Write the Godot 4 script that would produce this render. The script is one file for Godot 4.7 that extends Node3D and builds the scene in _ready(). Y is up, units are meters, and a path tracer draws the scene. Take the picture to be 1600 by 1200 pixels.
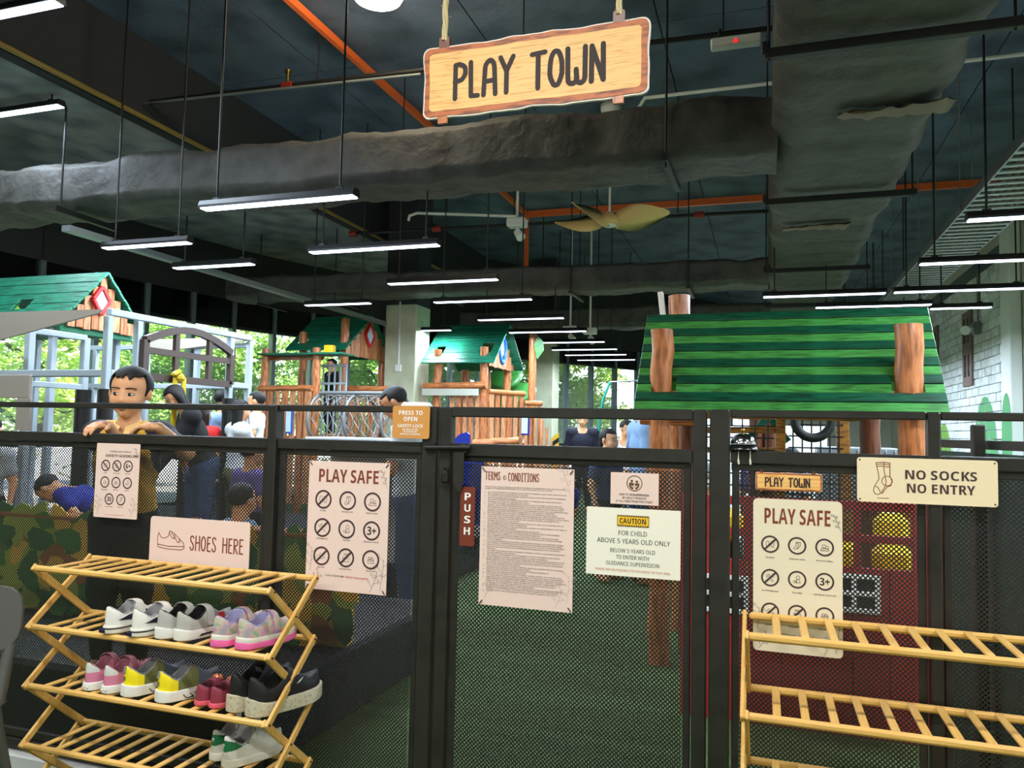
extends Node3D
# An indoor children's play hall seen over its black mesh fence. Fence plane: z = 0, x to the right along it, y up, metres.

const FOCAL := 1195.0                      # focal length in pixels of the 1600 x 1200 frame
const EYE := Vector3(0.0, 1.33, 2.3)
var look := Basis.from_euler(Vector3(deg_to_rad(3.45), deg_to_rad(18.3), deg_to_rad(1.2)))
var taken := {}
var M := {}
var TEX := {}

func ray(px: float, py: float) -> Vector3:
	return look * Vector3((px - 800.0) / FOCAL, -(py - 600.0) / FOCAL, -1.0)
func az(px: float, py: float, z: float) -> Vector3:          # point of that pixel on the plane z
	var d := ray(px, py)
	return EYE + d * ((z - EYE.z) / d.z)
func ay(px: float, py: float, h: float) -> Vector3:          # at height h
	var d := ray(px, py)
	return EYE + d * ((h - EYE.y) / d.y)
func ax(px: float, py: float, x: float) -> Vector3:
	var d := ray(px, py)
	return EYE + d * ((x - EYE.x) / d.x)

# ---------------------------------------------------------------- mesh builder
class B:
	var v := PackedVector3Array()
	var n := PackedVector3Array()
	var uv := PackedVector2Array()
	var ix := PackedInt32Array()

	func quad_raw(a: Vector3, b: Vector3, c: Vector3, d: Vector3, nn: Vector3) -> void:   # a b c d counter-clockwise from outside
		var i := v.size()
		v.append_array(PackedVector3Array([a, b, c, d]))
		n.append_array(PackedVector3Array([nn, nn, nn, nn]))
		uv.append_array(PackedVector2Array([Vector2(0, 1), Vector2(1, 1), Vector2(1, 0), Vector2(0, 0)]))
		ix.append_array(PackedInt32Array([i, i + 2, i + 1, i, i + 3, i + 2]))

	func face(pts: Array, out: Vector3) -> void:             # a convex polygon turned to face «out»
		var nn: Vector3 = (pts[1] - pts[0]).cross(pts[2] - pts[0])
		if nn.length_squared() < 1e-18 and pts.size() > 3:
			nn = (pts[2] - pts[0]).cross(pts[3] - pts[0])
		nn = nn.normalized()
		var p := pts
		if nn.dot(out) < 0.0:
			p = pts.duplicate()
			p.reverse()
			nn = -nn
		var i := v.size()
		for q in p:
			v.append(q)
			n.append(nn)
			uv.append(Vector2(0, 0))
		for k in range(1, p.size() - 1):
			ix.append_array(PackedInt32Array([i, i + k + 1, i + k]))

	func box(c: Vector3, s: Vector3, bs := Basis(), bev := 0.0) -> B:
		var h := s * 0.5
		var e: float = minf(bev, minf(h.x, minf(h.y, h.z)) * 0.95)
		if e <= 0.0:
			for a in 3:
				for sg in [-1.0, 1.0]:
					var o := Vector3.ZERO
					o[a] = sg
					var u := (a + 1) % 3
					var w := (a + 2) % 3
					var pts := []
					for q in [[-1, -1], [1, -1], [1, 1], [-1, 1]]:
						var p := Vector3.ZERO
						p[a] = sg * h[a]
						p[u] = q[0] * h[u]
						p[w] = q[1] * h[w]
						pts.append(c + bs * p)
					face(pts, bs * o)
			return self
		var P := {}
		for sx in [-1, 1]:
			for sy in [-1, 1]:
				for sz in [-1, 1]:
					var k := Vector3i(sx, sy, sz)
					var f := Vector3(sx, sy, sz)
					var list := []
					for a in 3:
						var p := f * (h - Vector3.ONE * e)
						p[a] = f[a] * h[a]
						list.append(c + bs * p)
					P[k] = list
					face(list, bs * f)
		for a in 3:
			var u := (a + 1) % 3
			var w := (a + 2) % 3
			for sg in [-1, 1]:
				var pts := []
				for q in [[-1, -1], [1, -1], [1, 1], [-1, 1]]:
					var k := Vector3i.ZERO
					k[a] = sg
					k[u] = q[0]
					k[w] = q[1]
					pts.append(P[k][a])
				var o := Vector3.ZERO
				o[a] = sg
				face(pts, bs * o)
				for sg2 in [-1, 1]:                            # the edge between face a and face u
					var k1 := Vector3i.ZERO
					k1[a] = sg
					k1[u] = sg2
					k1[w] = -1
					var k2 := k1
					k2[w] = 1
					face([P[k1][a], P[k2][a], P[k2][u], P[k1][u]], bs * Vector3(k1 + k2))
		return self

	func bar(a: Vector3, b: Vector3, w: float, t: float, up := Vector3.UP, bev := 0.0) -> B:   # a square bar from a to b; t along «up»
		var d := (b - a).normalized()
		var s := up.cross(d)
		if s.length() < 1e-4:
			s = Vector3.RIGHT.cross(d)
		s = s.normalized()
		var u := d.cross(s).normalized()
		return box((a + b) * 0.5, Vector3(w, t, a.distance_to(b)), Basis(s, u, d), bev)

	func tube(pts: Array, r, seg := 8, caps := true) -> B:    # r: one radius or one for each point
		var m := pts.size()
		var base := v.size()
		var fr := Vector3.ZERO
		for i in m:
			var d: Vector3
			if i == 0:
				d = pts[1] - pts[0]
			elif i == m - 1:
				d = pts[i] - pts[i - 1]
			else:
				d = (pts[i + 1] - pts[i]).normalized() + (pts[i] - pts[i - 1]).normalized()
			d = d.normalized()
			if i == 0:
				fr = d.cross(Vector3(0.31, 0.9, 0.2)).normalized()
				if fr.length() < 0.3:
					fr = d.cross(Vector3.RIGHT).normalized()
			else:
				fr = (fr - d * fr.dot(d)).normalized()
			var g := d.cross(fr)
			var rr: float = r[i] if r is Array else r
			for k in seg:
				var t := TAU * k / seg
				var nn := fr * cos(t) + g * sin(t)
				v.append(pts[i] + nn * rr)
				n.append(nn)
				uv.append(Vector2(float(k) / seg, i))
			if i > 0:
				var a := base + (i - 1) * seg
				var b := base + i * seg
				for k in seg:
					var k2 := (k + 1) % seg
					ix.append_array(PackedInt32Array([a + k, b + k2, a + k2, a + k, b + k, b + k2]))
		if caps:
			for e in [0, m - 1]:
				var ring := []
				for k in seg:
					ring.append(v[base + e * seg + k])
				face(ring, (pts[0] - pts[1]) if e == 0 else (pts[m - 1] - pts[m - 2]))
		return self

	func lathe(prof: Array, seg := 20, xf := Transform3D()) -> B:     # prof: Vector2(radius, height), upwards
		var base := v.size()
		var m := prof.size()
		for i in m:
			var p: Vector2 = prof[i]
			var q: Vector2 = prof[mini(i + 1, m - 1)] - prof[maxi(i - 1, 0)]
			var nr := Vector2(q.y, -q.x).normalized()
			for k in seg:
				var t := TAU * k / seg
				v.append(xf * Vector3(p.x * cos(t), p.y, p.x * sin(t)))
				n.append((xf.basis * Vector3(nr.x * cos(t), nr.y, nr.x * sin(t))).normalized())
				uv.append(Vector2(float(k) / seg, p.y))
			if i > 0:
				var a := base + (i - 1) * seg
				var b := base + i * seg
				for k in seg:
					var k2 := (k + 1) % seg
					ix.append_array(PackedInt32Array([a + k, a + k2, b + k2, a + k, b + k2, b + k]))
		return self

	func ring(c: Vector3, axis: Vector3, R: float, r: float, seg := 28, ms := 10) -> B:       # a torus
		var z := axis.normalized()
		var x := z.cross(Vector3(0.3, 0.5, 0.81)).normalized()
		var y := z.cross(x)
		var base := v.size()
		for i in seg:
			var t := TAU * i / seg
			var d := x * cos(t) + y * sin(t)
			for k in ms:
				var u := TAU * k / ms
				var nn := d * cos(u) + z * sin(u)
				v.append(c + d * R + nn * r)
				n.append(nn)
				uv.append(Vector2.ZERO)
		for i in seg:
			var i2 := (i + 1) % seg
			for k in ms:
				var k2 := (k + 1) % ms
				var a := base + i * ms + k
				var b := base + i2 * ms + k
				var c2 := base + i2 * ms + k2
				var d2 := base + i * ms + k2
				ix.append_array(PackedInt32Array([a, c2, b, a, d2, c2]))
		return self

	func prism(poly: PackedVector2Array, d0: float, d1: float, xf := Transform3D()) -> B:      # polygon in xy, extruded from z d0 to d1
		var tri := Geometry2D.triangulate_polygon(poly)
		for e in [[d1, 1.0], [d0, -1.0]]:
			var i := v.size()
			var nn := (xf.basis * Vector3(0, 0, e[1])).normalized()
			for p in poly:
				v.append(xf * Vector3(p.x, p.y, e[0]))
				n.append(nn)
				uv.append(p)
			for k in range(0, tri.size(), 3):
				var a := poly[tri[k]]
				var b := poly[tri[k + 1]]
				var c := poly[tri[k + 2]]
				var ccw: bool = (b - a).cross(c - a) > 0.0
				if ccw == (e[1] > 0.0):
					ix.append_array(PackedInt32Array([i + tri[k], i + tri[k + 2], i + tri[k + 1]]))
				else:
					ix.append_array(PackedInt32Array([i + tri[k], i + tri[k + 1], i + tri[k + 2]]))
		var area := 0.0
		var m := poly.size()
		for k in m:
			area += poly[k].cross(poly[(k + 1) % m])
		for k in m:
			var a := poly[k]
			var b := poly[(k + 1) % m]
			var o := Vector2(b.y - a.y, a.x - b.x) * (1.0 if area > 0.0 else -1.0)
			face([xf * Vector3(a.x, a.y, d0), xf * Vector3(b.x, b.y, d0), xf * Vector3(b.x, b.y, d1), xf * Vector3(a.x, a.y, d1)], xf.basis * Vector3(o.x, o.y, 0))
		return self

	func flat(poly: PackedVector2Array, z: float) -> B:       # an outline filled in, facing +z (print)
		var tri := Geometry2D.triangulate_polygon(poly)
		var i := v.size()
		for p in poly:
			v.append(Vector3(p.x, p.y, z))
			n.append(Vector3.BACK)
			uv.append(p)
		for k in range(0, tri.size(), 3):
			var a := poly[tri[k]]
			var b := poly[tri[k + 1]]
			var c := poly[tri[k + 2]]
			if (b - a).cross(c - a) > 0.0:
				ix.append_array(PackedInt32Array([i + tri[k], i + tri[k + 2], i + tri[k + 1]]))
			else:
				ix.append_array(PackedInt32Array([i + tri[k], i + tri[k + 1], i + tri[k + 2]]))
		return self

	func stroke(pts: Array, w: float, z := 0.0009, round_ends := true) -> B:      # a pen line facing +z; no two pieces lie in one plane
		z += float(v.size() % 61) * 0.000004
		for k in pts.size() - 1:
			var a: Vector2 = pts[k]
			var b: Vector2 = pts[k + 1]
			if a.distance_to(b) < 1e-6:
				continue
			var s := (b - a).normalized().orthogonal() * w * 0.5
			z += 0.000006
			face([Vector3(a.x + s.x, a.y + s.y, z), Vector3(a.x - s.x, a.y - s.y, z), Vector3(b.x - s.x, b.y - s.y, z), Vector3(b.x + s.x, b.y + s.y, z)], Vector3.BACK)
		if round_ends:
			for p in pts:
				z += 0.000006
				disc(p, w * 0.5, z, 10)
		return self

	func disc(c: Vector2, r: float, z := 0.0, seg := 16) -> B:
		var pts := []
		for k in seg:
			pts.append(Vector3(c.x + r * cos(TAU * k / seg), c.y + r * sin(TAU * k / seg), z))
		face(pts, Vector3.BACK)
		return self

	func hoop(c: Vector2, r0: float, r1: float, z := 0.0009, seg := 32) -> B:
		for k in seg:
			var a := Vector2.from_angle(TAU * k / seg)
			var b := Vector2.from_angle(TAU * (k + 1) / seg)
			face([Vector3(c.x + a.x * r0, c.y + a.y * r0, z), Vector3(c.x + a.x * r1, c.y + a.y * r1, z), Vector3(c.x + b.x * r1, c.y + b.y * r1, z), Vector3(c.x + b.x * r0, c.y + b.y * r0, z)], Vector3.BACK)
		return self

	func add_mesh(m: Mesh, xf: Transform3D) -> B:
		for s in m.get_surface_count():
			var a := m.surface_get_arrays(s)
			var i := v.size()
			var nb := xf.basis.inverse().transposed()
			for p in a[Mesh.ARRAY_VERTEX]:
				v.append(xf * p)
				uv.append(Vector2.ZERO)
			for q in a[Mesh.ARRAY_NORMAL]:
				n.append((nb * q).normalized())
			if a[Mesh.ARRAY_INDEX] != null:
				for k in a[Mesh.ARRAY_INDEX]:
					ix.append(i + k)
			else:
				for k in a[Mesh.ARRAY_VERTEX].size():
					ix.append(i + k)
		return self

	func join(o: B) -> B:
		var i := v.size()
		v.append_array(o.v)
		n.append_array(o.n)
		uv.append_array(o.uv)
		for k in o.ix:
			ix.append(i + k)
		return self

	func mesh() -> ArrayMesh:
		var a := []
		a.resize(Mesh.ARRAY_MAX)
		a[Mesh.ARRAY_VERTEX] = v
		a[Mesh.ARRAY_NORMAL] = n
		a[Mesh.ARRAY_TEX_UV] = uv
		a[Mesh.ARRAY_INDEX] = ix
		var m := ArrayMesh.new()
		if v.size():
			m.add_surface_from_arrays(Mesh.PRIMITIVE_TRIANGLES, a)
		return m

# ---------------------------------------------------------------- nodes
func numbered(called: String) -> String:
	if not taken.has(called):
		taken[called] = 0
		return called
	taken[called] += 1
	return "%s_%03d" % [called, taken[called]]

func tag(o: Node, label: String, category: String, group := "", kind := "") -> void:
	o.set_meta("label", label)
	o.set_meta("category", category)
	if group:
		o.set_meta("group", group)
	if kind:
		o.set_meta("kind", kind)

func thing(called: String, label: String, category: String, at := Vector3.ZERO, turn := 0.0, group := "") -> Node3D:
	var o := Node3D.new()
	o.name = numbered(called)
	add_child(o)
	o.position = at
	o.rotation.y = turn
	tag(o, label, category, group)
	return o

func obj(called: String, b, mat: Material, parent: Node = null) -> MeshInstance3D:
	var o := MeshInstance3D.new()
	o.mesh = b.mesh() if b is B else b
	o.material_override = mat
	o.cast_shadow = GeometryInstance3D.SHADOW_CASTING_SETTING_ON
	if parent == null:
		o.name = numbered(called)
		add_child(o)
	else:
		o.name = called
		parent.add_child(o, true)
	return o

func one(called: String, b, mat: Material, label: String, category: String, group := "") -> MeshInstance3D:
	var o := obj(called, b, mat)
	tag(o, label, category, group)
	return o

func struct(called: String, b, mat: Material, parent: Node = null) -> MeshInstance3D:
	var o := obj(called, b, mat, parent)
	if parent == null:
		o.set_meta("kind", "structure")
	return o

func dup(root: Node3D, at: Vector3, turn := 0.0, label := "", group := "") -> Node3D:
	var r: Node3D = root.duplicate()
	var base := str(root.name)
	if base.length() > 4 and base.substr(base.length() - 4, 1) == "_" and base.right(3).is_valid_int():
		base = base.left(base.length() - 4)
	r.name = numbered(base)
	add_child(r)
	r.position = at
	r.rotation.y = turn
	if label:
		r.set_meta("label", label)
	if group:
		r.set_meta("group", group)
	return r

# ---------------------------------------------------------------- materials
func noise_tex(key: String, freq: float, ramp: Array, size := 512, oct := 4, warp := 0.0, kind := FastNoiseLite.TYPE_SIMPLEX_SMOOTH) -> NoiseTexture2D:
	if TEX.has(key):
		return TEX[key]
	var f := FastNoiseLite.new()
	f.seed = hash(key) % 1000
	f.noise_type = kind
	f.frequency = freq
	f.fractal_octaves = oct
	if warp > 0.0:
		f.domain_warp_enabled = true
		f.domain_warp_amplitude = warp
		f.domain_warp_frequency = freq
	var t := NoiseTexture2D.new()
	t.width = size
	t.height = size
	t.seamless = true
	t.noise = f
	if ramp.size():
		var g := Gradient.new()
		var off := PackedFloat32Array()
		var col := PackedColorArray()
		for r in ramp:
			off.append(r[0])
			col.append(r[1])
		g.offsets = off
		g.colors = col
		t.color_ramp = g
	TEX[key] = t
	return t

func bump_tex(key: String, freq: float, strength: float, oct := 4, warp := 0.0, kind := FastNoiseLite.TYPE_SIMPLEX_SMOOTH) -> NoiseTexture2D:
	var t := noise_tex(key, freq, [], 512, oct, warp, kind)
	t.as_normal_map = true
	t.bump_strength = strength
	return t

func mat(key: String, c: Color, rough := 0.7, metal := 0.0, spec := 0.5) -> StandardMaterial3D:
	if M.has(key):
		return M[key]
	var m := StandardMaterial3D.new()
	m.resource_name = key
	m.albedo_color = c
	m.roughness = rough
	m.metallic = metal
	m.metallic_specular = spec
	M[key] = m
	return m

func tri(m: StandardMaterial3D, tex: Texture2D, scale: Vector3, world := false, normal: Texture2D = null, nscale := 1.0) -> StandardMaterial3D:
	m.albedo_texture = tex
	m.uv1_triplanar = true
	m.uv1_world_triplanar = world
	m.uv1_scale = scale
	if normal:
		m.normal_enabled = true
		m.normal_texture = normal
		m.normal_scale = nscale
	return m

func grey_ramp(lo: float, hi: float) -> Array:
	return [[0.0, Color(lo, lo, lo)], [1.0, Color(hi, hi, hi)]]

func wood_mat(key: String, c: Color, rough := 0.55, along := Vector3(0.6, 9.0, 9.0), lo := 0.62) -> StandardMaterial3D:
	if M.has(key):
		return M[key]
	var m := mat(key, c, rough)
	tri(m, noise_tex("grain", 0.012, [[0.0, Color(lo, lo * 0.93, lo * 0.86)], [0.45, Color(0.86, 0.84, 0.82)], [0.6, Color(1, 1, 1)], [1.0, Color(0.93, 0.9, 0.86)]], 512, 5, 18.0), along)
	return m

func make_materials() -> void:
	mat("fence_paint", Color(0.165, 0.16, 0.15), 0.36)
	tri(M.fence_paint, noise_tex("scuff", 0.02, [[0.0, Color(0.8, 0.8, 0.8)], [0.55, Color(1, 1, 1)], [0.8, Color(1, 1, 0.98)], [0.93, Color(1.0, 1.0, 1.0)]], 256, 5), Vector3(2, 2, 2))
	mat("mesh_black", Color(0.14, 0.14, 0.137), 0.42)
	var bam := mat("bamboo", Color(0.92, 0.75, 0.43), 0.42)
	tri(bam, noise_tex("bamboo_grain", 0.02, [[0.0, Color(0.88, 0.84, 0.78)], [0.5, Color(0.96, 0.94, 0.91)], [1.0, Color(1, 1, 1)]], 512, 4), Vector3(0.6, 14, 14))
	var bam2 := mat("bamboo_leg", Color(0.92, 0.75, 0.43), 0.42)
	tri(bam2, TEX.bamboo_grain, Vector3(9, 1.2, 9))
	mat("screw", Color(0.32, 0.24, 0.14), 0.4, 0.8)
	var turf := mat("turf", Color(0.37, 0.46, 0.29), 0.95)
	tri(turf, noise_tex("turf_fleck", 0.11, [[0.0, Color(0.3, 0.38, 0.25)], [0.45, Color(0.7, 0.78, 0.6)], [0.7, Color(1, 1, 0.85)], [1.0, Color(0.85, 0.95, 0.7)]], 512, 4), Vector3(3, 3, 3), true, bump_tex("turf_bump", 0.2, 6.0), 1.0)
	var ceil := mat("ceiling_paint", Color(0.4, 0.46, 0.55), 0.8)
	tri(ceil, noise_tex("ceiling_patches", 0.006, [[0.0, Color(0.6, 0.62, 0.66)], [0.5, Color(0.85, 0.86, 0.88)], [1.0, Color(1, 1, 1)]], 512, 6), Vector3(0.35, 0.35, 0.35), true, bump_tex("plaster_bump", 0.02, 3.0, 5), 0.5)
	var sof := mat("soffit_concrete", Color(0.68, 0.69, 0.68), 0.85)
	tri(sof, TEX.ceiling_patches, Vector3(0.5, 0.5, 0.5), true)
	mat("beam_paint", Color(0.17, 0.18, 0.2), 0.85)
	var duct := mat("duct_wrap", Color(0.31, 0.3, 0.285), 0.62)
	tri(duct, noise_tex("cloth_tone", 0.008, [[0.0, Color(0.68, 0.68, 0.68)], [0.5, Color(0.9, 0.9, 0.88)], [1.0, Color(1, 1, 1)]], 512, 5), Vector3(0.9, 0.9, 0.9), true, bump_tex("cloth_fold", 0.012, 6.0, 5, 30.0), 0.8)
	mat("duct_tape", Color(0.42, 0.35, 0.27), 0.5)
	mat("black_metal", Color(0.07, 0.07, 0.07), 0.5)
	mat("galvanized", Color(0.62, 0.63, 0.63), 0.38, 0.7)
	mat("grey_metal", Color(0.5, 0.52, 0.52), 0.45, 0.4)
	mat("white_plastic", Color(0.88, 0.89, 0.88), 0.45)
	mat("orange_pipe", Color(0.92, 0.42, 0.18), 0.45)
	mat("ochre_pipe", Color(0.55, 0.46, 0.22), 0.5)
	mat("red_pipe", Color(0.55, 0.13, 0.09), 0.4)
	var led := mat("led_tube", Color(0.95, 0.97, 1.0), 0.4)
	led.emission_enabled = true
	led.emission = Color(0.84, 0.9, 1.0)
	led.emission_energy_multiplier = 5.0
	var warm := mat("warm_lamp", Color(1, 0.95, 0.85), 0.4)
	warm.emission_enabled = true
	warm.emission = Color(1.0, 0.93, 0.78)
	warm.emission_energy_multiplier = 6.0
	var redled := mat("red_led", Color(0.9, 0.1, 0.1), 0.4)
	redled.emission_enabled = true
	redled.emission = Color(1.0, 0.12, 0.12)
	redled.emission_energy_multiplier = 1.2
	# wood
	wood_mat("log_wood", Color(0.8, 0.5, 0.3), 0.3, Vector3(5, 0.7, 5), 0.5)
	wood_mat("log_wood_side", Color(0.8, 0.5, 0.3), 0.3, Vector3(0.7, 5, 5), 0.5)
	wood_mat("log_dark", Color(0.46, 0.26, 0.17), 0.35, Vector3(5, 0.7, 5), 0.5)
	wood_mat("plank_wood", Color(0.78, 0.48, 0.3), 0.45, Vector3(5, 0.6, 5), 0.55)
	wood_mat("plank_wood_pale", Color(0.84, 0.58, 0.4), 0.45, Vector3(5, 0.6, 5), 0.55)
	wood_mat("roof_green_light", Color(0.26, 0.56, 0.25), 0.4, Vector3(0.8, 8, 8), 0.72)
	wood_mat("roof_green_dark", Color(0.03, 0.31, 0.2), 0.4, Vector3(0.8, 8, 8), 0.72)
	wood_mat("tower_green", Color(0.08, 0.5, 0.38), 0.45, Vector3(0.8, 8, 8), 0.75)
	mat("tower_green_edge", Color(0.1, 0.5, 0.34), 0.5)
	wood_mat("ochre_beam", Color(0.62, 0.4, 0.1), 0.5, Vector3(0.8, 6, 6), 0.7)
	mat("red_paint", Color(0.78, 0.12, 0.13), 0.45)
	mat("facade_red", Color(0.64, 0.18, 0.18), 0.6)
	mat("blue_paint", Color(0.1, 0.36, 0.75), 0.4)
	mat("slide_blue", Color(0.06, 0.13, 0.48), 0.3)
	mat("yellow_paint", Color(0.9, 0.74, 0.1), 0.4)
	mat("mirror_pane", Color(0.75, 0.85, 0.95), 0.15)
	mat("frame_grey", Color(0.62, 0.67, 0.7), 0.45)
	mat("panel_beige", Color(0.62, 0.58, 0.53), 0.6)
	mat("window_brown", Color(0.25, 0.19, 0.16), 0.55)
	mat("pad_black", Color(0.06, 0.065, 0.07), 0.5)
	mat("mat_navy", Color(0.07, 0.085, 0.11), 0.7)
	mat("concrete_column", Color(0.78, 0.79, 0.68), 0.8)
	tri(M.concrete_column, noise_tex("column_patches", 0.01, [[0.0, Color(0.86, 0.86, 0.84)], [0.6, Color(1, 1, 1)], [1.0, Color(0.95, 0.95, 0.93)]], 256, 5), Vector3(0.6, 0.6, 0.6), true)
	mat("rope_grey", Color(0.55, 0.53, 0.52), 0.85)
	mat("rope_black", Color(0.05, 0.05, 0.05), 0.8)
	mat("tyre", Color(0.04, 0.04, 0.04), 0.6)
	mat("wall_white", Color(0.92, 0.93, 0.92), 0.75)
	mat("wall_cream", Color(0.74, 0.74, 0.68), 0.75)
	mat("wall_dark", Color(0.17, 0.17, 0.17), 0.8)
	for k in 4:
		mat("brick_paint_%d" % k, Color(0.93, 0.95, 0.95).darkened(0.035 * k), 0.7)
		tri(M["brick_paint_%d" % k], TEX.column_patches, Vector3(2, 2, 2), true, bump_tex("brick_bump", 0.05, 4.0), 0.6)
	mat("window_wood", Color(0.45, 0.36, 0.33), 0.6)
	mat("mortar", Color(0.34, 0.37, 0.38), 0.9)
	mat("hill_lime", Color(0.45, 0.66, 0.2), 0.7)
	mat("hill_mint", Color(0.33, 0.63, 0.4), 0.7)
	mat("hill_green", Color(0.26, 0.5, 0.2), 0.7)
	mat("hill_teal", Color(0.2, 0.45, 0.36), 0.7)
	mat("panel_green", Color(0.13, 0.22, 0.18), 0.6)
	mat("mullion", Color(0.42, 0.47, 0.48), 0.4, 0.3)
	mat("mullion_dark", Color(0.08, 0.09, 0.1), 0.4)
	mat("spandrel_glass", Color(0.03, 0.035, 0.055), 0.12)
	var gl := mat("glass", Color(0.93, 0.98, 0.96, 0.06), 0.02)
	gl.transparency = BaseMaterial3D.TRANSPARENCY_ALPHA
	# outdoors
	mat("bark", Color(0.3, 0.26, 0.21), 0.9)
	for k in 4:
		var lf := mat("leaf_%d" % k, [Color(0.6, 0.74, 0.34), Color(0.5, 0.66, 0.28), Color(0.7, 0.8, 0.42), Color(0.44, 0.6, 0.26)][k], 0.6)
		lf.backlight_enabled = true
		lf.backlight = [Color(0.5, 0.62, 0.2), Color(0.42, 0.55, 0.16), Color(0.6, 0.7, 0.3), Color(0.35, 0.45, 0.14)][k]
	mat("asphalt", Color(0.5, 0.5, 0.49), 0.9)
	mat("hedge", Color(0.3, 0.48, 0.18), 0.9)
	# signs
	mat("paper_pink", Color(0.92, 0.82, 0.78), 0.6)
	mat("paper_cream", Color(0.91, 0.87, 0.77), 0.5)
	mat("plate_cream", Color(0.94, 0.88, 0.74), 0.4)
	mat("paper_white", Color(0.95, 0.94, 0.88), 0.35)
	mat("plaque_tan", Color(0.82, 0.58, 0.3), 0.45)
	mat("push_brown", Color(0.46, 0.2, 0.13), 0.45)
	mat("ink_brown", Color(0.5, 0.23, 0.15), 0.7)
	mat("ink_dark", Color(0.2, 0.15, 0.14), 0.7)
	mat("ink_taupe", Color(0.27, 0.19, 0.19), 0.7)
	mat("ink_black", Color(0.1, 0.1, 0.1), 0.7)
	mat("ink_grey", Color(0.36, 0.32, 0.31), 0.7)
	mat("ink_faint", Color(0.72, 0.65, 0.62), 0.7)
	mat("ink_red", Color(0.78, 0.25, 0.22), 0.7)
	mat("ink_pale_red", Color(0.82, 0.5, 0.46), 0.7)
	mat("ink_white", Color(0.94, 0.94, 0.93), 0.6)
	mat("ink_bronze", Color(0.36, 0.25, 0.14), 0.7)
	mat("ink_yellow", Color(0.95, 0.76, 0.16), 0.6)
	var sg := mat("sign_board", Color(0.98, 0.78, 0.49), 0.5)
	tri(sg, noise_tex("sign_grain", 0.02, [[0.0, Color(1, 1, 1)], [0.40, Color(0.97, 0.96, 0.93)], [0.47, Color(0.86, 0.78, 0.66)], [0.53, Color(0.96, 0.94, 0.9)], [1.0, Color(1, 1, 1)]], 512, 2, 14.0), Vector3(0.35, 6.5, 1))
	wood_mat("sign_rim", Color(0.76, 0.42, 0.2), 0.5, Vector3(1.5, 8, 8), 0.5)
	mat("foam_edge", Color(0.93, 0.9, 0.86), 0.6)
	mat("hemp", Color(0.85, 0.78, 0.6), 0.95)
	mat("chrome", Color(0.75, 0.76, 0.77), 0.12, 1.0)
	mat("chrome_dark", Color(0.08, 0.08, 0.085), 0.2)
	mat("brass", Color(0.75, 0.6, 0.28), 0.25, 1.0)
	mat("zip_white", Color(0.9, 0.9, 0.82), 0.5)
	mat("zip_black", Color(0.03, 0.03, 0.03), 0.5)
	mat("chair_grey", Color(0.36, 0.36, 0.35), 0.45, 0.3)
	mat("curb", Color(0.74, 0.76, 0.76), 0.6)
	mat("fan_blade", Color(0.85, 0.74, 0.48), 0.35)
	mat("rubber_black", Color(0.035, 0.035, 0.035), 0.7)
	mat("hazard_yellow", Color(0.85, 0.68, 0.15), 0.5)

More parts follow.
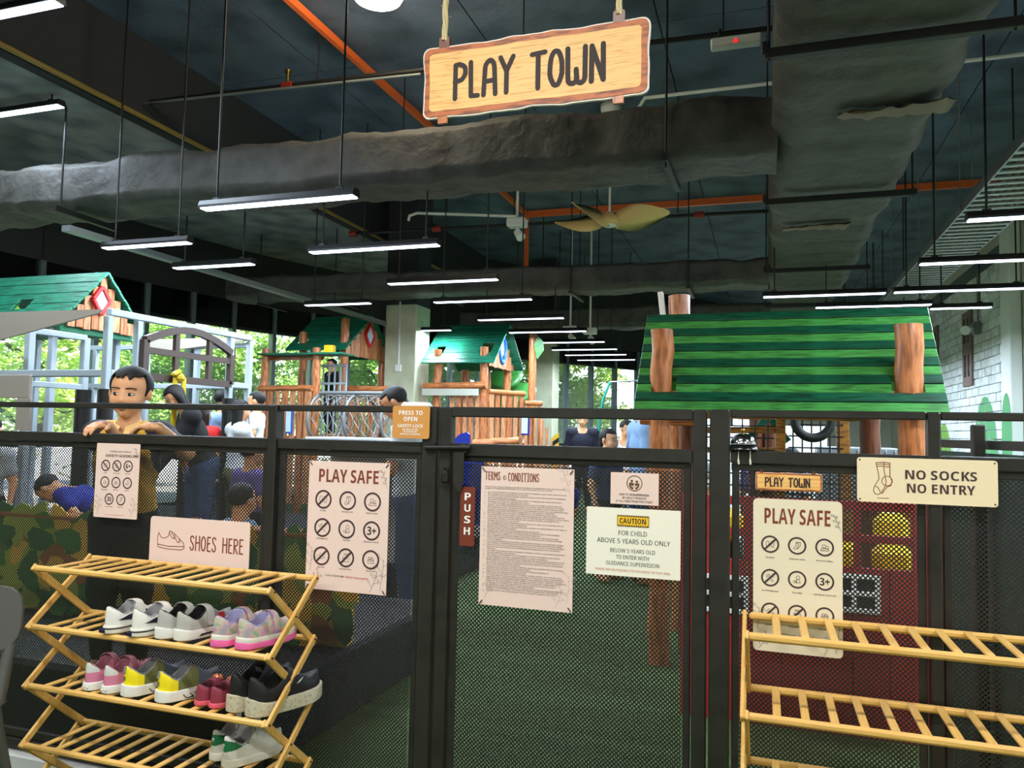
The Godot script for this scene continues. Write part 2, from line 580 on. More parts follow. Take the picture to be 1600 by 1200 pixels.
# ---------------------------------------------------------------- signed-distance bodies as surface nets
# prims: [a, b, ra, rb] a tapered capsule, or [c, radii, basis] an ellipsoid
func sdf(prims: Array, cell: float, blend := 0.02, cut = null) -> B:
	var lo := Vector3(1e9, 1e9, 1e9)
	var hi := -lo
	for p in prims:
		if p.size() == 4:
			var r: float = maxf(p[2], p[3])
			lo = lo.min(p[0] - Vector3.ONE * r).min(p[1] - Vector3.ONE * r)
			hi = hi.max(p[0] + Vector3.ONE * r).max(p[1] + Vector3.ONE * r)
		else:
			var e: float = maxf(p[1].x, maxf(p[1].y, p[1].z))
			lo = lo.min(p[0] - Vector3.ONE * e)
			hi = hi.max(p[0] + Vector3.ONE * e)
	var pad := blend + cell * 2.0
	lo -= Vector3.ONE * pad
	hi += Vector3.ONE * pad
	var nx := int((hi.x - lo.x) / cell) + 2
	var ny := int((hi.y - lo.y) / cell) + 2
	var nz := int((hi.z - lo.z) / cell) + 2
	var acc := PackedFloat32Array()
	acc.resize(nx * ny * nz)
	var k := 1.6 / maxf(blend, 0.001)
	var reach := pad + 0.4 * blend
	for p in prims:
		var cap: bool = p.size() == 4
		var plo: Vector3
		var phi: Vector3
		var a: Vector3 = p[0]
		var ab := Vector3.ZERO
		var ra := 0.0
		var dr := 0.0
		var inv := 0.0
		var ib := Basis()
		var er := Vector3.ONE
		var emin := 0.0
		if cap:
			var b: Vector3 = p[1]
			ra = p[2]
			dr = p[3] - p[2]
			ab = b - a
			inv = 1.0 / maxf(ab.length_squared(), 1e-9)
			var r: float = maxf(p[2], p[3]) + reach
			plo = a.min(b) - Vector3.ONE * r
			phi = a.max(b) + Vector3.ONE * r
		else:
			er = p[1]
			ib = (p[2] as Basis).inverse() if p.size() > 2 else Basis()
			emin = minf(er.x, minf(er.y, er.z))
			var r: float = maxf(er.x, maxf(er.y, er.z)) + reach
			plo = a - Vector3.ONE * r
			phi = a + Vector3.ONE * r
		var i0 := maxi(0, int((plo.x - lo.x) / cell))
		var i1 := mini(nx - 1, int((phi.x - lo.x) / cell) + 1)
		var j0 := maxi(0, int((plo.y - lo.y) / cell))
		var j1 := mini(ny - 1, int((phi.y - lo.y) / cell) + 1)
		var k0 := maxi(0, int((plo.z - lo.z) / cell))
		var k1 := mini(nz - 1, int((phi.z - lo.z) / cell) + 1)
		for kz in range(k0, k1 + 1):
			for jy in range(j0, j1 + 1):
				var row := (kz * ny + jy) * nx
				for ixx in range(i0, i1 + 1):
					var q := Vector3(lo.x + ixx * cell, lo.y + jy * cell, lo.z + kz * cell) - a
					var d: float
					if cap:
						var t := clampf(q.dot(ab) * inv, 0.0, 1.0)
						d = (q - ab * t).length() - ra - dr * t
					else:
						var e := (ib * q) / er
						var l := e.length()
						d = l * (l - 1.0) / maxf((e / er).length(), 1e-6)
					if d < reach:
						acc[row + ixx] += exp(-k * d)
	var val := PackedFloat32Array()
	val.resize(acc.size())
	for i in acc.size():
		val[i] = 1.0 if acc[i] <= 0.0 else -log(acc[i]) / k
	if cut != null:
		for kz in nz:
			for jy in ny:
				for ixx in nx:
					var i := (kz * ny + jy) * nx + ixx
					if val[i] < cell * 3.0:
						val[i] = maxf(val[i], cut.call(Vector3(lo.x + ixx * cell, lo.y + jy * cell, lo.z + kz * cell)))
	return nets(val, nx, ny, nz, lo, cell)

func nets(val: PackedFloat32Array, nx: int, ny: int, nz: int, lo: Vector3, cell: float) -> B:
	var b := B.new()
	var at := PackedInt32Array()
	at.resize(val.size())
	at.fill(-1)
	var sy := nx
	var sz := nx * ny
	var off := [0, 1, sy, sy + 1, sz, sz + 1, sz + sy, sz + sy + 1]
	var lim := cell * 2.0
	for kz in nz - 1:
		for jy in ny - 1:
			for ixx in nx - 1:
				var i := kz * sz + jy * sy + ixx
				var v0 := val[i]
				if absf(v0) > lim:
					continue
				var s := v0 < 0.0
				if (val[i + 1] < 0.0) == s and (val[i + sy] < 0.0) == s and (val[i + sy + 1] < 0.0) == s and (val[i + sz] < 0.0) == s and (val[i + sz + 1] < 0.0) == s and (val[i + sz + sy] < 0.0) == s and (val[i + sz + sy + 1] < 0.0) == s:
					continue
				var sum := Vector3.ZERO
				var cnt := 0
				for e in [[0, 1], [2, 3], [4, 5], [6, 7], [0, 2], [1, 3], [4, 6], [5, 7], [0, 4], [1, 5], [2, 6], [3, 7]]:
					var va := val[i + off[e[0]]]
					var vb := val[i + off[e[1]]]
					if (va < 0.0) != (vb < 0.0):
						var t := va / (va - vb)
						var pa := Vector3(e[0] & 1, (e[0] >> 1) & 1, e[0] >> 2)
						var pb := Vector3(e[1] & 1, (e[1] >> 1) & 1, e[1] >> 2)
						sum += pa.lerp(pb, t)
						cnt += 1
				at[i] = b.v.size()
				b.v.append(lo + (Vector3(ixx, jy, kz) + sum / cnt) * cell)
				b.n.append(Vector3.ZERO)
				b.uv.append(Vector2.ZERO)
	for kz in range(1, nz - 1):
		for jy in range(1, ny - 1):
			for ixx in range(1, nx - 1):
				var i := kz * sz + jy * sy + ixx
				var v0 := val[i]
				if absf(v0) > lim:
					continue
				for ax3 in 3:
					var st: int = [1, sy, sz][ax3]
					if (v0 < 0.0) == (val[i + st] < 0.0):
						continue
					var u: int = [sy, sz, 1][ax3]
					var w: int = [sz, 1, sy][ax3]
					var q := [at[i - u - w], at[i - w], at[i], at[i - u]]
					if q.min() < 0:
						continue
					if v0 < 0.0:                                # outside lies towards +axis
						b.ix.append_array(PackedInt32Array([q[0], q[2], q[1], q[0], q[3], q[2]]))
					else:
						b.ix.append_array(PackedInt32Array([q[0], q[1], q[2], q[0], q[2], q[3]]))
	for t in range(0, b.ix.size(), 3):
		var fn := (b.v[b.ix[t + 2]] - b.v[b.ix[t]]).cross(b.v[b.ix[t + 1]] - b.v[b.ix[t]])
		for e in 3:
			b.n[b.ix[t + e]] += fn
	for i in b.n.size():
		b.n[i] = b.n[i].normalized()
	return b

# the triangles of a shape whose middle passes a test, and the rest
func split(src: B, test: Callable) -> Array:
	var r := [B.new(), B.new()]
	for s in r:
		s.v = src.v
		s.n = src.n
		s.uv = src.uv
	for t in range(0, src.ix.size(), 3):
		var c := (src.v[src.ix[t]] + src.v[src.ix[t + 1]] + src.v[src.ix[t + 2]]) / 3.0
		var k := 0 if test.call(c) else 1
		r[k].ix.append_array(src.ix.slice(t, t + 3))
	for s in r:                                                  # keep used points only
		var map := {}
		var nv := PackedVector3Array()
		var nn := PackedVector3Array()
		var nu := PackedVector2Array()
		for i in s.ix.size():
			var o: int = s.ix[i]
			if not map.has(o):
				map[o] = nv.size()
				nv.append(s.v[o])
				nn.append(s.n[o])
				nu.append(s.uv[o])
			s.ix[i] = map[o]
		s.v = nv
		s.n = nn
		s.uv = nu
	return r

func loft(rings: Array, closed_ends := true) -> B:             # rings of the same count, smooth
	var b := B.new()
	var m: int = rings[0].size()
	for r in rings:
		for p in r:
			b.v.append(p)
			b.n.append(Vector3.ZERO)
			b.uv.append(Vector2.ZERO)
	for i in rings.size() - 1:
		for k in m:
			var k2 := (k + 1) % m
			var a := i * m + k
			var c := (i + 1) * m + k2
			b.ix.append_array(PackedInt32Array([a, i * m + k2, c, a, c, (i + 1) * m + k]))
	for t in range(0, b.ix.size(), 3):
		var fn := (b.v[b.ix[t + 2]] - b.v[b.ix[t]]).cross(b.v[b.ix[t + 1]] - b.v[b.ix[t]])
		for e in 3:
			b.n[b.ix[t + e]] += fn
	for i in b.n.size():
		b.n[i] = b.n[i].normalized()
	if closed_ends:
		for e in [0, rings.size() - 1]:
			var pts := []
			for p in rings[e]:
				pts.append(p)
			var mid := Vector3.ZERO
			for p in rings[1 if e == 0 else rings.size() - 2]:
				mid += p / m
			var c0 := Vector3.ZERO
			for p in pts:
				c0 += p / m
			b.face(pts, c0 - mid)
	return b

func rounded(w: float, h: float, r: float, per := 5) -> PackedVector2Array:   # rounded rectangle, counter-clockwise
	var out := PackedVector2Array()
	for q in [[1, 1, 0.0], [-1, 1, PI / 2], [-1, -1, PI], [1, -1, PI * 1.5]]:
		for k in per:
			var t: float = q[2] + PI / 2 * k / (per - 1)
			out.append(Vector2(q[0] * (w / 2 - r) + r * cos(t), q[1] * (h / 2 - r) + r * sin(t)))
	return out

func wrapped_duct(a: Vector3, c: Vector3, w: float, h: float, seed_: int, rough := 0.022, sizes = null) -> B:   # a and c: middle of the underside
	var f := FastNoiseLite.new()
	f.seed = seed_
	f.frequency = 1.3
	f.fractal_octaves = 4
	var d := (c - a).normalized()
	var s := d.cross(Vector3.UP).normalized()
	var L := a.distance_to(c)
	var rings := []
	var n := int(L / 0.07) + 2
	var prof := rounded(1.0, 1.0, 0.2, 7)
	for i in n:
		var t := L * i / (n - 1)
		var wrap: float = 0.02 * pow(absf(sin(t * PI / 1.15)), 12.0)    # the cloth is drawn in at each joint
		var sag := f.get_noise_2d(t * 0.7, 9.0) * 0.03
		var ring := PackedVector3Array()
		var hh: float = h if sizes == null else sizes.call(t)
		for k in prof.size():
			var p := prof[k] * Vector2(w, hh)
			var q := a + d * t + s * p.x + Vector3.UP * (p.y + hh / 2 + sag)
			var o := (s * prof[k].x + Vector3.UP * prof[k].y).normalized()
			ring.append(q + o * (f.get_noise_3d(q.x * 1.5, q.y * 1.5, q.z * 1.5) * rough * 1.3 - wrap + f.get_noise_3d(q.x * 6, q.y * 6 + 40, q.z * 6) * rough * 0.6))
		rings.append(ring)
	return loft(rings)

func led_light(x0: float, x1: float, z: float, h: float, energy: float, label: String, group: String, rods := 5.0, tint := Color(0.86, 0.93, 1.0)) -> void:
	var L := x1 - x0
	var o := thing("linear_light", label, "ceiling light", Vector3((x0 + x1) / 2, h, z), 0.0, group)
	var prof := PackedVector2Array([Vector2(-0.045, 0.004), Vector2(-0.045, 0.02), Vector2(-0.03, 0.055), Vector2(0.03, 0.055), Vector2(0.045, 0.02), Vector2(0.045, 0.004)])
	var tx := Transform3D(Basis(Vector3(0, 0, 1), Vector3.UP, Vector3(-1, 0, 0)), Vector3.ZERO)
	obj("housing", B.new().prism(prof, -L / 2, L / 2, tx), M.black_metal, o)
	obj("diffuser", B.new().box(Vector3(0, 0.002, 0), Vector3(L - 0.02, 0.012, 0.075), Basis(), 0.004), M.led_tube, o)
	for s in [-1, 1]:
		var rod := B.new()
		rod.tube([Vector3(s * (L / 2 - 0.12), 0.055, 0), Vector3(s * (L / 2 - 0.12), rods - h, 0)], 0.008, 6)
		rod.box(Vector3(s * (L / 2 - 0.12), 0.062, 0), Vector3(0.05, 0.02, 0.035))
		obj("hanger_rod", rod, M.black_metal, o)
	var l := AreaLight3D.new()
	l.name = "tube_light"
	l.area_size = Vector2(L - 0.04, 0.07)
	l.light_color = tint
	l.light_energy = energy
	l.area_range = 30.0
	l.area_attenuation = 2.0
	l.shadow_enabled = true
	l.rotation.x = -PI / 2
	l.position = Vector3(0, -0.012, 0)
	o.add_child(l)

func setup_view() -> void:
	var cam := Camera3D.new()
	cam.name = "camera"
	cam.position = EYE
	cam.basis = look
	cam.fov = rad_to_deg(2.0 * atan(600.0 / FOCAL))
	cam.near = 0.05
	cam.far = 200.0
	add_child(cam)
	cam.current = true
	var env := Environment.new()
	env.tonemap_mode = Environment.TONE_MAPPER_LINEAR
	env.tonemap_exposure = EXPOSURE
	env.sdfgi_enabled = true
	env.ssao_enabled = true
	env.ssil_enabled = true
	env.background_mode = Environment.BG_SKY
	var sky := Sky.new()
	var ps := ProceduralSkyMaterial.new()
	ps.sky_top_color = Color(0.62, 0.76, 0.95)
	ps.sky_horizon_color = Color(0.95, 0.97, 1.0)
	ps.ground_bottom_color = Color(0.35, 0.35, 0.33)
	ps.ground_horizon_color = Color(0.8, 0.82, 0.8)
	ps.energy_multiplier = SKY
	sky.sky_material = ps
	env.sky = sky
	env.ambient_light_source = Environment.AMBIENT_SOURCE_DISABLED
	var we := WorldEnvironment.new()
	we.name = "environment"
	we.environment = env
	add_child(we)
	var sun := DirectionalLight3D.new()
	sun.name = "sun"
	sun.rotation_degrees = Vector3(-62, 118, 0)
	sun.light_energy = SUN
	sun.light_color = Color(1.0, 0.97, 0.9)
	sun.light_angular_distance = 1.0
	sun.shadow_enabled = true
	add_child(sun)

const EXPOSURE := 1.35
const SKY := 4.2
const SUN := 8.0
const LED := 4.8
const CEIL := 5.0
var FRONTLINE := [Vector2(-8.95, 0.6), Vector2(-8.9, -3.0), Vector2(-8.58, -6.3), Vector2(-8.2, -8.3), Vector2(-7.55, -10.0), Vector2(-6.6, -11.7), Vector2(-5.02, -13.9), Vector2(-3.05, -16.8), Vector2(-0.4, -20.97)]      # the curved glazed front, seen from above: (x, z)
var front_pts := []

func along_front(step: float) -> Array:                          # points at even steps along the glazed front
	var out := [FRONTLINE[0]]
	var need := step
	for i in FRONTLINE.size() - 1:
		var a: Vector2 = FRONTLINE[i]
		var c: Vector2 = FRONTLINE[i + 1]
		var L := a.distance_to(c)
		var t := need
		while t <= L:
			out.append(a.lerp(c, t / L))
			t += step
		need = t - L
	return out

func wall_slab(called: String, a: Vector2, c: Vector2, y0: float, y1: float, m: Material, th := 0.2, parent: Node = null) -> MeshInstance3D:
	var d := Vector3(c.x - a.x, 0, c.y - a.y)
	var mid := Vector3((a.x + c.x) / 2, (y0 + y1) / 2, (a.y + c.y) / 2)
	var u := d.normalized()
	return struct(called, B.new().box(mid, Vector3(d.length(), y1 - y0, th), Basis(u, Vector3.UP, u.cross(Vector3.UP))), m, parent)

func build_shell() -> void:
	struct("floor", B.new().box(Vector3(-2.9, -0.1, -7.5), Vector3(13, 0.2, 28)), M.turf)
	# main ceiling with the joints of its boards as real grooves
	var ceil := struct("ceiling", B.new().box(Vector3(-1.2, CEIL + 0.16, -7.5), Vector3(9.4, 0.2, 28)), M.ceiling_paint)
	var zs := [6.2, 3.4, 0.8, -1.9, -4.4, -7.1, -9.9, -12.4, -15.2, -18.0, -21.4]
	var xs := [-5.72, -4.35, -2.5, -0.9, 0.9, 2.1, 3.4]
	for i in zs.size() - 1:
		for k in xs.size() - 1:
			var x0: float = xs[k]
			var x1: float = xs[k + 1]
			struct("board", B.new().box(Vector3((x0 + x1) / 2, CEIL + 0.03, (zs[i] + zs[i + 1]) / 2.0), Vector3(x1 - x0 - 0.012, 0.06, zs[i] - zs[i + 1] - 0.012)), M.ceiling_paint, ceil)
	# the lower concrete strip along the glazing, with its dark edge beam
	struct("ceiling_soffit", B.new().box(Vector3(-7.5, 4.3, -7.5), Vector3(3.5, 0.2, 28)), M.soffit_concrete)
	struct("ceiling_beam", B.new().box(Vector3(-5.7, 4.65, -7.5), Vector3(0.12, 0.9, 28)), M.beam_paint)
	struct("wall_right", B.new().box(Vector3(3.4, 2.5, -7.5), Vector3(0.2, 5.2, 28.4)), M.wall_cream)
	wall_slab("wall_back", FRONTLINE[8], Vector2(3.4, -20.97), 0, CEIL + 0.2, M.wall_cream)
	wall_slab("wall_front", Vector2(-9.1, 6.3), Vector2(3.4, 6.3), 0, CEIL + 0.2, M.wall_cream)
	wall_slab("wall_left", Vector2(-8.95, 6.3), FRONTLINE[0], 0, CEIL + 0.2, M.wall_cream)
	# glazed front in bays
	var nbay := 0
	front_pts = along_front(0.79)
	for i in front_pts.size() - 1:
			nbay += 1
			var p: Vector2 = front_pts[i]
			var q: Vector2 = front_pts[i + 1]
			var d := Vector3(q.x - p.x, 0, q.y - p.y)
			var L := d.length()
			var w := Node3D.new()
			w.name = "window_%d" % nbay
			w.set_meta("kind", "structure")
			add_child(w)
			var u := d.normalized()
			w.basis = Basis(u, Vector3.UP, u.cross(Vector3.UP))
			w.position = Vector3(p.x, 0, p.y)
			struct("mullion", B.new().box(Vector3(0, 1.7, 0), Vector3(0.07, 3.3, 0.14), Basis(), 0.004), M.mullion, w)
			var fr := B.new()
			fr.box(Vector3(L / 2, 1.02, 0), Vector3(L - 0.07, 0.06, 0.1), Basis(), 0.003)
			fr.box(Vector3(L / 2, 0.09, 0), Vector3(L - 0.07, 0.12, 0.1), Basis(), 0.003)
			fr.box(Vector3(L / 2, 2.91, 0), Vector3(L - 0.07, 0.05, 0.1), Basis(), 0.003)
			struct("frame", fr, M.mullion_dark, w)
			struct("pane", B.new().box(Vector3(L / 2, 1.97, 0), Vector3(L - 0.07, 1.84, 0.008)), M.glass, w)
			struct("pane", B.new().box(Vector3(L / 2, 0.57, 0), Vector3(L - 0.07, 0.84, 0.008)), M.glass, w)
			struct("wall_above", B.new().box(Vector3(L / 2, 4.22, -0.02), Vector3(L + 0.02, 1.74, 0.1)), M.wall_dark, w)
			struct("spandrel_panel", B.new().box(Vector3(L / 2, 3.14, 0), Vector3(L - 0.06, 0.42, 0.03)), M.spandrel_glass, w)
	# concrete columns
	var k := az(835, 600, -13.2)
	var k2 := az(864, 600, -13.2)
	for q in [[-5.185, 0.51, -8.25], [(k.x + k2.x) / 2, k2.x - k.x, -13.45]]:      # bare below, painted black like the ceiling above
		var col := struct("column", B.new().box(Vector3(q[0], 1.59, q[2]), Vector3(q[1], 3.18, 0.5), Basis(), 0.012), M.concrete_column)
		struct("painted_top", B.new().box(Vector3(q[0], 4.09, q[2]), Vector3(q[1], 1.82, 0.5), Basis(), 0.012), M.beam_paint, col)
	# white kerb below the fence
	struct("curb", B.new().box(Vector3(-2.3, 0.025, -0.01), Vector3(7.6, 0.06, 0.1), Basis(), 0.006), M.curb)

func build_brick_wall() -> void:                                # white brickwork on the side wall, hills painted over its foot
	var X := 3.26
	var wall := struct("wall_brick", B.new().box(Vector3(3.285, 2.1, -12.6), Vector3(0.04, 4.2, 5.6)), M.mortar)
	var sizes := [0.372, 0.352, 0.382]
	var meshes := []
	for k in 3:
		meshes.append(B.new().box(Vector3.ZERO, Vector3(0.04, 0.128, sizes[k]), Basis(), 0.005).mesh())
	var hills := []
	for h in [[Vector3.ZERO, 0.8, 1.62, -14.1], [Vector3.ZERO, 0.85, 2.0, -11.2]]:
		var poly := PackedVector2Array([Vector2(h[3] - h[1], 0.0), Vector2(h[3] + h[1], 0.0)])
		for i in 17:
			var t := PI * i / 16.0
			poly.append(Vector2(h[3] + cos(t) * h[1] * 0.8, h[2] * 0.5 + sin(t) * h[2] * 0.5))
		hills.append(poly)
	var coats := [B.new(), B.new()]
	var turn := Basis(Vector3(0, 0, 1), Vector3.UP, Vector3(-1, 0, 0))
	var rng := RandomNumberGenerator.new()
	rng.seed = 5
	var row := 0
	var y := 0.72
	while y < 3.9:
		var z := -10.0 - (0.2 if row % 2 else 0.0)
		while z > -15.2:
			z -= 0.2
			var k := rng.randi() % 3
			var o := struct("brick", meshes[k], M["brick_paint_%d" % (rng.randi() % 4)], wall)
			var out := rng.randf_range(0.0, 0.007)
			o.position = Vector3(X - out, y + rng.randf_range(-0.003, 0.003), z)
			var hz: float = sizes[k] / 2 - 0.003
			var rect := PackedVector2Array([Vector2(z - hz, y - 0.061), Vector2(z + hz, y - 0.061), Vector2(z + hz, y + 0.061), Vector2(z - hz, y + 0.061)])
			for i in 2:
				for piece in Geometry2D.intersect_polygons(rect, hills[i]):
					coats[i].prism(piece, 0.0, 0.0015, Transform3D(turn, Vector3(X - 0.02 - out, 0, 0)))
			z -= 0.195
		y += 0.138
		row += 1
	struct("painted_hill", coats[0], M.hill_lime, wall)
	struct("painted_hill", coats[1], M.hill_mint, wall)
	struct("plaster", B.new().box(Vector3(3.27, 0.32, -12.6), Vector3(0.05, 0.64, 5.6)), M.hill_lime, wall)
	struct("pilaster", B.new().box(Vector3(3.22, 2.5, -9.77), Vector3(0.14, 5.0, 0.44), Basis(), 0.01), M.wall_white, wall)
	for h in [[-9.77, 0.22, 1.98, "hill_mint", 3.148], [-8.7, 0.84, 1.95, "hill_green", 3.3], [-8.45, 0.42, 1.45, "hill_teal", 3.292]]:
		var w: float = h[1]
		var top: float = h[2]
		var poly := PackedVector2Array([Vector2(-w, 0.02), Vector2(w, 0.02)])
		for i in 13:
			var t := PI * i / 12.0
			poly.append(Vector2(cos(t) * w, top * 0.75 + sin(t) * top * 0.25))
		struct("painted_hill", B.new().prism(poly, 0.0, 0.004, Transform3D(turn, Vector3(h[4], 0, h[0]))), M[h[3]], wall)
	for q in [[1512.0, 545.0, "brown wooden window cut-out on white bricks beside the wall spotlight"], [1461.0, 560.0, "brown wooden window cut-out on white bricks half behind the green roof"]]:
		var p := ax(q[0], q[1], 3.22)
		var o := thing("wall_window_frame", q[2], "window frame", Vector3(3.218, p.y, p.z), -PI / 2)
		var fr := B.new()
		fr.box(Vector3(-0.25, 0, 0), Vector3(0.1, 1.25, 0.03), Basis(), 0.004)
		fr.box(Vector3(0.25, 0, 0), Vector3(0.1, 1.25, 0.03), Basis(), 0.004)
		fr.box(Vector3(0, 0.565, 0), Vector3(0.4, 0.12, 0.03), Basis(), 0.004)
		fr.box(Vector3(0, -0.545, 0), Vector3(0.4, 0.16, 0.03), Basis(), 0.004)
		fr.box(Vector3(0, 0.0, 0), Vector3(0.4, 0.2, 0.03), Basis(), 0.004)
		obj("frame", fr, M.window_wood, o)
		for yy in [0.302, -0.282]:
			obj("glazing_bar", B.new().box(Vector3(0, yy, 0), Vector3(0.07, 0.4, 0.026), Basis(), 0.004), M.window_wood, o)

func rod(called: String, pts: Array, r: float, m: Material, label: String, category: String, group := "") -> void:
	one(called, B.new().tube(pts, r, 8), m, label, category, group)

func build_ceiling_things() -> void:
	# the long air duct running away from the fence
	var duct := thing("air_duct", "large black cloth-wrapped air duct running from the fence into the hall", "air duct", Vector3(0.54, 3.3, 0))
	obj("wrapped_body", wrapped_duct(Vector3(0, 0, 2.0), Vector3(0, 0, -9.7), 0.98, 0.62, 3, 0.03), M.duct_wrap, duct)
	for z in [-2.62, -5.25]:
		var f := FastNoiseLite.new()
		f.seed = int(-z * 10)
		f.frequency = 6.0
		var rings := []
		for i in 15:
			var t := i / 14.0
			var ring := PackedVector3Array()
			for q in [[-0.06, -0.012], [0.06, -0.02], [0.075, -0.035], [-0.07, -0.03]]:
				ring.append(Vector3(lerpf(-0.12 if z > -4 else -0.38, 0.5 if z > -4 else 0.2, t), q[1] + f.get_noise_2d(t * 3, q[0] * 9) * 0.025, z + q[0] * (0.6 + 0.9 * t) + f.get_noise_1d(t * 4) * 0.05))
			rings.append(ring)
		obj("torn_tape", loft(rings), M.duct_tape, duct)
	for z in [-1.63, -4.2, -6.98, -9.5]:
		var hb := B.new()
		hb.box(Vector3(0.56, 3.235, z), Vector3(1.12, 0.05, 0.05), Basis(), 0.004)
		hb.box(Vector3(0.0, 3.26, z), Vector3(0.03, 0.07, 0.06), Basis(), 0.004)
		hb.tube([Vector3(0.02, 3.2, z), Vector3(0.02, CEIL, z)], 0.007, 6)
		hb.tube([Vector3(1.09, 3.2, z), Vector3(1.09, CEIL, z)], 0.007, 6)
		one("duct_hanger", hb, M.black_metal, "black angle bar and two rods carrying the large air duct", "bracket", "hangers below the large duct")
	# the ducts that cross the hall
	var d1 := thing("air_duct", "black cloth-wrapped branch duct crossing in front of the ceiling fan", "air duct", Vector3(0, 3.26, -3.25))
	obj("wrapped_body", wrapped_duct(Vector3(-8.6, 0.06, 0), Vector3(0.08, -0.02, -0.08), 0.62, 0.44, 11, 0.024), M.duct_wrap, d1)
	var d2 := thing("air_duct", "black cloth-wrapped branch duct with a cut end above the play towers", "air duct", Vector3(0, 3.17, -7.65))
	obj("wrapped_body", wrapped_duct(Vector3(-7.78, 0.06, 0.1), Vector3(0.04, 0, 0), 0.6, 0.34, 23, 0.02), M.duct_wrap, d2)
	obj("end_cap", B.new().box(Vector3(-7.75, 0.24, 0.1), Vector3(0.02, 0.3, 0.5), Basis(), 0.008), M.soffit_concrete, d2)
	var d3 := thing("air_duct", "black cloth-wrapped branch duct behind the concrete column", "air duct", Vector3(0, 3.26, -11.9))
	obj("wrapped_body", wrapped_duct(Vector3(-5.7, 0.02, 0), Vector3(0.1, 0, 0), 0.6, 0.4, 31, 0.02), M.duct_wrap, d3)
	# hanger brackets of the branch ducts
	for q in [[1046.0, 0.0, 1040.0, 262.0, -3.0, "black rod with a strap bracket on the branch duct near the large duct"], [108.0, 60.0, 95.0, 320.0, -2.9, "black rod with a strap bracket on the branch duct near the glazing"]]:
		var p := az(q[2], q[3], q[4])
		var hb := B.new()
		hb.tube([p, Vector3(p.x, CEIL if p.x > -5.6 else 4.2, p.z)], 0.009, 6)
		hb.bar(Vector3(p.x, 3.24, p.z + 0.06), Vector3(p.x + 0.02, 3.22, p.z - 0.62), 0.04, 0.05)
		one("duct_hanger", hb, M.black_metal, q[5], "bracket")
	for x in [-7.2, -5.9, -4.2, -2.4, -0.9]:
		var hb := B.new()
		hb.tube([Vector3(x, 3.13, -7.3), Vector3(x, CEIL if x > -5.6 else 4.2, -7.3)], 0.009, 6)
		hb.box(Vector3(x, 3.14, -7.65), Vector3(0.04, 0.03, 0.74))
		one("duct_hanger", hb, M.black_metal, "thin black rod with a strut below the branch duct over the towers", "bracket", "hangers of the branch duct over the towers")
	# linear lights
	for z in [-1.95, -3.27, -4.7, -5.85, -7.3, -8.63, -9.98, -11.1, -12.06, -13.1]:
		led_light(-3.68, -2.48, z, 2.8, LED, "long black linear light with glowing tube in the middle row", "linear lights of the middle row", 3.28 if z in [-3.27, -12.06] else (3.22 if z == -7.3 else 5.0))
	for z in [-2.72, -3.54, -5.74, -8.2]:
		led_light(-5.35, -4.45, z, 2.8, LED * 0.75, "short black linear light with glowing tube near the glazing", "linear lights near the glazing", 3.3 if z == -3.54 else 5.0)
	led_light(1.29, 2.49, -3.47, 2.8, LED * 1.3, "long black linear light near the cable tray, closest to the fence", "")
	led_light(1.45, 2.65, -2.1, 2.8, LED * 1.3, "added unseen linear light between brick wall side and large duct, over the play house end", "")  # out of view; row carried on by assumption, added to brighten the red wall
	led_light(1.45, 2.65, -0.75, 2.8, LED * 1.3, "added unseen linear light over the end fence panel", "")  # also unseen, added to light the play house and the end panel
	led_light(1.24, 2.44, -4.85, 2.8, LED * 1.3, "long black linear light near the cable tray, second from the fence", "")
	led_light(1.24, 2.44, -6.2, 2.8, LED * 1.3, "long black linear light crossing the brick wall above the window cut-outs", "")
	led_light(-0.02, 1.18, -6.22, 2.8, LED, "long black linear light running in below the large duct", "", 3.33)
	led_light(0.55, 1.75, -7.05, 2.8, LED, "long black linear light farthest along the large duct", "", 3.33)
	led_light(1.78, 2.4, -7.36, 2.8, LED * 0.6, "short black linear light by the brick wall above the green roof", "", 3.42)
	for z in [-10.3, -12.4, -14.5]:
		led_light(0.9, 2.1, z, 2.8, LED * 1.3, "long black linear light over the rear of the hall", "linear lights over the rear of the hall")
	for z in [1.6, 3.6]:                                           # the entrance side, over the shoe racks
		for x in [-3.4, -1.0, 1.9]:
			led_light(x - 0.6, x + 0.6, z, 3.4, FRONT, "long black linear light over the entrance", "linear lights over the entrance", 5.0, Color(0.97, 0.96, 0.945))
	var p0 := ay(0, 24, 3.9)
	led_light(p0.x - 0.5, p0.x + 0.5, p0.z, 3.9, LED * 1.8, "linear light up by the edge beam over the fence", "")
	var p4 := ay(0, 180, 4.08)
	var p5 := ay(95, 165, 4.08)
	led_light(p4.x - 0.4, p5.x, p4.z, 4.08, LED * 0.5, "linear light close under the pale concrete soffit", "", 4.2)
	# round ceiling lamp
	var lp := ay(590, -6, 4.6)
	var lamp := thing("ceiling_lamp", "round warm white lamp hanging close to the orange channel", "ceiling light", lp)
	obj("lamp_cap", B.new().lathe([Vector2(0.0, 0.13), Vector2(0.05, 0.12), Vector2(0.06, 0.08)], 24), M.white_plastic, lamp)
	obj("lamp_stem", B.new().tube([Vector3(0, 0.1, 0), Vector3(0, CEIL - lp.y, 0)], 0.012, 8), M.white_plastic, lamp)
	obj("lamp_bulb", B.new().lathe([Vector2(0.0, -0.07), Vector2(0.1, -0.06), Vector2(0.18, -0.02), Vector2(0.2, 0.02), Vector2(0.15, 0.07), Vector2(0.06, 0.1), Vector2(0.0, 0.1)], 28), M.warm_lamp, lamp)
	var al := OmniLight3D.new()
	al.name = "bulb_light"
	al.light_color = Color(1.0, 0.93, 0.8)
	al.light_energy = 1.5
	al.light_size = 0.15
	al.omni_range = 30.0
	al.omni_attenuation = 2.0
	al.shadow_enabled = true
	lamp.add_child(al)
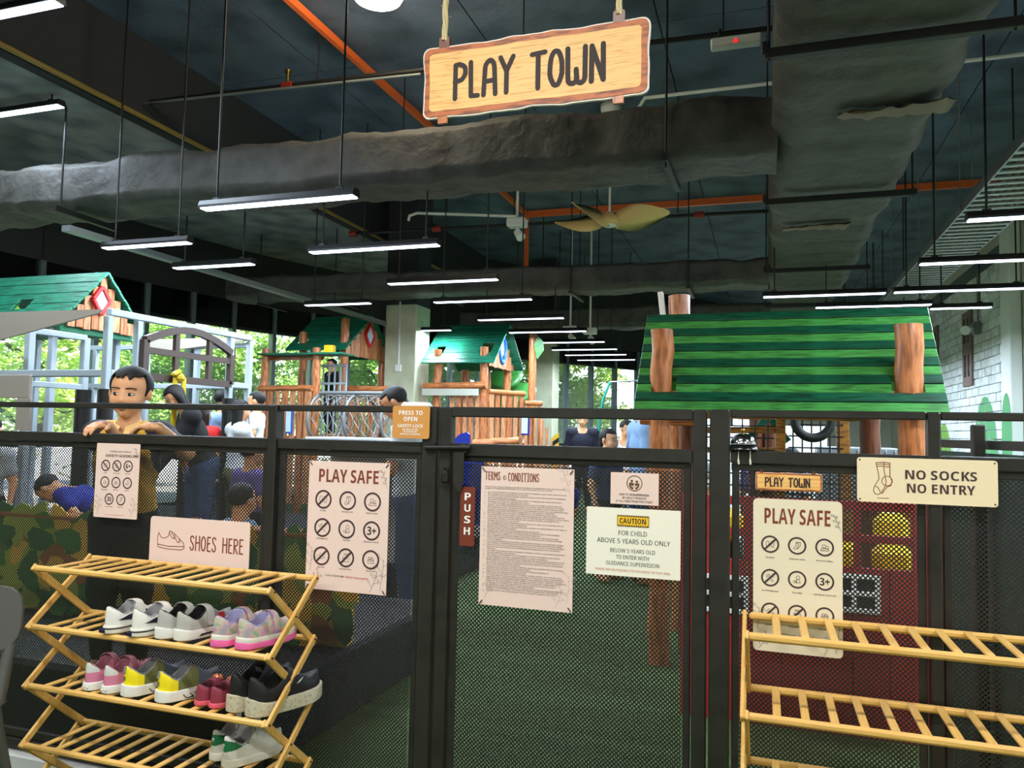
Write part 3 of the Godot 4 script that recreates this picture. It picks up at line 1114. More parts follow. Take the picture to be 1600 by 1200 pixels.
	# sprinkler and service pipes
	rod("service_pipe", [Vector3(-5.6, 4.4, -3.4), Vector3(0.1, 4.4, -3.62)], 0.022, M.black_metal, "black pipe hung along the branch duct and past the hanging sign", "pipe")
	rod("service_pipe", [Vector3(-5.6, 4.36, -3.33), Vector3(-2.8, 4.36, -3.5)], 0.012, M.grey_metal, "thin grey conduit running just below the black pipe", "pipe")
	for q in [[-4.1, -3.45], [-0.92, -3.6]]:
		var sp := thing("sprinkler_head", "small brass sprinkler head on red fitting of the black pipe", "sprinkler", Vector3(q[0], 4.4, q[1]), 0.0, "sprinkler heads on the black pipe")
		obj("fitting", B.new().tube([Vector3(-0.05, 0, 0), Vector3(0.05, 0, 0)], 0.032, 10), M.red_pipe, sp)
		obj("head", B.new().tube([Vector3(0, 0.02, 0), Vector3(0, 0.1, 0), Vector3(0, 0.12, 0), Vector3(0, 0.14, 0)], [0.014, 0.014, 0.03, 0.03], 8), M.brass, sp)
	rod("service_pipe", [Vector3(-5.35, 3.98, -6.85), Vector3(0.1, 3.98, -7.1)], 0.022, M.black_metal, "black sprinkler pipe with an open end behind the fan", "pipe")
	rod("service_pipe", [Vector3(-5.42, 3.98, -6.85), Vector3(-5.32, 3.98, -6.85)], 0.045, M.red_pipe, "red end fitting of the sprinkler pipe behind the fan", "pipe")
	for px in [688.0, 1092.0]:
		var pz := az(px, 345.0, -7.0)
		var p := Vector3(pz.x, 3.98, lerpf(-6.85, -7.1, (pz.x + 5.35) / 5.45))
		rod("service_pipe", [p - Vector3(0.06, 0, 0), p + Vector3(0.06, 0, 0)], 0.04, M.red_pipe, "short red sleeve on the sprinkler pipe behind the fan", "pipe", "red sleeves of the rear sprinkler pipe")
	for x in [-4.6, -3.1, -2.0, -1.0]:
		rod("pipe_hanger", [Vector3(x, 3.98, -7.0), Vector3(x, CEIL, -7.0)], 0.007, M.black_metal, "thin black rod holding the sprinkler pipe behind the fan", "bracket", "hangers of the rear sprinkler pipe")
	for x in [-3.85, -1.9, -0.3]:
		rod("pipe_hanger", [Vector3(x, 4.4, -3.55), Vector3(x, CEIL, -3.55)], 0.007, M.black_metal, "thin black rod holding the pipe above the branch duct", "bracket", "hangers of the front pipe")
	var ob := B.new()
	ob.bar(Vector3(-3.85, 4.93, 0.5), Vector3(-3.77, 4.93, -9.65), 0.05, 0.07)
	one("orange_channel", ob, M.orange_pipe, "orange steel channel running along the ceiling away from the fence", "channel")
	var oc := B.new()
	oc.bar(Vector3(-3.75, 4.93, -9.7), Vector3(3.2, 4.93, -9.75), 0.05, 0.1)
	one("orange_channel", oc, M.orange_pipe, "orange steel channel crossing the ceiling behind the fan", "channel")
	one("orange_channel", B.new().bar(Vector3(-3.77, 4.9, -9.72), Vector3(-3.77, 3.55, -9.72), 0.06, 0.06), M.orange_pipe, "upright orange channel dropping from the ceiling corner to the duct", "channel")
	rod("edge_pipe", [Vector3(-5.6, 4.22, 2.0), Vector3(-5.6, 4.22, -12.5)], 0.025, M.ochre_pipe, "ochre pipe along the lower edge of the dark ceiling beam", "pipe")
	rod("white_conduit", [Vector3(-1.6, 4.84, -5.9), Vector3(-1.35, 4.84, -5.9), Vector3(-1.2, 4.86, -5.6), Vector3(3.1, 4.86, -5.6)], 0.02, M.white_plastic, "white conduit on the ceiling leading to the fan mount", "conduit")
	rod("white_conduit", [az(638, 345, -6.9), az(640, 337, -6.9), az(652, 333, -6.9), az(806, 338, -6.9)], 0.02, M.white_plastic, "white conduit bent down at one end beside the ceiling spotlight", "conduit")
	# grey channel that carries the short lights
	one("light_channel", B.new().bar(Vector3(-5.42, 2.9, -2.4), Vector3(-5.47, 2.9, -9.0), 0.09, 0.05), M.grey_metal, "pale grey metal channel joining the short lights near the glazing", "channel")
	# ceiling fan
	var fp := Vector3(-1.64, 3.66, -6.0)
	var fan := thing("ceiling_fan", "ceiling fan with three curved pale gold blades on a white rod", "ceiling fan", fp)
	obj("canopy", B.new().lathe([Vector2(0.03, 1.18), Vector2(0.075, 1.2), Vector2(0.115, 1.28), Vector2(0.12, 1.34), Vector2(0.0, 1.34)], 24), M.white_plastic, fan)
	obj("down_rod", B.new().tube([Vector3(0, 0.1, 0), Vector3(0, 1.25, 0)], 0.014, 10), M.white_plastic, fan)
	obj("motor", B.new().lathe([Vector2(0.0, -0.035), Vector2(0.08, -0.03), Vector2(0.115, 0.01), Vector2(0.09, 0.07), Vector2(0.03, 0.12), Vector2(0.0, 0.12)], 24), M.fan_blade, fan)
	obj("light_cover", B.new().lathe([Vector2(0.0, -0.05), Vector2(0.06, -0.047), Vector2(0.078, -0.03)], 24), M.white_plastic, fan)
	for ang in [3.05, 0.05, -1.95]:
		var rings := []
		for i in 13:
			var t := i / 12.0
			var r := lerpf(0.06, 0.66, t)
			var w := 0.045 + 0.11 * sin(PI * minf(1.0, t * 0.9 + 0.12)) if t < 0.98 else 0.02
			var tw := lerpf(1.15, 0.5, t)
			var ring := PackedVector3Array()
			for q in [[-1.0, 0.0], [0.0, -0.35], [1.0, 0.0], [0.0, 0.3]]:
				var y: float = q[0] * w * sin(tw) + q[1] * 0.03 + 0.02 + 0.05 * t * t
				ring.append(Vector3(r, y, q[0] * w * cos(tw) + 0.05 * sin(t * 2.5)))
			rings.append(ring)
		var bl := obj("blade", loft(rings), M.fan_blade, fan)
		bl.rotation.y = ang
	# spotlights hanging on rods
	for q in [[808.0, 352.0, -6.6, "white spotlight on a rod beside the ceiling fan"], [891.0, 517.0, -10.8, "white spotlight over the rear hall, beside its twin"], [922.0, 520.0, -10.8, "white spotlight over the rear hall, beside its twin"]]:
		var p := az(q[0], q[1], q[2])
		var s := thing("spotlight", q[3], "spotlight", p, 0.0, "rear spotlights" if q[0] > 850 else "")
		obj("stem", B.new().tube([Vector3(0, 0.05, 0), Vector3(0, CEIL - p.y, 0)], 0.018, 8), M.white_plastic, s)
		obj("junction_box", B.new().box(Vector3(0, 0.03, 0), Vector3(0.24, 0.11, 0.16), Basis(), 0.015), M.white_plastic, s)
		obj("swivel", B.new().tube([Vector3(0, -0.02, 0), Vector3(0.02, -0.09, 0.01)], 0.02, 8), M.white_plastic, s)
		obj("lamp_head", B.new().tube([Vector3(0.0, -0.08, 0.0), Vector3(0.07, -0.17, 0.05)], [0.045, 0.06], 12), M.white_plastic, s)
	var ws := thing("spotlight", "white spotlight on a conduit at the brick wall", "spotlight", ax(1525, 513, 3.18))
	obj("junction_box", B.new().box(Vector3.ZERO, Vector3(0.1, 0.2, 0.16), Basis(), 0.01), M.grey_metal, ws)
	obj("lamp_head", B.new().tube([Vector3(-0.08, 0.0, 0.02), Vector3(-0.2, -0.06, 0.22)], [0.05, 0.075], 12), M.white_plastic, ws)
	obj("conduit", B.new().tube([Vector3(0.03, 0.1, 0), Vector3(0.03, 1.6, 0)], 0.015, 8), M.grey_metal, ws)
	# emergency light under the pipe
	var em := thing("emergency_light", "white box light with red indicator below the black pipe", "emergency light", az(1150, 66, -3.55))
	obj("case", B.new().box(Vector3.ZERO, Vector3(0.37, 0.075, 0.09), Basis(), 0.012), M.white_plastic, em)
	obj("red_indicator_light", B.new().lathe([Vector2(0.0, -0.0), Vector2(0.014, 0.004), Vector2(0.016, 0.012)], 12, Transform3D(Basis(Vector3.RIGHT, -PI / 2), Vector3(0, -0.01, 0.055))), M.red_led, em)
	obj("bracket", B.new().tube([Vector3(-0.12, 0.03, 0), Vector3(-0.12, 0.12, 0)], 0.012, 6), M.black_metal, em)
	# cable tray by the side wall, with a bundle in it
	var tray := thing("cable_tray", "galvanized perforated cable tray sloping away along the brick wall", "cable tray", Vector3(2.0, 3.45, -7.0))
	for s in [-1, 1]:
		obj("side_rail", B.new().box(Vector3(s * 0.26, 0.03, 0), Vector3(0.015, 0.1, 9.0), Basis(), 0.003), M.galvanized, tray)
	for i in 60:
		obj("rung", B.new().box(Vector3(0, -0.015, -4.4 + 0.15 * i), Vector3(0.52, 0.012, 0.06)), M.galvanized, tray)
	var cb := thing("cable_bundle", "brown bundle of cables lying in the cable tray", "cable", Vector3(2.0, 3.45, -7.0))
	var br := B.new()
	for i in 5:
		br.tube([Vector3(-0.14 + 0.06 * i, 0.035, 4.3), Vector3(-0.12 + 0.06 * i, 0.035, 0), Vector3(-0.14 + 0.06 * i, 0.035, -4.3)], 0.026, 8)
	cb.add_child(obj_mesh("cables", br, M.duct_tape))
	for z in [-3.6, -5.6, -7.6, -9.6]:
		for x in [1.72, 2.28]:
			rod("tray_hanger", [Vector3(x, 3.44, z), Vector3(x, CEIL, z)], 0.008, M.galvanized, "thin steel rod holding the cable tray", "bracket", "hangers of the cable tray")

func obj_mesh(called: String, b: B, m: Material) -> MeshInstance3D:
	var o := MeshInstance3D.new()
	o.name = called
	o.mesh = b.mesh()
	o.material_override = m
	return o

const FRONT := 4.5

func perforated(x0: float, x1: float, y0: float, y1: float) -> B:      # a sheet with round holes set in a 45 degree grid
	var b := B.new()
	var a := 0.0128
	var r := 0.0031
	var h := a / 2
	var nx := int((x1 - x0) / a)
	var ny := int((y1 - y0) / h)
	var inn := PackedVector3Array()
	for k in 8:
		inn.append(Vector3(cos(PI / 4 * k), sin(PI / 4 * k), 0) * r)
	var pat := PackedVector3Array([Vector3(h, 0, 0), Vector3(0, h, 0), Vector3(-h, 0, 0), Vector3(0, -h, 0)])
	pat.append_array(inn)
	var idx := PackedInt32Array()
	for c in 4:                                                # corner c lies over hole point 2c
		var i0 := 4 + (2 * c + 7) % 8
		var i1 := 4 + 2 * c
		var i2 := 4 + (2 * c + 1) % 8
		idx.append_array(PackedInt32Array([c, i1, i2, c, i0, i1, c, i2, (c + 1) % 4]))
	var nn := PackedVector3Array()
	var uu := PackedVector2Array()
	for k in 12:
		nn.append(Vector3.BACK)
		uu.append(Vector2.ZERO)
	for j in range(1, ny):
		for i in nx:
			var c := Vector3(x0 + h + i * a + (h if j % 2 else 0.0), y0 + j * h, 0)
			if c.x + h > x1:
				continue
			var s := b.v.size()
			for p in pat:
				b.v.append(p + c)
			b.n.append_array(nn)
			b.uv.append_array(uu)
			for k in idx:
				b.ix.append(s + k)
	return b

func fence_panel(called: String, label: String, x0: float, x1: float, category := "fence") -> Node3D:
	var o := thing(called, label, category, Vector3(x0, 0, 0))
	var W := x1 - x0
	obj("top_rail", B.new().box(Vector3(W / 2, 1.391, 0), Vector3(W, 0.022, 0.026), Basis(), 0.003), M.fence_paint, o)
	obj("middle_rail", B.new().box(Vector3(W / 2, 1.267, 0), Vector3(W, 0.036, 0.034), Basis(), 0.003), M.fence_paint, o)
	var fr := B.new()
	fr.box(Vector3(W / 2, 1.238, -0.004), Vector3(W - 0.004, 0.02, 0.02), Basis(), 0.002)
	fr.box(Vector3(W / 2, 0.12, -0.004), Vector3(W - 0.004, 0.03, 0.02), Basis(), 0.002)
	fr.box(Vector3(0.014, 0.68, -0.004), Vector3(0.02, 1.1, 0.02), Basis(), 0.002)
	fr.box(Vector3(W - 0.014, 0.68, -0.004), Vector3(0.02, 1.1, 0.02), Basis(), 0.002)
	obj("mesh_frame", fr, M.fence_paint, o)
	obj("bottom_rail", B.new().box(Vector3(W / 2, 0.085, 0), Vector3(W, 0.035, 0.034), Basis(), 0.003), M.fence_paint, o)
	obj("perforated_sheet", perforated(0.02, W - 0.02, 0.13, 1.232), M.mesh_black, o)
	return o

func build_fence() -> void:
	for q in [[-1.632, 0.036, "black fence post between the toddler mesh and the gate side mesh"], [-1.033, 0.05, "black gate post beside the tan button plaque"], [-0.122, 0.056, "wide black gate post beside the call bell"], [0.428, 0.03, "black fence post behind the no socks plate"], [-3.62, 0.036, "black fence post at the far end by the glazing"]]:
		one("fence_post", B.new().box(Vector3(q[0], 0.7, 0), Vector3(q[1], 1.402, 0.05), Basis(), 0.004), M.fence_paint, q[2], "fence post")
	fence_panel("perforated_fence", "black perforated fence panel with the shoes here sign", -3.6, -1.652)
	fence_panel("perforated_fence", "narrow black perforated fence panel with the pinned play safe poster", -1.612, -1.06)
	fence_panel("perforated_fence", "black perforated fence panel below the call bell", -0.092, 0.412)
	fence_panel("perforated_fence", "black perforated fence panel beyond the no socks plate", 0.445, 1.75)
	one("fence_post", B.new().box(Vector3(1.77, 0.7, 0), Vector3(0.036, 1.402, 0.05), Basis(), 0.004), M.fence_paint, "black fence post at the end by the brick wall side", "fence post")
	# the gate
	var g := thing("mesh_gate", "black perforated metal gate with the terms sheet", "gate", Vector3(-0.998, 0, 0))
	var W := 0.84
	obj("frame_stile", B.new().box(Vector3(0.02, 0.72, 0), Vector3(0.04, 1.36, 0.036), Basis(), 0.003), M.fence_paint, g)
	obj("frame_stile", B.new().box(Vector3(W - 0.02, 0.72, 0), Vector3(0.04, 1.36, 0.036), Basis(), 0.003), M.fence_paint, g)
	obj("top_rail", B.new().box(Vector3(W / 2, 1.385, 0), Vector3(W - 0.08, 0.032, 0.036), Basis(), 0.003), M.fence_paint, g)
	obj("middle_rail", B.new().box(Vector3(W / 2, 1.264, 0), Vector3(W - 0.08, 0.04, 0.036), Basis(), 0.003), M.fence_paint, g)
	obj("bottom_rail", B.new().box(Vector3(W / 2, 0.06, 0), Vector3(W - 0.08, 0.04, 0.036), Basis(), 0.003), M.fence_paint, g)
	var fr := B.new()
	fr.box(Vector3(0.055, 0.66, -0.006), Vector3(0.02, 1.16, 0.02), Basis(), 0.002)
	fr.box(Vector3(W - 0.055, 0.66, -0.006), Vector3(0.02, 1.16, 0.02), Basis(), 0.002)
	fr.box(Vector3(W / 2, 1.235, -0.006), Vector3(W - 0.1, 0.018, 0.02), Basis(), 0.002)
	obj("mesh_frame", fr, M.fence_paint, g)
	obj("perforated_sheet", perforated(0.06, W - 0.06, 0.08, 1.23), M.mesh_black, g)
	obj("bolt", B.new().tube([Vector3(-0.04, 1.268, 0.034), Vector3(0.115, 1.272, 0.034)], 0.009, 12), M.black_metal, g)
	var hs := B.new()
	hs.box(Vector3(0.075, 1.268, 0.024), Vector3(0.05, 0.034, 0.014), Basis(), 0.003)
	hs.box(Vector3(-0.025, 1.268, 0.024), Vector3(0.03, 0.034, 0.014), Basis(), 0.003)
	obj("bolt_bracket", hs, M.black_metal, g)
	obj("hasp_plate", B.new().prism(PackedVector2Array([Vector2(-0.018, 0.0), Vector2(-0.018, -0.09), Vector2(-0.008, -0.12), Vector2(0.008, -0.12), Vector2(0.018, -0.09), Vector2(0.018, 0.0)]), 0.0, 0.003, Transform3D(Basis(), Vector3(0.075, 1.255, 0.03))), M.fence_paint, g)
	var lk := B.new()
	lk.box(Vector3(0.028, 1.175, 0.028), Vector3(0.022, 0.035, 0.02), Basis(), 0.004)
	lk.ring(Vector3(0.028, 1.2, 0.028), Vector3.BACK, 0.008, 0.003, 14, 6)
	obj("lock", lk, M.black_metal, g)
	# hotel bell tied to the rail
	var bp := az(1161, 704, 0.0)
	var bell := thing("call_bell", "chrome call bell tied to the middle rail with white zip ties", "call bell", Vector3(bp.x, 1.285, 0.0))
	obj("base", B.new().lathe([Vector2(0.0, 0.0), Vector2(0.04, 0.0), Vector2(0.042, 0.004), Vector2(0.034, 0.018), Vector2(0.0, 0.018)], 28), M.chrome_dark, bell)
	obj("dome", B.new().lathe([Vector2(0.035, 0.019), Vector2(0.034, 0.026), Vector2(0.03, 0.036), Vector2(0.022, 0.044), Vector2(0.01, 0.049), Vector2(0.0, 0.05)], 28), M.chrome, bell)
	obj("plunger", B.new().lathe([Vector2(0.0035, 0.049), Vector2(0.0035, 0.056), Vector2(0.0055, 0.058), Vector2(0.0045, 0.063), Vector2(0.0, 0.064)], 12), M.brass, bell)
	for s in [-0.012, 0.02]:
		obj("zip_tie", B.new().tube([Vector3(s, 0.0, 0.022), Vector3(s, -0.02, 0.024), Vector3(s, -0.028, 0.024), Vector3(s + 0.001, -0.038, 0.022)], [0.0014, 0.0014, 0.0032, 0.0028], 6).tube([Vector3(s, 0.005, -0.02), Vector3(s, 0.006, 0.022)], 0.0018, 6), M.zip_white, bell)
	# a lower dark partition that runs into the hall
	var p1 := az(1462, 682, -1.15)
	var p2 := az(1625, 700, -0.3)
	var pd := Vector3(p2.x - p1.x, 0, p2.z - p1.z)
	var pu := pd.normalized()
	var pb := Basis(pu, Vector3.UP, pu.cross(Vector3.UP))
	var mid := Vector3((p1.x + p2.x) / 2, 0, (p1.z + p2.z) / 2)
	var ph := (p1.y + p2.y) / 2
	var pt := thing("low_partition", "dark green low partition with a black rail behind the no socks plate", "partition", Vector3.ZERO)
	obj("panel", B.new().box(mid + Vector3(0, ph / 2 - 0.02, 0), Vector3(pd.length(), ph - 0.04, 0.02), pb, 0.003), M.panel_green, pt)
	obj("rail", B.new().box(mid + Vector3(0, ph - 0.012, 0), Vector3(pd.length(), 0.03, 0.035), pb, 0.003), M.fence_paint, pt)
	var pp := az(1528, 690, (p1.z + p2.z) / 2 + 0.12)
	obj("post", B.new().box(Vector3(pp.x, 0.69, pp.z), Vector3(0.036, 1.38, 0.036), pb, 0.004), M.fence_paint, pt)

# ---------------------------------------------------------------- print
func sans(bold: bool) -> SystemFont:
	var key := "bold" if bold else "plain"
	if not TEX.has("font_" + key):
		var f := SystemFont.new()
		f.font_names = PackedStringArray(["Droid Sans"])
		f.font_weight = 700 if bold else 400
		TEX["font_" + key] = f
	return TEX["font_" + key]

func letter(b: B, text: String, c: Vector2, cap: float, width := 0.0, bold := false, align := 0, z := 0.0009) -> void:   # cap: height of a capital; align -1 from the left edge, 0 centred
	var t := TextMesh.new()
	t.text = text
	t.font = sans(bold)
	t.font_size = 32
	t.pixel_size = 0.01
	t.depth = 0.002
	t.curve_step = 4.0 if cap > 0.012 else 10.0
	var bx := t.get_aabb()
	if bx.size.x <= 0.0:
		return
	var sy := cap / (32 * 0.714 * 0.01)
	var sx := sy if width <= 0.0 else width / bx.size.x
	var mid := bx.position + bx.size * 0.5
	var ox: float = c.x - mid.x * sx if align == 0 else c.x - bx.position.x * sx
	b.add_mesh(t, Transform3D(Basis.from_scale(Vector3(sx, sy, 0.1)), Vector3(ox, c.y - mid.y * sy if text.to_upper() == text else c.y - mid.y * sy, z)))

# a tall hand-drawn alphabet of pen strokes, each letter 1 high
func pen(ch: String) -> Array:
	var arc := func(cx: float, cy: float, rx: float, ry: float, a0: float, a1: float) -> Array:
		var p := []
		for i in 11:
			var t := lerpf(a0, a1, i / 10.0)
			p.append(Vector2(cx + rx * cos(t), cy + ry * sin(t)))
		return p
	match ch:
		"P": return [0.34, [[Vector2(0.03, 0), Vector2(0.03, 0.97)], [Vector2(0.03, 0.97)] + arc.call(0.14, 0.74, 0.2, 0.24, PI / 2, -PI / 2) + [Vector2(0.03, 0.48)]]]
		"L": return [0.28, [[Vector2(0.03, 1), Vector2(0.04, 0.02), Vector2(0.26, 0.02)]]]
		"A": return [0.38, [[Vector2(0.02, 0), Vector2(0.05, 0.7)] + arc.call(0.19, 0.72, 0.14, 0.26, PI, 0.0) + [Vector2(0.36, 0)], [Vector2(0.04, 0.38), Vector2(0.35, 0.4)]]]
		"Y": return [0.36, [[Vector2(0, 1), Vector2(0.18, 0.6), Vector2(0.36, 1)], [Vector2(0.18, 0.6), Vector2(0.17, 0)]]]
		"T": return [0.38, [[Vector2(0, 0.97), Vector2(0.38, 0.99)], [Vector2(0.19, 0.97), Vector2(0.18, 0)]]]
		"O": return [0.36, [arc.call(0.18, 0.5, 0.17, 0.48, PI / 2, PI * 1.5) + arc.call(0.18, 0.5, 0.17, 0.48, -PI / 2, PI / 2)]]
		"W": return [0.52, [[Vector2(0.02, 1), Vector2(0.03, 0.25)] + arc.call(0.15, 0.14, 0.12, 0.13, PI, TAU) + [Vector2(0.26, 0.4), Vector2(0.27, 0.14)] + arc.call(0.38, 0.14, 0.11, 0.13, PI, TAU) + [Vector2(0.5, 1)]]]
		"N": return [0.36, [[Vector2(0.02, 0), Vector2(0.03, 0.98), Vector2(0.34, 0.02), Vector2(0.34, 1)]]]
		"S": return [0.3, [[Vector2(0.27, 0.86)] + arc.call(0.15, 0.8, 0.13, 0.18, 0.6, PI) + [Vector2(0.06, 0.62), Vector2(0.24, 0.4)] + arc.call(0.14, 0.2, 0.13, 0.19, 0.3, -PI)]]
		"H": return [0.34, [[Vector2(0.02, 0), Vector2(0.03, 1)], [Vector2(0.33, 0), Vector2(0.32, 1)], [Vector2(0.02, 0.52), Vector2(0.33, 0.56)]]]
		"E": return [0.28, [[Vector2(0.26, 0.98), Vector2(0.03, 0.97), Vector2(0.03, 0.03), Vector2(0.27, 0.01)], [Vector2(0.03, 0.52), Vector2(0.22, 0.55)]]]
		"R": return [0.32, [[Vector2(0.03, 0), Vector2(0.03, 0.97)] + arc.call(0.14, 0.75, 0.16, 0.22, PI / 2, -PI / 2) + [Vector2(0.05, 0.52), Vector2(0.3, 0)]]]
		"M": return [0.46, [[Vector2(0.02, 0), Vector2(0.05, 0.98), Vector2(0.23, 0.4), Vector2(0.41, 0.98), Vector2(0.44, 0)]]]
		"C": return [0.3, [[Vector2(0.28, 0.82)] + arc.call(0.17, 0.5, 0.15, 0.48, 1.0, TAU - 1.0)]]
		"D": return [0.34, [[Vector2(0.03, 0.02), Vector2(0.03, 0.98)] + arc.call(0.08, 0.5, 0.24, 0.47, PI / 2, -PI / 2) + [Vector2(0.03, 0.02)]]]
		"I": return [0.2, [[Vector2(0.1, 0), Vector2(0.1, 1)], [Vector2(0, 0.99), Vector2(0.2, 0.99)], [Vector2(0, 0.01), Vector2(0.2, 0.01)]]]
		"&": return [0.3, [[Vector2(0.27, 0.62)] + arc.call(0.15, 0.58, 0.12, 0.14, 0.6, PI * 1.4) + arc.call(0.14, 0.22, 0.13, 0.2, PI * 0.6, PI * 1.9) + [Vector2(0.27, 0.36)]]]
	return [0.28, []]

func hand_letter(b: B, text: String, left: Vector2, h: float, width: float, pen_w: float, z := 0.001, jitter := 0.0) -> void:
	var total := 0.0
	var gap := 0.13
	for ch in text:
		total += pen(ch)[0] + gap
	total -= gap
	var sx := width / total
	var x := left.x
	var rng := RandomNumberGenerator.new()
	rng.seed = text.length()
	for ch in text:
		var g := pen(ch)
		for line in g[1]:
			var pts := []
			for p in line:
				pts.append(Vector2(x + p.x * sx, left.y + p.y * h) + Vector2(rng.randf_range(-1, 1), rng.randf_range(-1, 1)) * jitter)
			b.stroke(pts, pen_w, z)
		x += (g[0] + gap) * sx

# a poster given by its four corner pixels on the plane z
func sheet_at(tl: Vector2, br: Vector2, z: float) -> Array:
	var a := az(tl.x, tl.y, z)
	var c := az(br.x, br.y, z)
	return [Vector3((a.x + c.x) / 2, (a.y + c.y) / 2, z), c.x - a.x, a.y - c.y]

func board(o: Node3D, w: float, h: float, m: Material, r := 0.004, th := 0.0012, called := "sheet") -> void:
	obj(called, B.new().prism(rounded(w, h, r, 4), -th, 0.0004), m, o)

func corner_ties(o: Node3D, w: float, h: float) -> void:
	for q in [[-1, 1], [1, 1], [-1, -1], [1, -1]]:
		var c := Vector2(q[0] * (w / 2 - 0.004), q[1] * (h / 2 - 0.003))
		obj("corner_tie", B.new().tube([Vector3(c.x, c.y, 0.0025), Vector3(c.x - q[0] * 0.009, c.y - q[1] * 0.012, 0.0025)], 0.0016, 6), M.zip_black, o)

func sprig(b: B, base: Vector2, dir: float, L: float, w: float, berries := true) -> void:       # a drawn twig
	var d := Vector2.from_angle(dir)
	var s := d.orthogonal()
	b.stroke([base, base + d * L * 0.5 + s * L * 0.04, base + d * L], w, 0.0009, false)
	for i in 5:
		var p := base + d * L * (0.25 + 0.17 * i)
		var sg := 1.0 if i % 2 else -1.0
		var q := p + (d * 0.8 + s * sg) * L * 0.17
		if berries:
			b.stroke([p, q], w, 0.0009, false)
			b.hoop(q + (q - p).normalized() * L * 0.06, L * 0.045, L * 0.045 + w, 0.0009, 10)
		else:
			var o := (q - p).orthogonal() * 0.28
			b.stroke([p, (p + q) / 2 + o, q, (p + q) / 2 - o, p], w, 0.0009, false)

func icon(b: B, kind: int, c: Vector2, r: float, w: float) -> void:                             # the small line drawings inside the circles
	var P := func(list: Array) -> Array:
		var out := []
		for i in range(0, list.size(), 2):
			out.append(c + Vector2(list[i], list[i + 1]) * r)
		return out
	match kind:
		0:      # shoes
			b.stroke(P.call([-0.5, -0.3, -0.55, 0.2, -0.35, 0.45, -0.15, 0.35, -0.12, -0.1, -0.2, -0.35, -0.5, -0.3]), w)
			b.stroke(P.call([0.15, 0.4, 0.4, 0.35, 0.5, -0.1, 0.4, -0.4, 0.15, -0.35, 0.12, 0.0, 0.15, 0.4]), w)
		1:      # socks
			b.stroke(P.call([-0.15, 0.5, -0.12, 0.0, -0.45, -0.3, -0.35, -0.5, -0.05, -0.4, 0.15, -0.05, 0.18, 0.5, -0.15, 0.5]), w)
			b.stroke(P.call([0.2, 0.5, 0.42, 0.5, 0.42, 0.05, 0.1, -0.35, -0.05, -0.42]), w)
			b.stroke(P.call([-0.15, 0.35, 0.18, 0.35]), w)
		2:      # children hugging
			b.hoop(c + Vector2(-0.08, 0.18) * r, r * 0.2, r * 0.2 + w, 0.0009, 14)
			b.hoop(c + Vector2(0.3, 0.02) * r, r * 0.16, r * 0.16 + w, 0.0009, 14)
			b.stroke(P.call([-0.5, -0.4, -0.35, -0.1, 0.1, -0.15, 0.5, -0.2, 0.5, -0.42, -0.5, -0.42]), w)
		3:      # throwing blocks
			b.stroke(P.call([-0.5, 0.25, -0.15, 0.5, -0.05, 0.3, -0.4, 0.05, -0.5, 0.25]), w)
			b.stroke(P.call([0.2, -0.15, 0.45, -0.45]), w)
			b.stroke(P.call([0.05, -0.25, 0.35, -0.55]), w)
			b.stroke(P.call([0.2, 0.3, 0.5, 0.1]), w)
		4:      # child playing
			b.hoop(c + Vector2(0.12, 0.28) * r, r * 0.22, r * 0.22 + w, 0.0009, 14)
			b.stroke(P.call([-0.05, 0.05, -0.1, -0.4, 0.4, -0.4, 0.35, -0.15, 0.2, 0.02]), w)
			b.stroke(P.call([-0.45, -0.42, -0.45, -0.15, -0.15, -0.15, -0.15, -0.42, -0.45, -0.42]), w)
		5:      # smoke
			b.stroke(P.call([-0.6, 0.05, -0.3, 0.1, -0.25, 0.3, -0.05, 0.35]), w)
			b.stroke(P.call([-0.2, 0.0, 0.2, 0.1, 0.3, -0.25, 0.55, -0.2]), w)
			b.stroke(P.call([-0.5, -0.3, -0.2, -0.2, 0.1, -0.4]), w)
		6:      # food and drink
			b.stroke(P.call([-0.25, 0.5, 0.3, 0.5, 0.3, 0.35, -0.25, 0.35, -0.25, 0.5]), w)
			b.stroke(P.call([-0.45, 0.05, 0.15, 0.05, 0.15, -0.1, -0.45, -0.1, -0.45, 0.05]), w)
			b.stroke(P.call([-0.3, -0.1, -0.3, -0.5, 0.45, -0.5, 0.45, -0.05, 0.15, 0.05]), w)
		7:      # toys in a box
			b.stroke(P.call([-0.4, 0.0, 0.4, 0.0, 0.4, -0.42, -0.4, -0.42, -0.4, 0.0]), w)
			b.stroke(P.call([-0.4, -0.15, 0.4, -0.15]), w)
			b.hoop(c + Vector2(-0.2, 0.17) * r, r * 0.14, r * 0.14 + w, 0.0009, 12)
			b.stroke(P.call([0.0, 0.05, 0.15, 0.35, 0.35, 0.2, 0.3, 0.02]), w)

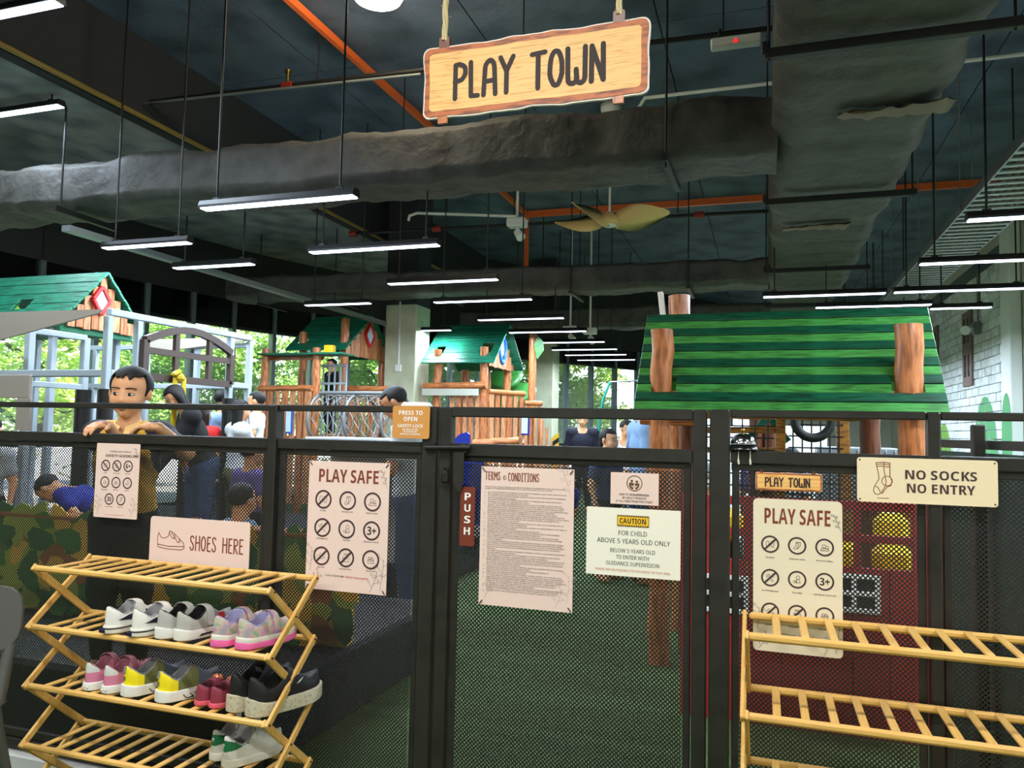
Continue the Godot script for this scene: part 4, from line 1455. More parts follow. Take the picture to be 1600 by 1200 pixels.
func rule_poster(o: Node3D, w: float, h: float, ink: Material) -> void:         # nine round signs below the words PLAY SAFE
	var title := B.new()
	letter(title, "PLAY SAFE", Vector2(0.0, 0.388 * h), 0.1 * h, 0.74 * w, true)
	obj("title", title, M.ink_brown, o)
	var words := B.new()
	var caps := ["No shoes", "Must wear socks", "Be kind to others", "No throwing toys", "Play safely", "Kids above 3 years old", "Don't litter", "No food & drinks", "Tidy your toys"]
	for j in 3:
		for i in 3:
			var c := Vector2((-0.305 + 0.305 * i) * w, (0.2 - 0.22 * j) * h)
			var r := 0.104 * w
			var rings := B.new().hoop(c, r * 0.8, r, 0.0009, 36)
			var k := j * 3 + i
			if k == 5:
				letter(words, "3+", c, r * 0.86, r * 1.05, true)
			else:
				var lines := B.new()
				icon(lines, [0, 1, 2, 3, 4, -1, 5, 6, 7][k], c, r * 0.84, 0.0011)
				obj("line_drawing", lines, M.ink_dark, o)
			if k in [0, 3, 6, 7]:
				rings.stroke([c + Vector2(-0.62, -0.62) * r, c + Vector2(0.62, 0.62) * r], r * 0.22, 0.0011, false)
			obj("round_symbol", rings, ink, o)
			letter(words, caps[k], c - Vector2(0, 0.086 * h), 0.0095 * h, 0.0)
	for q in [[0.48, 0.31, 1.95, 0.2, false], [0.42, -0.47, 1.45, 0.34, true], [0.3, -0.49, 1.2, 0.25, true], [-0.45, -0.36, 1.5, 0.26, true], [-0.44, -0.49, 1.0, 0.2, true]]:
		var tw := B.new()
		sprig(tw, Vector2(q[0] * w, q[1] * h), q[2], q[3] * w, 0.0008, q[4])
		obj("twig_drawing", tw, M.ink_dark, o)
	letter(words, "Cost of damage:", Vector2(-0.25 * w, -0.385 * h), 0.014 * h, 0.24 * w, false, -1)
	obj("small_words", words, M.ink_dark, o)
	var red := B.new()
	letter(red, "RM30 cleaning fee", Vector2(0.01 * w, -0.388 * h), 0.014 * h, 0.27 * w, false, -1)
	obj("red_words", red, M.ink_red, o)

func wooden_sign(o: Node3D, w: float, h: float, th: float, text_pen: float, rope_tabs := true) -> void:
	var edge := func(inset: float, wob: float) -> PackedVector2Array:
		var out := PackedVector2Array()
		var base := rounded(w - inset * 2, h - inset * 2, h * 0.1 - inset * 0.5, 6)
		for i in base.size():
			var a := base[i]
			var c := base[(i + 1) % base.size()]
			var n := maxi(1, int(a.distance_to(c) / (h * 0.05)))
			for j in n:
				var p := a.lerp(c, float(j) / n)
				var t := p.x / h * 4.2 + p.y / h * 3.0
				out.append(p + p.normalized() * wob * (sin(t) * 0.6 + sin(t * 2.3 + 1.0) * 0.5 + sin(t * 5.1) * 0.18))
		return out
	obj("foam_backing", B.new().prism(edge.call(-0.005 * w / 0.75, h * 0.02), -th, -0.002), M.foam_edge, o)
	obj("bark_rim", B.new().prism(edge.call(0.0, h * 0.02), -0.002, 0.0005), M.sign_rim, o)
	obj("board_face", B.new().prism(edge.call(0.08 * h, h * 0.01), 0.0005, 0.0012), M.sign_board, o)
	for x in [-0.41, 0.38]:
		obj("hanging_tab", B.new().prism(rounded(0.05 * w, 0.2 * h, 0.01 * w, 3), -th, -0.001, Transform3D(Basis(), Vector3(x * w, 0.57 * h, 0))), M.log_dark, o)
		if x < 0 or rope_tabs:
			obj("lower_tab", B.new().prism(rounded(0.045 * w, 0.14 * h, 0.006 * w, 3), -th, -0.001, Transform3D(Basis(), Vector3(x * w, -0.53 * h, 0))), M.log_wood, o)
	var t := B.new()
	hand_letter(t, "PLAY TOWN", Vector2(-0.355 * w, -0.27 * h), 0.5 * h, 0.675 * w, text_pen, 0.002, h * 0.004)
	obj("lettering", t, M.ink_dark, o)

func build_signs() -> void:
	var Z := 0.021
	# toddler poster
	var s := sheet_at(Vector2(152, 692), Vector2(213.5, 812), Z)
	var o := thing("poster", "narrow pink poster of toddler space safety rules", "poster", s[0])
	board(o, s[1], s[2], M.paper_pink)
	var w: float = s[1]
	var h: float = s[2]
	var b := B.new()
	letter(b, "TODDLERS SPACE", Vector2(0.06 * w, 0.39 * h), 0.022 * h, 0.5 * w)
	letter(b, "SAFETY GUIDELINE", Vector2(0.1 * w, 0.335 * h), 0.034 * h, 0.76 * w, true)
	var caps := ["No shoes", "No food and drinks", "6M and above", "Under supervision", "Clean after play", "Play gently", "Limited to 30 minutes", "Must wear socks"]
	for k in 8:
		var j := k / 3
		var c := Vector2((-0.27 + 0.26 * (k % 3)) * w if j < 2 else (-0.15 + 0.27 * (k - 6)) * w, (0.2 - 0.225 * j) * h)
		var r := 0.105 * w
		var rg := B.new().hoop(c, r * 0.78, r, 0.0009, 28)
		if k < 2:
			rg.stroke([c + Vector2(-0.6, 0.6) * r, c + Vector2(0.6, -0.6) * r], r * 0.22, 0.0011, false)
		if k == 2:
			letter(b, "6+", c, r * 0.8, r * 1.0, true)
		elif k == 6:
			letter(b, "30", c, r * 0.8, r * 0.95, true)
		else:
			var ln := B.new()
			icon(ln, [0, 6, 0, 2, 7, 4, 0, 1][k], c, r * 0.8, 0.0009)
			obj("line_drawing", ln, M.ink_grey, o)
		obj("round_symbol", rg, M.ink_taupe, o)
		letter(b, caps[k], c - Vector2(0, 0.1 * h), 0.0095 * h, 0.0)
	for q in [[-0.42, -0.46, 1.45, 0.3, true], [0.36, -0.48, 1.3, 0.3, true], [0.46, 0.3, 1.9, 0.2, false]]:
		var tw := B.new()
		sprig(tw, Vector2(q[0] * w, q[1] * h), q[2], q[3] * w, 0.0007, q[4])
		obj("twig_drawing", tw, M.ink_grey, o)
	obj("small_words", b, M.ink_dark, o)
	var rd := B.new()
	letter(rd, "Cost of damage: RM30 cleaning fee", Vector2(0, -0.46 * h), 0.009 * h, 0.45 * w)
	obj("red_words", rd, M.ink_pale_red, o)
	# shoes here
	s = sheet_at(Vector2(236, 806), Vector2(388, 893), 0.024)
	o = thing("shoe_sign", "pink plate reading shoes here with a drawn sneaker", "sign", s[0])
	w = s[1]
	h = s[2]
	board(o, w, h, M.paper_pink, 0.012, 0.003, "plate")
	b = B.new()
	hand_letter(b, "SHOES HERE", Vector2(-0.08 * w, -0.16 * h), 0.3 * h, 0.52 * w, 0.0048)
	obj("lettering", b, M.ink_brown, o)
	b = B.new()
	var pq := func(list: Array) -> Array:
		var out := []
		for i in range(0, list.size(), 2):
			out.append(Vector2(-0.42 * w + list[i] * 0.28 * w, -0.2 * h + list[i + 1] * 0.42 * h))
		return out
	b.stroke(pq.call([0.02, 0.2, 0.0, 0.55, 0.04, 0.85, 0.14, 0.62, 0.27, 0.58, 0.4, 0.7, 0.46, 0.98, 0.6, 0.88, 0.8, 0.62, 0.97, 0.4, 1.0, 0.14, 0.9, 0.06, 0.4, 0.05, 0.05, 0.12, 0.02, 0.2]), 0.0026)
	b.stroke(pq.call([0.02, 0.26, 0.4, 0.19, 0.85, 0.22, 1.0, 0.24]), 0.0026)
	b.stroke(pq.call([0.46, 0.98, 0.42, 0.86, 0.55, 0.62, 0.63, 0.6, 0.6, 0.75, 0.5, 0.9]), 0.0026)
	b.stroke(pq.call([0.62, 0.84, 0.66, 0.62, 0.75, 0.42, 0.83, 0.45, 0.8, 0.6]), 0.0026)
	obj("sneaker_drawing", b, M.ink_brown, o)
	# play safe posters
	s = sheet_at(Vector2(484, 719.5), Vector2(603, 931), Z)
	o = thing("poster", "pink play safe poster pinned with black ties beside the gate", "poster", s[0])
	board(o, s[1], s[2], M.paper_pink, 0.001)
	rule_poster(o, s[1], s[2], M.ink_taupe)
	corner_ties(o, s[1], s[2])
	s = sheet_at(Vector2(1177, 778), Vector2(1317, 980), Z)
	o = thing("poster", "cream play safe board with rounded corners under the small wooden sign", "poster", Vector3(s[0].x, az(1177, 778, Z).y - 0.21, Z))
	board(o, s[1], 0.42, M.paper_cream, 0.012, 0.003)
	rule_poster(o, s[1], 0.42, M.ink_taupe)
	# terms and conditions
	s = sheet_at(Vector2(752.5, 728.5), Vector2(894, 958), Z)
	o = thing("terms_sheet", "large pink sheet of terms and conditions on the gate", "notice", s[0])
	w = s[1]
	h = s[2]
	board(o, w, h, M.paper_pink, 0.001)
	corner_ties(o, w, h)
	b = B.new()
	hand_letter(b, "TERMS", Vector2(-0.455 * w, 0.405 * h), 0.058 * h, 0.165 * w, 0.0026)
	hand_letter(b, "CONDITIONS", Vector2(-0.2 * w, 0.402 * h), 0.058 * h, 0.33 * w, 0.0026)
	hand_letter(b, "&", Vector2(-0.255 * w, 0.41 * h), 0.036 * h, 0.03 * w, 0.002)
	obj("title", b, M.ink_brown, o)
	var terms := ["THIS SHALL BE A LEGALLY BINDING AGREEMENT BETWEEN THE UNDERSIGNED AND OPEN PLAYHOUSE", "GLOBAL PLT (HEREINAFTER REFERRED TO AS OPEN PLAYHOUSE, WE, US, OR OUR).", "",
		"1.ALL GUESTS ENTERING OUR PREMISES SHALL STRICTLY OBSERVE, COMPLY WITH, AND BE BOUND", "BY THE TERMS AND CONDITIONS SET OUT HEREIN.", "2.ALL NOTICES, RULES AND REGULATIONS, AND WALL SIGNS POSTED THROUGHOUT OUR PREMISES", "MUST BE OBSERVED AND FOLLOWED.",
		"3.ALL GUESTS ENTERING OUR PREMISES ARE SUBJECT TO TEMPERATURE CHECKS AND VISUAL", "SCREENING FOR SIGNS OF COMMUNICABLE ILLNESS.", "4.ALL GUESTS ENTERING OUR PREMISES MUST WEAR SOCKS AT ALL TIMES. GUESTS WHO ARE", "UNWELL, WITH A BODY TEMPERATURE ABOVE 37.5 CELSIUS, OR WITH ANY SIGN OF ILLNESS,",
		"INCLUDING HAND, FOOT, AND MOUTH DISEASE, ARE NOT ALLOWED TO ENTER AND WILL NEED", "TO LEAVE OUR PREMISES IMMEDIATELY TO AVOID ANY RISK OF INFECTION. NO EXCEPTIONS WILL", "BE MADE WHEN GUESTS ARE UNWELL, REGARDLESS OF THEIR MEDICAL CONDITION.", "5.NO FOOD, DRINK, GUM, OR CANDY IS PERMITTED IN THE LIBRARY AND PLAY AREAS.",
		"6.ALL SHARP AND/OR LOOSE OBJECTS THAT MAY BE HAZARDOUS, INCLUDING JEWELRY, BUCKLES,", "COINS, BELT, AND OTHER SHARP OBJECTS, MUST BE REMOVED BEFORE ENTERING THE PLAY AREAS.", "7.NO GLITTER, SPARKLES, OR SHARP OBJECTS ON CLOTHING OR BODY ARE PERMITTED TO", "PRESERVE THE SAFETY OF OUR GUESTS.", "8.ALL CHILDREN MUST BE ACCOMPANIED BY AN ADULT AT ALL TIMES AND SHOULD NOT BE LEFT",
		"ON OUR PREMISES WITHOUT ADULT SUPERVISION.", "9.PARENTS OR GUARDIANS OF THE CHILDREN SHALL ASSUME FULL RESPONSIBILITY AND LIABILITY", "FOR THEM WHILE ON OUR PREMISES.", "10.CHILDREN MUST ALWAYS BE ACCOMPANIED INTO THE RESTROOMS.", "11.CHILDREN MAY ONLY GO DOWN THE SLIDES SEATED ON THEIR BOTTOM, FACING FORWARD,", "FEET FIRST, AND CLIMBING UP THE SLIDES IS NOT PERMITTED.",
		"12.WHEN CLIMBING ON APPROVED CLIMBING STRUCTURES, USE BOTH HANDS AND STAY AWAY", "FROM OTHER CLIMBERS. NO FLIPS, SOMERSAULTS, OR CARTWHEELS ARE ALLOWED ANYWHERE", "ON OUR PREMISES.", "13.YOU SHALL NOT REMOVE ANY MATERIALS FROM OPEN PLAYHOUSE. THE FURNITURE, FITTINGS,", "OR EQUIPMENT IN OUR PREMISES MUST NOT BE MISUSED OR THEIR ARRANGEMENT ALTERED.",
		"14.OPEN PLAYHOUSE SHALL NOT BE RESPONSIBLE FOR ANY LOST, STOLEN, OR DAMAGED PROPERTY", "BROUGHT INTO OUR PREMISES. ANY UNATTENDED BELONGINGS ARE LEFT AT THE OWNERS'", "OWN RISK.", "15.YOU AGREE TO ALLOW OUR STAFF TO INSPECT YOUR BAG, AS WELL AS ANY BOOKS OR FOLDERS", "YOU ARE CARRYING, UPON REQUEST.", "16.ANY DAMAGE OR DEFACEMENT OF THE EQUIPMENT IS STRICTLY PROHIBITED, AND ANYONE",
		"FOUND DAMAGING THEM SHALL COMPENSATE OPEN PLAYHOUSE ACCORDINGLY.", "17.GUESTS AGREE TO USE OUR FACILITIES AT THEIR OWN RISK. OPEN PLAYHOUSE SHALL NOT BE", "RESPONSIBLE FOR THE SAFETY OF GUESTS, ACCIDENTS, OR ANY INJURIES THAT MAY OCCUR", "AS A RESULT OF PLAYING ON OUR PREMISES, INCLUDING TRIPPING, FALLING, OR BUMPING", "INTO OTHER PERSONS OR FIXED OBJECTS.",
		"18.OPEN PLAYHOUSE RESERVES THE RIGHT TO REFUSE ADMITTANCE AND/OR SERVICE TO ANYONE", "UNDER ANY CIRCUMSTANCE AS IT DEEMS REASONABLE.", "19.OPEN PLAYHOUSE RESERVES THE RIGHT TO ASK ANY PERSON OR PERSONS TO", "LEAVE AT ITS SOLE AND ABSOLUTE DISCRETION.", "20.OPEN PLAYHOUSE RESERVES THE RIGHT TO AMEND, CHANGE, MODIFY, OR OTHERWISE ALTER", "THE TERMS AND CONDITIONS HEREIN AT ANY TIME AT ITS SOLE AND ABSOLUTE DISCRETION.",
		"21.IN NO EVENT SHALL OPEN PLAYHOUSE BE LIABLE TO ANY MEMBER OR THIRD PARTY FOR ANY", "LOSS OR INJURY, INCLUDING BUT NOT LIMITED TO SPECIAL, DIRECT, INDIRECT, INCIDENTAL,", "EXEMPLARY, OR CONSEQUENTIAL LOSSES OR DAMAGES WHATSOEVER, ARISING DIRECTLY", "OR INDIRECTLY IN CONNECTION WITH THE USE OF OPEN PLAYHOUSE'S FACILITIES.", "22.ALL ENTRY/DAY PASSES ARE STRICTLY NON-TRANSFERABLE.",
		"23.OPEN PLAYHOUSE RESERVES THE RIGHT TO CLOSE THE OUTLET FOR ANY REASON WHATSOEVER", "OR WHEN TO EXIT THE PREMISES UPON REQUEST WITHOUT CLAIMING ANY COMPENSATION", "OR REDUCTION OF THE PURCHASE PRICE DUE TO THE EARLY CLOSURE OF THE OUTLET."]
	b = B.new()
	var step := 0.76 * h / terms.size()
	for i in terms.size():
		var line: String = terms[i]
		var y := 0.355 * h - i * step
		var x := -0.42 * w if i > 2 else -0.455 * w
		var dot := line.find(".")
		if dot > 0 and dot < 3 and line.left(dot).is_valid_int():
			letter(b, line.left(dot + 1), Vector2(-0.462 * w, y), step * 0.56, 0.0, false, -1)
			line = line.substr(dot + 1)
		if line:
			letter(b, line, Vector2(x, y), step * 0.56, line.length() * 0.0103 * w, false, -1)
	obj("small_words", b, M.ink_grey, o)
	for t in [[0.44, -0.44, 1.5, 0.28, true], [0.32, -0.48, 1.2, 0.2, true], [-0.44, -0.46, 1.2, 0.2, true], [0.47, 0.3, 1.9, 0.3, false]]:
		var tw := B.new()
		sprig(tw, Vector2(t[0] * w, t[1] * h), t[2], t[3] * w, 0.0008, t[4])
		obj("twig_drawing", tw, M.ink_faint, o)
	# push plate
	s = sheet_at(Vector2(720, 760.5), Vector2(740.5, 854), 0.022)
	o = thing("push_plate", "narrow brown plate reading push down the gate edge", "sign", s[0])
	w = s[1]
	h = s[2]
	board(o, w, h, M.push_brown, 0.004, 0.003, "plate")
	b = B.new()
	for i in 4:
		letter(b, "PUSH"[i], Vector2(0.0, h * (0.34 - 0.195 * i)), 0.125 * h, 0.42 * w, true)
	obj("lettering", b, M.ink_white, o)
	# supervision notice
	s = sheet_at(Vector2(954.5, 737.5), Vector2(1029, 790.5), Z)
	o = thing("notice_card", "small pale card asking parents to supervise kids", "notice", s[0])
	w = s[1]
	h = s[2]
	board(o, w, h, M.paper_pink, 0.001)
	b = B.new()
	letter(b, "KIDS TO BE", Vector2(-0.31 * w, -0.19 * h), 0.062 * h, 0.27 * w, false, -1)
	letter(b, "SUPERVISED", Vector2(-0.03 * w, -0.19 * h), 0.062 * h, 0.33 * w, true, -1)
	letter(b, "BY ADULT PARENTS", Vector2(0, -0.295 * h), 0.062 * h, 0.49 * w)
	letter(b, "AT ALL TIME FROM THIS POINT", Vector2(0, -0.4 * h), 0.062 * h, 0.77 * w)
	obj("lettering", b, M.ink_dark, o)
	b = B.new()
	var fc := Vector2(0, 0.17 * h)
	b.hoop(fc, 0.225 * h, 0.25 * h, 0.0009, 36)
	b.disc(fc + Vector2(-0.085, 0.07) * h, 0.04 * h, 0.0009)
	b.disc(fc + Vector2(0.075, 0.055) * h, 0.04 * h, 0.0009)
	b.flat(PackedVector2Array([fc + Vector2(-0.17, 0.02) * h, fc + Vector2(-0.06, 0.02) * h, fc + Vector2(0.0, -0.02) * h, fc + Vector2(0.06, 0.01) * h, fc + Vector2(0.155, 0.0) * h, fc + Vector2(0.15, -0.1) * h, fc + Vector2(0.08, -0.19) * h, fc + Vector2(-0.09, -0.19) * h, fc + Vector2(-0.17, -0.1) * h]), 0.0009)
	obj("family_symbol", b, M.ink_bronze, o)
	b = B.new()
	b.disc(fc + Vector2(0, -0.07) * h, 0.033 * h, 0.0014)
	b.stroke([fc + Vector2(-0.09, -0.08) * h, fc + Vector2(0, -0.14) * h, fc + Vector2(0.09, -0.08) * h], 0.028 * h, 0.0014)
	b.stroke([fc + Vector2(0, -0.13) * h, fc + Vector2(0, -0.21) * h], 0.06 * h, 0.0014, false)
	obj("child_symbol", b, M.paper_pink, o)
	# caution sheet
	s = sheet_at(Vector2(917, 791), Vector2(1063, 907.5), Z)
	o = thing("caution_sheet", "laminated white caution sheet with yellow banner on the gate", "notice", s[0])
	w = s[1]
	h = s[2]
	board(o, w, h, M.paper_white, 0.002)
	b = B.new().flat(PackedVector2Array([Vector2(-0.165 * w, 0.235 * h), Vector2(0.17 * w, 0.235 * h), Vector2(0.17 * w, 0.395 * h), Vector2(-0.165 * w, 0.395 * h)]), 0.0009)
	obj("yellow_banner", b, M.ink_yellow, o)
	b = B.new()
	letter(b, "CAUTION", Vector2(0.0, 0.315 * h), 0.075 * h, 0.28 * w, true, 0, 0.0013)
	for i in 14:
		var x := (-0.16 + 0.0235 * i) * w
		for y in [0.237, 0.373]:
			b.flat(PackedVector2Array([Vector2(x, y * h), Vector2(x + 0.012 * w, y * h), Vector2(x + 0.02 * w, (y + 0.02) * h), Vector2(x + 0.008 * w, (y + 0.02) * h)]), 0.0013)
	for y in [0.235, 0.395]:
		b.stroke([Vector2(-0.165 * w, y * h), Vector2(0.17 * w, y * h)], 0.0012, 0.0013)
	for x in [-0.165, 0.17]:
		b.stroke([Vector2(x * w, 0.235 * h), Vector2(x * w, 0.395 * h)], 0.0012, 0.0013)
	letter(b, "FOR CHILD", Vector2(0, 0.135 * h), 0.064 * h, 0.3 * w)
	letter(b, "ABOVE 5 YEARS OLD ONLY", Vector2(0.005 * w, 0.015 * h), 0.066 * h, 0.775 * w)
	letter(b, "BELOW 5 YEARS OLD", Vector2(0, -0.125 * h), 0.054 * h, 0.475 * w)
	letter(b, "TO ENTER WITH", Vector2(0, -0.22 * h), 0.054 * h, 0.35 * w)
	letter(b, "GUIDANCE SUPERVISION", Vector2(0, -0.315 * h), 0.054 * h, 0.56 * w)
	obj("lettering", b, M.ink_black, o)
	b = B.new()
	letter(b, "PARENT ARE RESPONSIBLE FOR KID INSIDE THE PLAY AREA", Vector2(0, -0.415 * h), 0.032 * h, 0.79 * w)
	obj("red_words", b, M.ink_pale_red, o)
	# no socks plate
	s = sheet_at(Vector2(1339, 714), Vector2(1560, 793), 0.03)
	o = thing("sock_sign", "long cream plate reading no socks no entry with drawn socks", "sign", s[0])
	w = s[1]
	h = s[2]
	board(o, w, h, M.plate_cream, 0.008, 0.004, "plate")
	b = B.new()
	letter(b, "NO SOCKS", Vector2(0.105 * w, 0.14 * h), 0.2 * h, 0.505 * w, true)
	obj("lettering", b, M.ink_taupe, o)
	b = B.new()
	letter(b, "NO ENTRY", Vector2(0.105 * w, -0.16 * h), 0.2 * h, 0.48 * w, true)
	obj("lettering", b, M.ink_taupe, o)
	for k in [[-1, 1], [1, 1], [-1, -1], [1, -1]]:
		obj("screw_hole", B.new().disc(Vector2(k[0] * (w / 2 - 0.007), k[1] * (h / 2 - 0.007)), 0.0022, 0.001), M.ink_black, o)
	b = B.new()
	var k2 := func(list: Array) -> Array:
		var out := []
		for i in range(0, list.size(), 2):
			out.append(Vector2(-0.38 * w + list[i] * 0.14 * w, -0.36 * h + list[i + 1] * 0.76 * h))
		return out
	b.stroke(k2.call([0.14, 0.98, 0.26, 0.7, 0.3, 0.5, 0.06, 0.28, 0.0, 0.16, 0.08, 0.06, 0.25, 0.04, 0.42, 0.1, 0.62, 0.3, 0.68, 0.42, 0.62, 0.6, 0.56, 0.8, 0.58, 1.0, 0.14, 0.98]), 0.0018)
	b.stroke(k2.call([0.16, 0.93, 0.58, 0.95]), 0.0018)
	b.stroke(k2.call([0.18, 0.87, 0.57, 0.89]), 0.0018)
	b.stroke(k2.call([0.58, 1.0, 0.88, 0.98, 0.87, 0.6, 0.98, 0.45, 0.92, 0.32, 0.72, 0.28, 0.46, 0.08]), 0.0018)
	b.stroke(k2.call([0.6, 0.94, 0.88, 0.93]), 0.0018)
	b.stroke(k2.call([0.6, 0.87, 0.88, 0.87]), 0.0018)
	b.stroke(k2.call([0.1, 0.28, 0.24, 0.26, 0.36, 0.12]), 0.0018)
	b.hoop(Vector2(-0.38 * w + 0.14 * w * 0.72, -0.36 * h + 0.76 * h * 0.45), 0.012, 0.0136, 0.001, 20)
	b.stroke(k2.call([0.2, -0.06, 0.8, -0.06]), 0.0016)
	obj("sock_drawing", b, M.ink_brown, o)
	# press to open plaque and the button box behind it
	s = sheet_at(Vector2(614, 634), Vector2(670.5, 686), 0.036)
	o = thing("button_plaque", "tan plaque reading press to open on the gate post", "sign", s[0])
	w = s[1]
	h = s[2]
	board(o, w, h, M.plaque_tan, 0.008, 0.003, "plate")
	b = B.new()
	letter(b, "PRESS TO", Vector2(-0.01 * w, 0.29 * h), 0.13 * h, 0.64 * w, true)
	letter(b, "OPEN", Vector2(-0.01 * w, 0.1 * h), 0.13 * h, 0.37 * w, true)
	obj("lettering", b, M.ink_white, o)
	b = B.new()
	letter(b, "SAFETY LOCK", Vector2(-0.01 * w, -0.11 * h), 0.095 * h, 0.68 * w, true)
	obj("lettering", b, M.ink_white, o)
	b = B.new()
	letter(b, "DO NOT LET KID", Vector2(-0.01 * w, -0.22 * h), 0.05 * h, 0.41 * w, true)
	letter(b, "TO ENTER/EXIT", Vector2(-0.01 * w, -0.29 * h), 0.05 * h, 0.38 * w, true)
	letter(b, "WITHOUT GUARDIAN", Vector2(-0.01 * w, -0.365 * h), 0.05 * h, 0.54 * w, true)
	obj("lettering", b, M.ink_white, o)
	var bx := az(652, 640, 0.0)
	var bb := thing("button_box", "white button box behind the tan plaque", "button", Vector3(bx.x, 1.365, 0.005))
	obj("case", B.new().box(Vector3.ZERO, Vector3(0.1, 0.1, 0.05), Basis(), 0.01), M.white_plastic, bb)
	obj("button", B.new().lathe([Vector2(0.0, 0.03), Vector2(0.012, 0.03), Vector2(0.013, 0.02)], 14, Transform3D(Basis(Vector3.RIGHT, -PI / 2), Vector3.ZERO)), M.black_metal, bb)
	# the wooden signs
	var a := az(665, 78, 0.0)
	var c := az(1011, 145, 0.0)
	var hs := thing("hanging_sign", "large wood-look sign reading play town hung on hemp ropes", "sign", Vector3((a.x + c.x) / 2, (a.y + c.y) / 2, 0.0))
	wooden_sign(hs, c.x - a.x, a.y - c.y - 0.005, 0.012, 0.0165)
	w = c.x - a.x
	h = a.y - c.y
	for x in [-0.41, 0.38]:
		var rp := B.new()
		var rng := RandomNumberGenerator.new()
		rng.seed = int(x * 100) + 90
		for st in 3:
			var pts := []
			for i in 70:
				var y := h * 0.6 + i * 0.035
				pts.append(Vector3(x * w + cos(i * 0.9 + TAU * st / 3) * 0.006, y, sin(i * 0.9 + TAU * st / 3) * 0.006 - 0.005))
			rp.tube(pts, 0.0055, 6)
		for i in 60:
			var y := h * 0.6 + rng.randf() * 0.9
			var d := Vector3(rng.randf_range(-1, 1), rng.randf_range(-0.6, 0.6), rng.randf_range(-1, 1)).normalized()
			rp.tube([Vector3(x * w, y, -0.005), Vector3(x * w, y, -0.005) + d * 0.022], 0.0007, 4, false)
		obj("hemp_rope", rp, M.hemp, hs)
	s = sheet_at(Vector2(1181, 737), Vector2(1284, 770), 0.024)
	o = thing("wooden_sign", "small wood-look sign reading play town on the fence", "sign", s[0])
	wooden_sign(o, s[1], s[2] - 0.004, 0.006, 0.0038, false)

func shoe_rack(label: String, at: Vector3) -> Node3D:
	var o := thing("shoe_rack", label, "shoe rack", at)
	var W := 0.935
	var D := 0.115
	var hs := [0.83, 0.635, 0.44, 0.245, 0.05]
	var railm := B.new().box(Vector3(W / 2, 0, 0), Vector3(W, 0.02, 0.016), Basis(), 0.006).mesh()
	var slatm := B.new().box(Vector3.ZERO, Vector3(0.02, 0.007, D * 2 - 0.004), Basis(), 0.002).mesh()
	for i in 5:
		if i == 4:
			continue
		var sh := Node3D.new()
		sh.name = "shelf"
		o.add_child(sh, true)
		sh.position = Vector3(0, hs[i], 0)
		for z in [-D, D]:
			var r := obj("rail", railm, M.bamboo, sh)
			r.position.z = z
		for k in 13:
			var s := obj("slat", slatm, M.bamboo_slat, sh)
			s.position = Vector3(0.07 + k * 0.0663, 0.006, 0)
	for x in [-0.006, W + 0.006]:
		var dx := 0.006 if x < 0 else -0.006
		for i in 4:
			for q in [[D, -D, dx * 0.9], [-D, D, -dx * 0.9]]:
				var a := Vector3(x + q[2], hs[i], q[0])
				var c := Vector3(x + q[2], hs[i + 1], q[1])
				var lg := B.new()
				var d := (c - a).normalized()
				lg.bar(a - d * 0.012, c + d * 0.012, 0.011, 0.024, Vector3(0, d.z, -d.y), 0.003)
				obj("leg", lg, M.bamboo_leg, o)
			var sg := -1.0 if x < 0 else 1.0
			for p in [Vector3(x + sg * 0.012, hs[i], D), Vector3(x + sg * 0.012, hs[i], -D), Vector3(x + sg * 0.012, (hs[i] + hs[i + 1]) / 2, 0)]:
				obj("screw", B.new().tube([p - Vector3(sg * 0.002, 0, 0), p + Vector3(sg * 0.0012, 0, 0)], 0.0034, 8), M.screw, o)
	var ft := B.new()
	for z in [-D, D]:
		ft.box(Vector3(W / 2, hs[4], z), Vector3(W, 0.02, 0.016), Basis(), 0.006)
	obj("foot_rail", ft, M.bamboo, o)
	return o

# ---------------------------------------------------------------- shoes
func shoe_w(u: float) -> float:                                   # half width along the shoe, 0 heel .. 1 toe
	var w := lerpf(0.78, 1.0, smoothstep(0.1, 0.65, u))
	w *= sqrt(clampf(u / 0.14, 0.0, 1.0)) if u < 0.14 else 1.0
	if u > 0.76:
		w *= sqrt(maxf(0.0, 1.0 - pow((u - 0.76) / 0.24, 2.2)))
	return w

